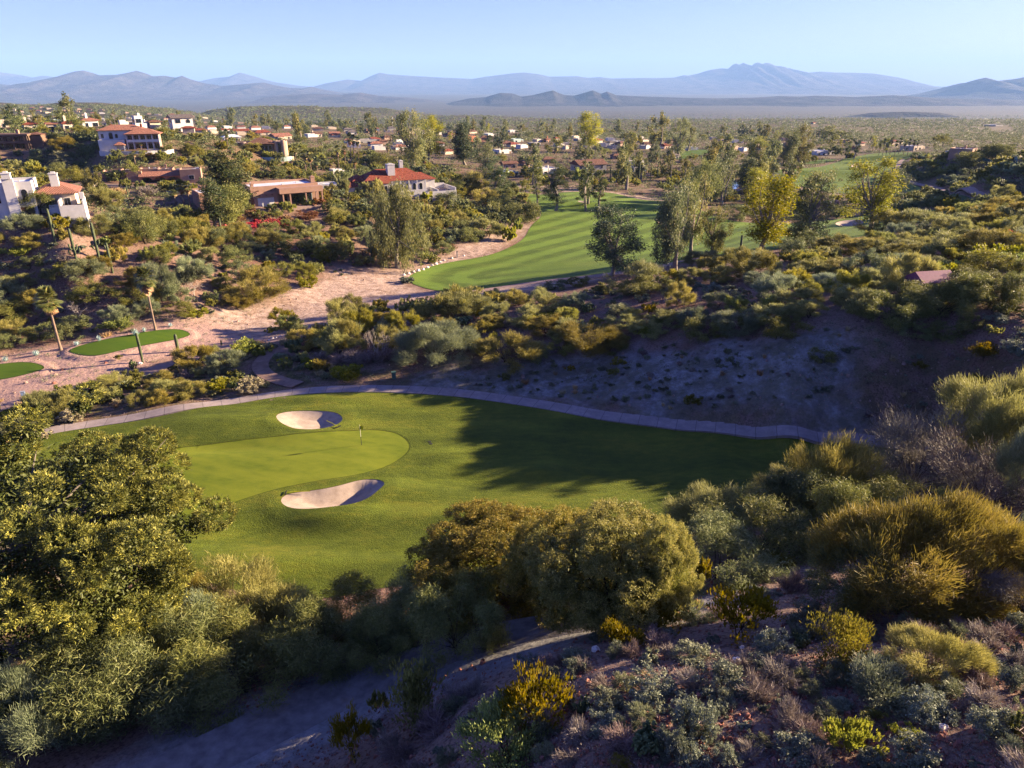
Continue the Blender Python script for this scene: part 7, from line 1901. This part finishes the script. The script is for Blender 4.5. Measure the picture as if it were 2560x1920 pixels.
mb = Mb(); bx(mb, -.12, .12, -.12, .12, -.1, 1.3); link('post', mb.mesh('post', [HM['steel']]), t_); mb = Mb(); bx(mb, -.16, .16, -.16, .16, 1.302, 1.42); link('cap', mb.mesh('cap', [HM['dark']]), t_)

# stones
RM = {'pink': M['stone'], 'red': M['redrock'], 'white': M['whiterock']}
RK = {(m, v): rock_mesh(50 + v * 7 + len(m), RM[m], .75) for m in RM for v in range(3)}
def stone(px, py, wpx, m, lab, group=None, name='boulder', tall=1.0):
    x, y, z, d = spot(px, py); s = wpx * d / FPX
    o = link(name, RK[(m, int(px) % 3)], None, (x, y, z - .08 * s)); o.scale = (s, s * .8, s * tall); o.rotation_euler = (0, 0, px % 6)
    tag(o, lab, 'rock', group)
for a in [(64, 958, 10, 'pink', 'pale boulder on the gravel, nearest the left edge'), (136, 959, 11, 'red', 'dark red boulder on the gravel near the path'), (139, 938, 11, 'pink', 'square pink boulder below the corner tee'), (128, 930, 7, 'pink', 'small pink boulder touching the corner tee'),
          (351, 910, 11, 'white', 'white boulder at the foot of the knobbly saguaro'), (264, 908, 8, 'red', 'small red boulder left of the knobbly saguaro'), (428, 888, 10, 'red', 'red boulder left of the armless saguaro'), (156, 925, 9, 'red', 'flat brown boulder between the two tees')]: stone(*a)
stone(2131, 742, 19, 'pink', 'grey pointed standing rock left of the shed', tall=1.9)
k = 0
for px, py, w in [(1010, 688, 9), (1022, 685, 11), (1034, 681, 10), (1046, 678, 12), (1058, 675, 10), (1069, 670, 9), (1080, 664, 8), (1090, 661, 10), (1101, 657, 9), (1110, 652, 7), (1130, 646, 7), (1160, 640, 6)]:
    stone(px, py, w, 'white', f'white broken slab beside the left tip of the fairway, {ORD(k)} from the left', 'white slabs edging the fairway', 'stone_slab'); k += 1
k = 0
for px, py, w in [(673, 851, 6), (682, 847, 7), (691, 845, 6), (700, 842, 7), (712, 840, 6), (722, 838, 6)]:
    stone(px, py, w, 'white', f'white cobble beside the tee path bend, {ORD(k)} from the left', 'white cobbles by the path bend', 'cobble'); k += 1
k = 0
for px, py, w in [(1490, 1628, 26), (1840, 1660, 34), (1870, 1648, 22), (2355, 1822, 30), (1470, 1700, 18), (1466, 1880, 16), (1715, 1740, 16), (1520, 1600, 20), (2090, 1780, 18), (2440, 1700, 16), (1960, 1560, 16), (1240, 1850, 16), (1855, 1620, 14), (2500, 1610, 18)]:
    stone(px, py, w, ['white', 'pink', 'red'][k % 3] if k > 3 else 'white', f'{["pale", "pinkish", "red"][k % 3] if k > 3 else "white"} rock on the near slope, {ORD(k)} of the scattered rocks', 'rocks on the near slope', 'slope_rock'); k += 1

# shed with the magenta roof
h = House('shed', 'old blue shed with a faded magenta gable roof half hidden by shrubs', 'shed', 2340, 745, 12, .78)
h.box('wall', 'blue', -2.6, 2.6, 0, 3.4, -1.5, 2.1); h.hip('magenta', -2.6, 2.6, 0, 3.4, 2.1, 1.2, .25, True)
mb = Mb()
for xx in (-2.58, 2.3): mb.add([(xx, 0, 2.1), (xx, 3.4, 2.1), (xx, 1.7, 3.3), (xx, 1.7, 3.3), (xx + .28, 0, 2.1), (xx + .28, 3.4, 2.1), (xx + .28, 1.7, 3.3), (xx + .28, 1.7, 3.3)], [(0, 1, 2, 3), (4, 5, 6, 7)])
h.part('gable', mb, 'grey')
mb = Mb()
for zz_ in np.arange(-.6, 2.0, .28): bx(mb, 2.9, 4.6, .3, .36, zz_, zz_ + .16)
bx(mb, 2.86, 2.98, .24, .299, -1.2, 2.1); bx(mb, 4.5, 4.62, .24, .299, -1.2, 2.1); h.part('slatted_screen', mb, 'teal'); h.window(-1.2, .4, .9, .9, 0); h.done(.3)

# vehicles
def vehicle(name, px, py, L, Wd, Ht, rz, lab, cat, mat='cartwhite'):
    x, y, z, d = spot(px, py); t_ = thing(name, lab, cat, (x, y, z), rz)
    mb = Mb(); prism(mb, [(-L / 2, .35), (L / 2, .35), (L / 2, Ht * .52), (L * .30, Ht * .56), (L * .15, Ht), (-L * .40, Ht), (-L / 2, Ht * .62), (-L / 2, .5)], -Wd / 2, Wd / 2); link('body', mb.mesh('body', [HM[mat]]), t_)
    mb = Mb(); prism(mb, [(-L * .38, Ht * .62), (L * .22, Ht * .62), (L * .13, Ht * .93), (-L * .36, Ht * .93)], -Wd / 2 - .01, Wd / 2 + .01); link('side_window', mb.mesh('side_window', [HM['glass']]), t_)
    for sx in (-1, 1):
        for sy in (-1, 1):
            mb = Mb(); tube(mb, [(sx * L * .31, sy * (Wd / 2 - .2), .34), (sx * L * .31, sy * (Wd / 2 - .1), .34), (sx * L * .31, sy * (Wd / 2 + .03), .34), (sx * L * .31, sy * (Wd / 2 + .031), .34)], [.34, .34, .34, .01], 12); link('wheel', mb.mesh('wheel', [HM['dark']]), t_)
vehicle('parked_van', 1650, 372, 5.2, 2.0, 2.1, .1, 'white van parked beside the dull red roof', 'van')
vehicle('parked_car', 2385, 390, 4.6, 1.8, 1.5, .5, 'white car parked left of the pink clubhouse', 'car'); vehicle('parked_car', 2372, 384, 4.6, 1.8, 1.5, .4, 'pale car parked behind the white one by the clubhouse', 'car', 'steel')
x, y, z, d = spot(2012, 406); t_ = thing('golf_cart', 'white golf cart on the raised turf by the second fairway', 'golf cart', (x, y, z), .3)
mb = Mb(); prism(mb, [(-1.2, .3), (1.2, .3), (1.15, .85), (.5, .9), (.45, .5), (-.2, .5), (-.25, .85), (-1.2, .85)], -.6, .6); link('body', mb.mesh('body', [HM['cartwhite']]), t_)
mb = Mb(); bx(mb, -1.0, .9, -.65, .65, 1.85, 1.95); link('roof', mb.mesh('roof', [HM['cartwhite']]), t_)
for a, b in ((-.9, -.58), (-.9, .58), (.8, -.58), (.8, .58)): mb = Mb(); tube(mb, [(a, b, .8), (a, b, 1.3), (a, b, 1.85)], .03, 5); link('post', mb.mesh('post', [HM['dark']]), t_)
for a, b in ((-.8, -.55), (-.8, .55), (.8, -.55), (.8, .55)): mb = Mb(); tube(mb, [(a, b - .08, .23), (a, b, .23), (a, b + .08, .23), (a, b + .081, .23)], [.23, .23, .23, .01], 10); link('wheel', mb.mesh('wheel', [HM['dark']]), t_)

# masts and poles
def mast(name, px, py, hp, r, lab, cat, mat):
    x, y, z, d = spot(px, py); hm = hp * d / FPX; t_ = thing(name, lab, cat, (x, y, z))
    mb = Mb(); tube(mb, [(0, 0, -1), (0, 0, hm * .5), (0, 0, hm)], [r, r * .75, r * .5], 8); link('pole', mb.mesh('pole', [mat], True), t_)
    mb = Mb()
    if cat == 'mast': bx(mb, -r * 1.4, r * 1.4, -r * 1.4, r * 1.4, hm - hm * .12, hm + .2); nm = 'antenna'
    else: bx(mb, -1.3, 1.3, -.1, .1, hm - .9, hm - .65); nm = 'crossarm'
    link(nm, mb.mesh(nm, [mat]), t_)
mast('radio_mast', 982, 317, 22, .55, 'tall white mast standing at the foot of the near ridge', 'mast', HM['cartwhite'])
for px, py, hp, lab in [(400, 277, 14, 'utility pole on the far left hillside, farther left one'), (432, 279, 12, 'utility pole on the far left hillside, farther right one'), (1837, 350, 26, 'utility pole beyond the eucalyptus trees, leftmost of three on the plain'), (1938, 350, 26, 'utility pole on the plain, middle of three'), (2034, 352, 26, 'utility pole on the plain, rightmost of three'),
                        (640, 318, 16, 'utility pole behind the red roofed houses'), (1245, 335, 20, 'utility pole left of the orange-walled house')]:
    mast('utility_pole', px, py, hp, .16, lab, 'utility pole', HM['wood'])

# mesh fence on the right hill
P_ = px_poly_f([(2400, 385), (2440, 395), (2490, 412), (2540, 428), (2600, 445)])
t_ = thing('mesh_fence', 'low green mesh fence running down the right hill', 'fence', (0, 0, 0)); Q_ = resample(P_, 3.0, False); zq = Hf(Q_[:, 0], Q_[:, 1])
mb = Mb()
for i in range(len(Q_) - 1):
    a, b = Q_[i], Q_[i + 1]; V = [(a[0], a[1], zq[i] - .1), (b[0], b[1], zq[i + 1] - .1), (b[0], b[1], zq[i + 1] + 1.3), (a[0], a[1], zq[i] + 1.3)]; V += [(v[0], v[1] + .03, v[2]) for v in V]
    mb.add(V, [(0, 1, 2, 3), (5, 4, 7, 6), (3, 2, 6, 7)])
link('fence_panel', mb.mesh('fence_panel', [HM['rust']]), t_)
for i in range(len(Q_)):
    mb = Mb(); bx(mb, Q_[i, 0] - .05, Q_[i, 0] + .05, Q_[i, 1] - .12, Q_[i, 1] - .02, zq[i] - .2, zq[i] + 1.45); link('fence_post', mb.mesh('fence_post', [HM['steel']]), t_)
# ------------------------------------------------------------------ labels: each plant is told apart by kind, place and its order there
ZONE = {'front': ('in the thicket above the track', 'big bushes between the turf and the track'), 'slope': ('on the near red slope', 'small plants of the near red slope'), 'band': ('above the cart path', 'shrubs above the cart path'),
        'shaded slope': ('on the shaded path-side slope', 'plants of the shaded slope'), 'distant slope': ('right of the near fairway', 'shrubs on the rise right of the fairway'), 'fairway': ('beside the fairways', 'trees beside the fairways'),
        'left hillside': ('on the left hillside', 'shrubs on the left hillside'), 'upper hillside': ('among the upper left houses', 'plants among the upper left houses'), 'tee edge': ('beside the tees and ditch', 'plants beside the tees and ditch'), 'ditch': ('in the ditch below the tees', 'plants in the ditch below the tees'),
        'right hill': ('on the far right hill', 'shrubs on the far right hill'), 'town': ('among the town roofs', 'trees among the town roofs'), 'valley': ('in the dry valley behind the fairway', 'shrubs in the dry valley'), 'second fairway': ('near the second fairway', 'palms near the second fairway')}
SHORTN = {'acacia': 'golden-green acacia', 'ironwood': 'grey-green ironwood', 'palo_verde': 'palo verde', 'grey_palo_verde': 'greyish palo verde', 'mesquite': 'dark mesquite', 'grey_mesquite': 'bare grey mesquite', 'creosote': 'yellow-green creosote', 'brittlebush': 'silvery brittlebush', 'sage_shrub': 'dull green shrub', 'dry_shrub': 'dry brown shrub', 'seedhead_shrub': 'cream-headed bush',
          'yellow_shrub': 'bright green bush', 'grass_tuft': 'straw grass tuft', 'flowering_shrub': 'crimson flowering shrub', 'rusty_shrub': 'rusty brown shrub', 'leafy_shrub': 'leafy green bush', 'desert_broom': 'olive broom bush', 'eucalyptus': 'drooping eucalyptus', 'yellow_eucalyptus': 'bright yellow tree',
          'golden_tree': 'golden tree', 'green_tree': 'round green tree', 'dark_tree': 'dark round tree', 'columnar_pine': 'dark columnar pine', 'rusty_columnar_pine': 'rusty columnar pine', 'weeping_tree': 'weeping tree', 'olive_tree': 'broad olive-green tree', 'bare_tree': 'bleached bare tree',
          'fan_palm': 'fan palm', 'date_palm': 'date palm', 'agave': 'blue-grey agave', 'prickly_pear': 'prickly pear'}
buckets = {}
for r in RECS: buckets.setdefault((r['zone'], r['kind']), []).append(r)
for (zn, kd), L in buckets.items():
    L.sort(key=lambda r: -r['py'])
    big = {id(r): ('large' if r['size'] > np.median([q['size'] for q in L]) else 'small') for r in L}
    nrow = max(1, min(5, round(len(L) / 14)))
    rows = [L[i * len(L) // nrow:(i + 1) * len(L) // nrow] for i in range(nrow)]
    RN = {1: [''], 2: ['nearer half', 'farther half'], 3: ['nearest third', 'middle third', 'farthest third'], 4: ['nearest quarter', 'second quarter', 'third quarter', 'farthest quarter'], 5: ['nearest fifth', 'second fifth', 'middle fifth', 'fourth fifth', 'farthest fifth']}[nrow]
    for rw, rn in zip(rows, RN):
        rw.sort(key=lambda r: r['px'])
        for i, r in enumerate(rw):
            nm = SHORTN.get(kd, kd.replace('_', ' '))
            if len(L) == 1: lab = f'{nm} {ZONE[zn][0]}, the only one there'
            else: lab = f'{nm} {ZONE[zn][0]}, {ORD(i)} from left' + (f' in the {rn}' if rn else '')
            w_ = lab.split()
            r['o']['label'] = lab if len(w_) > 3 else big[id(r)] + ' ' + lab
            if len(L) > 1: r['o']['group'] = f'{nm} plants {ZONE[zn][0]}'
for r in RECS:
    if r['kind'] == 'big_pine': r['o']['label'] = 'huge yellow-green pine filling the lower left of the view'; r['o']['category'] = 'pine tree'
    if r['kind'] == 'weeping_tree' and abs(r['px'] - 996) < 30: r['o']['label'] = 'tall weeping tree standing where the fairway tip meets the dry wash'
    if r['kind'] == 'olive_tree' and abs(r['px'] - 1530) < 12: r['o']['label'] = 'broadest olive-green tree at the centre foreground, lit from the right'
    if r['kind'] == 'date_palm': r['o']['label'] = 'spreading date palm between the arched villa and the balcony house'
    if r['kind'] == 'dark_tree' and abs(r['px'] - 1528) < 30 and abs(r['py'] - 690) < 30: r['o']['label'] = 'dark round-headed tree alone at the near edge of the striped fairway'
# ------------------------------------------------------------------ sun, sky, haze, camera
SUN_AZ, SUN_EL = R(18), R(15.8)     # azimuth from +X towards +Y
sd = bpy.data.lights.new('sun', 'SUN'); sd.energy = 5.0; sd.angle = R(.5); sd.color = (1.0, .775, .51)
so = bpy.data.objects.new('sun', sd); COL.objects.link(so)
dirv = Vector((math.cos(SUN_AZ) * math.cos(SUN_EL), math.sin(SUN_AZ) * math.cos(SUN_EL), math.sin(SUN_EL)))
so.rotation_euler = dirv.to_track_quat('Z', 'Y').to_euler(); so.location = (60, 20, 80)
W = bpy.data.worlds.new('World'); SC.world = W; W.use_nodes = True
nt = W.node_tree; nt.nodes.clear()
sky = nt.nodes.new('ShaderNodeTexSky'); sky.sky_type = 'NISHITA'; sky.sun_disc = False
sky.sun_elevation = SUN_EL; sky.sun_rotation = math.pi / 2 - SUN_AZ
sky.altitude = 500; sky.air_density = 1.0; sky.dust_density = 1.0; sky.ozone_density = 1.5
bg = nt.nodes.new('ShaderNodeBackground'); bg.inputs[1].default_value = .05
ow = nt.nodes.new('ShaderNodeOutputWorld')
tint = nt.nodes.new('ShaderNodeMix'); tint.data_type = 'RGBA'; tint.blend_type = 'MULTIPLY'; tint.inputs[0].default_value = 1
tint.inputs[7].default_value = (.325, .328, .90, 1)
nt.links.new(sky.outputs[0], tint.inputs[6]); nt.links.new(tint.outputs[2], bg.inputs[0]); nt.links.new(bg.outputs[0], ow.inputs[0])

HAZE = 4.0e-5
if HAZE:
    zb, zt = -260.0, 1500.0
    hv = np.array([(x, y, z) for z in (zb, zt) for x, y in ((-45000, -3000), (45000, -3000), (45000, 42000), (-45000, 42000))], float)
    hf = np.array([(0, 3, 2, 1), (4, 5, 6, 7), (0, 1, 5, 4), (1, 2, 6, 5), (2, 3, 7, 6), (3, 0, 4, 7)])
    hm = bpy.data.materials.new('haze_air'); hm.use_nodes = True; ht = hm.node_tree; ht.nodes.clear()
    pv = ht.nodes.new('ShaderNodeVolumePrincipled'); pv.inputs['Color'].default_value = (.25, .44, .82, 1); pv.inputs['Density'].default_value = HAZE; pv.inputs['Anisotropy'].default_value = .0
    ho = ht.nodes.new('ShaderNodeOutputMaterial'); ht.links.new(pv.outputs[0], ho.inputs['Volume'])
    tag(link('haze', np_mesh('haze', hv, hf, hm)), None, None, None, 'stuff')

cam = bpy.data.cameras.new('camera'); cam.sensor_width = 36; cam.lens = 36 * FPX / 2560; cam.clip_end = 120000; cam.clip_start = .5
co = bpy.data.objects.new('camera', cam); COL.objects.link(co)
co.location = (0, 0, CAMZ); co.rotation_euler = (math.pi / 2 - PITCH, 0, 0); SC.camera = co
SC.view_settings.view_transform = 'Standard'; SC.view_settings.look = 'None'; SC.view_settings.gamma = 1; SC.view_settings.exposure = 2.8
SC.cycles.max_bounces = 6; SC.cycles.diffuse_bounces = 2; SC.cycles.transmission_bounces = 4; SC.cycles.transparent_max_bounces = 6
SC.cycles.volume_bounces = 0; SC.cycles.use_denoising = True; SC.cycles.denoising_prefilter = 'NONE'; SC.cycles.denoising_input_passes = 'RGB_ALBEDO_NORMAL'
SC.cycles.caustics_reflective = False; SC.cycles.caustics_refractive = False
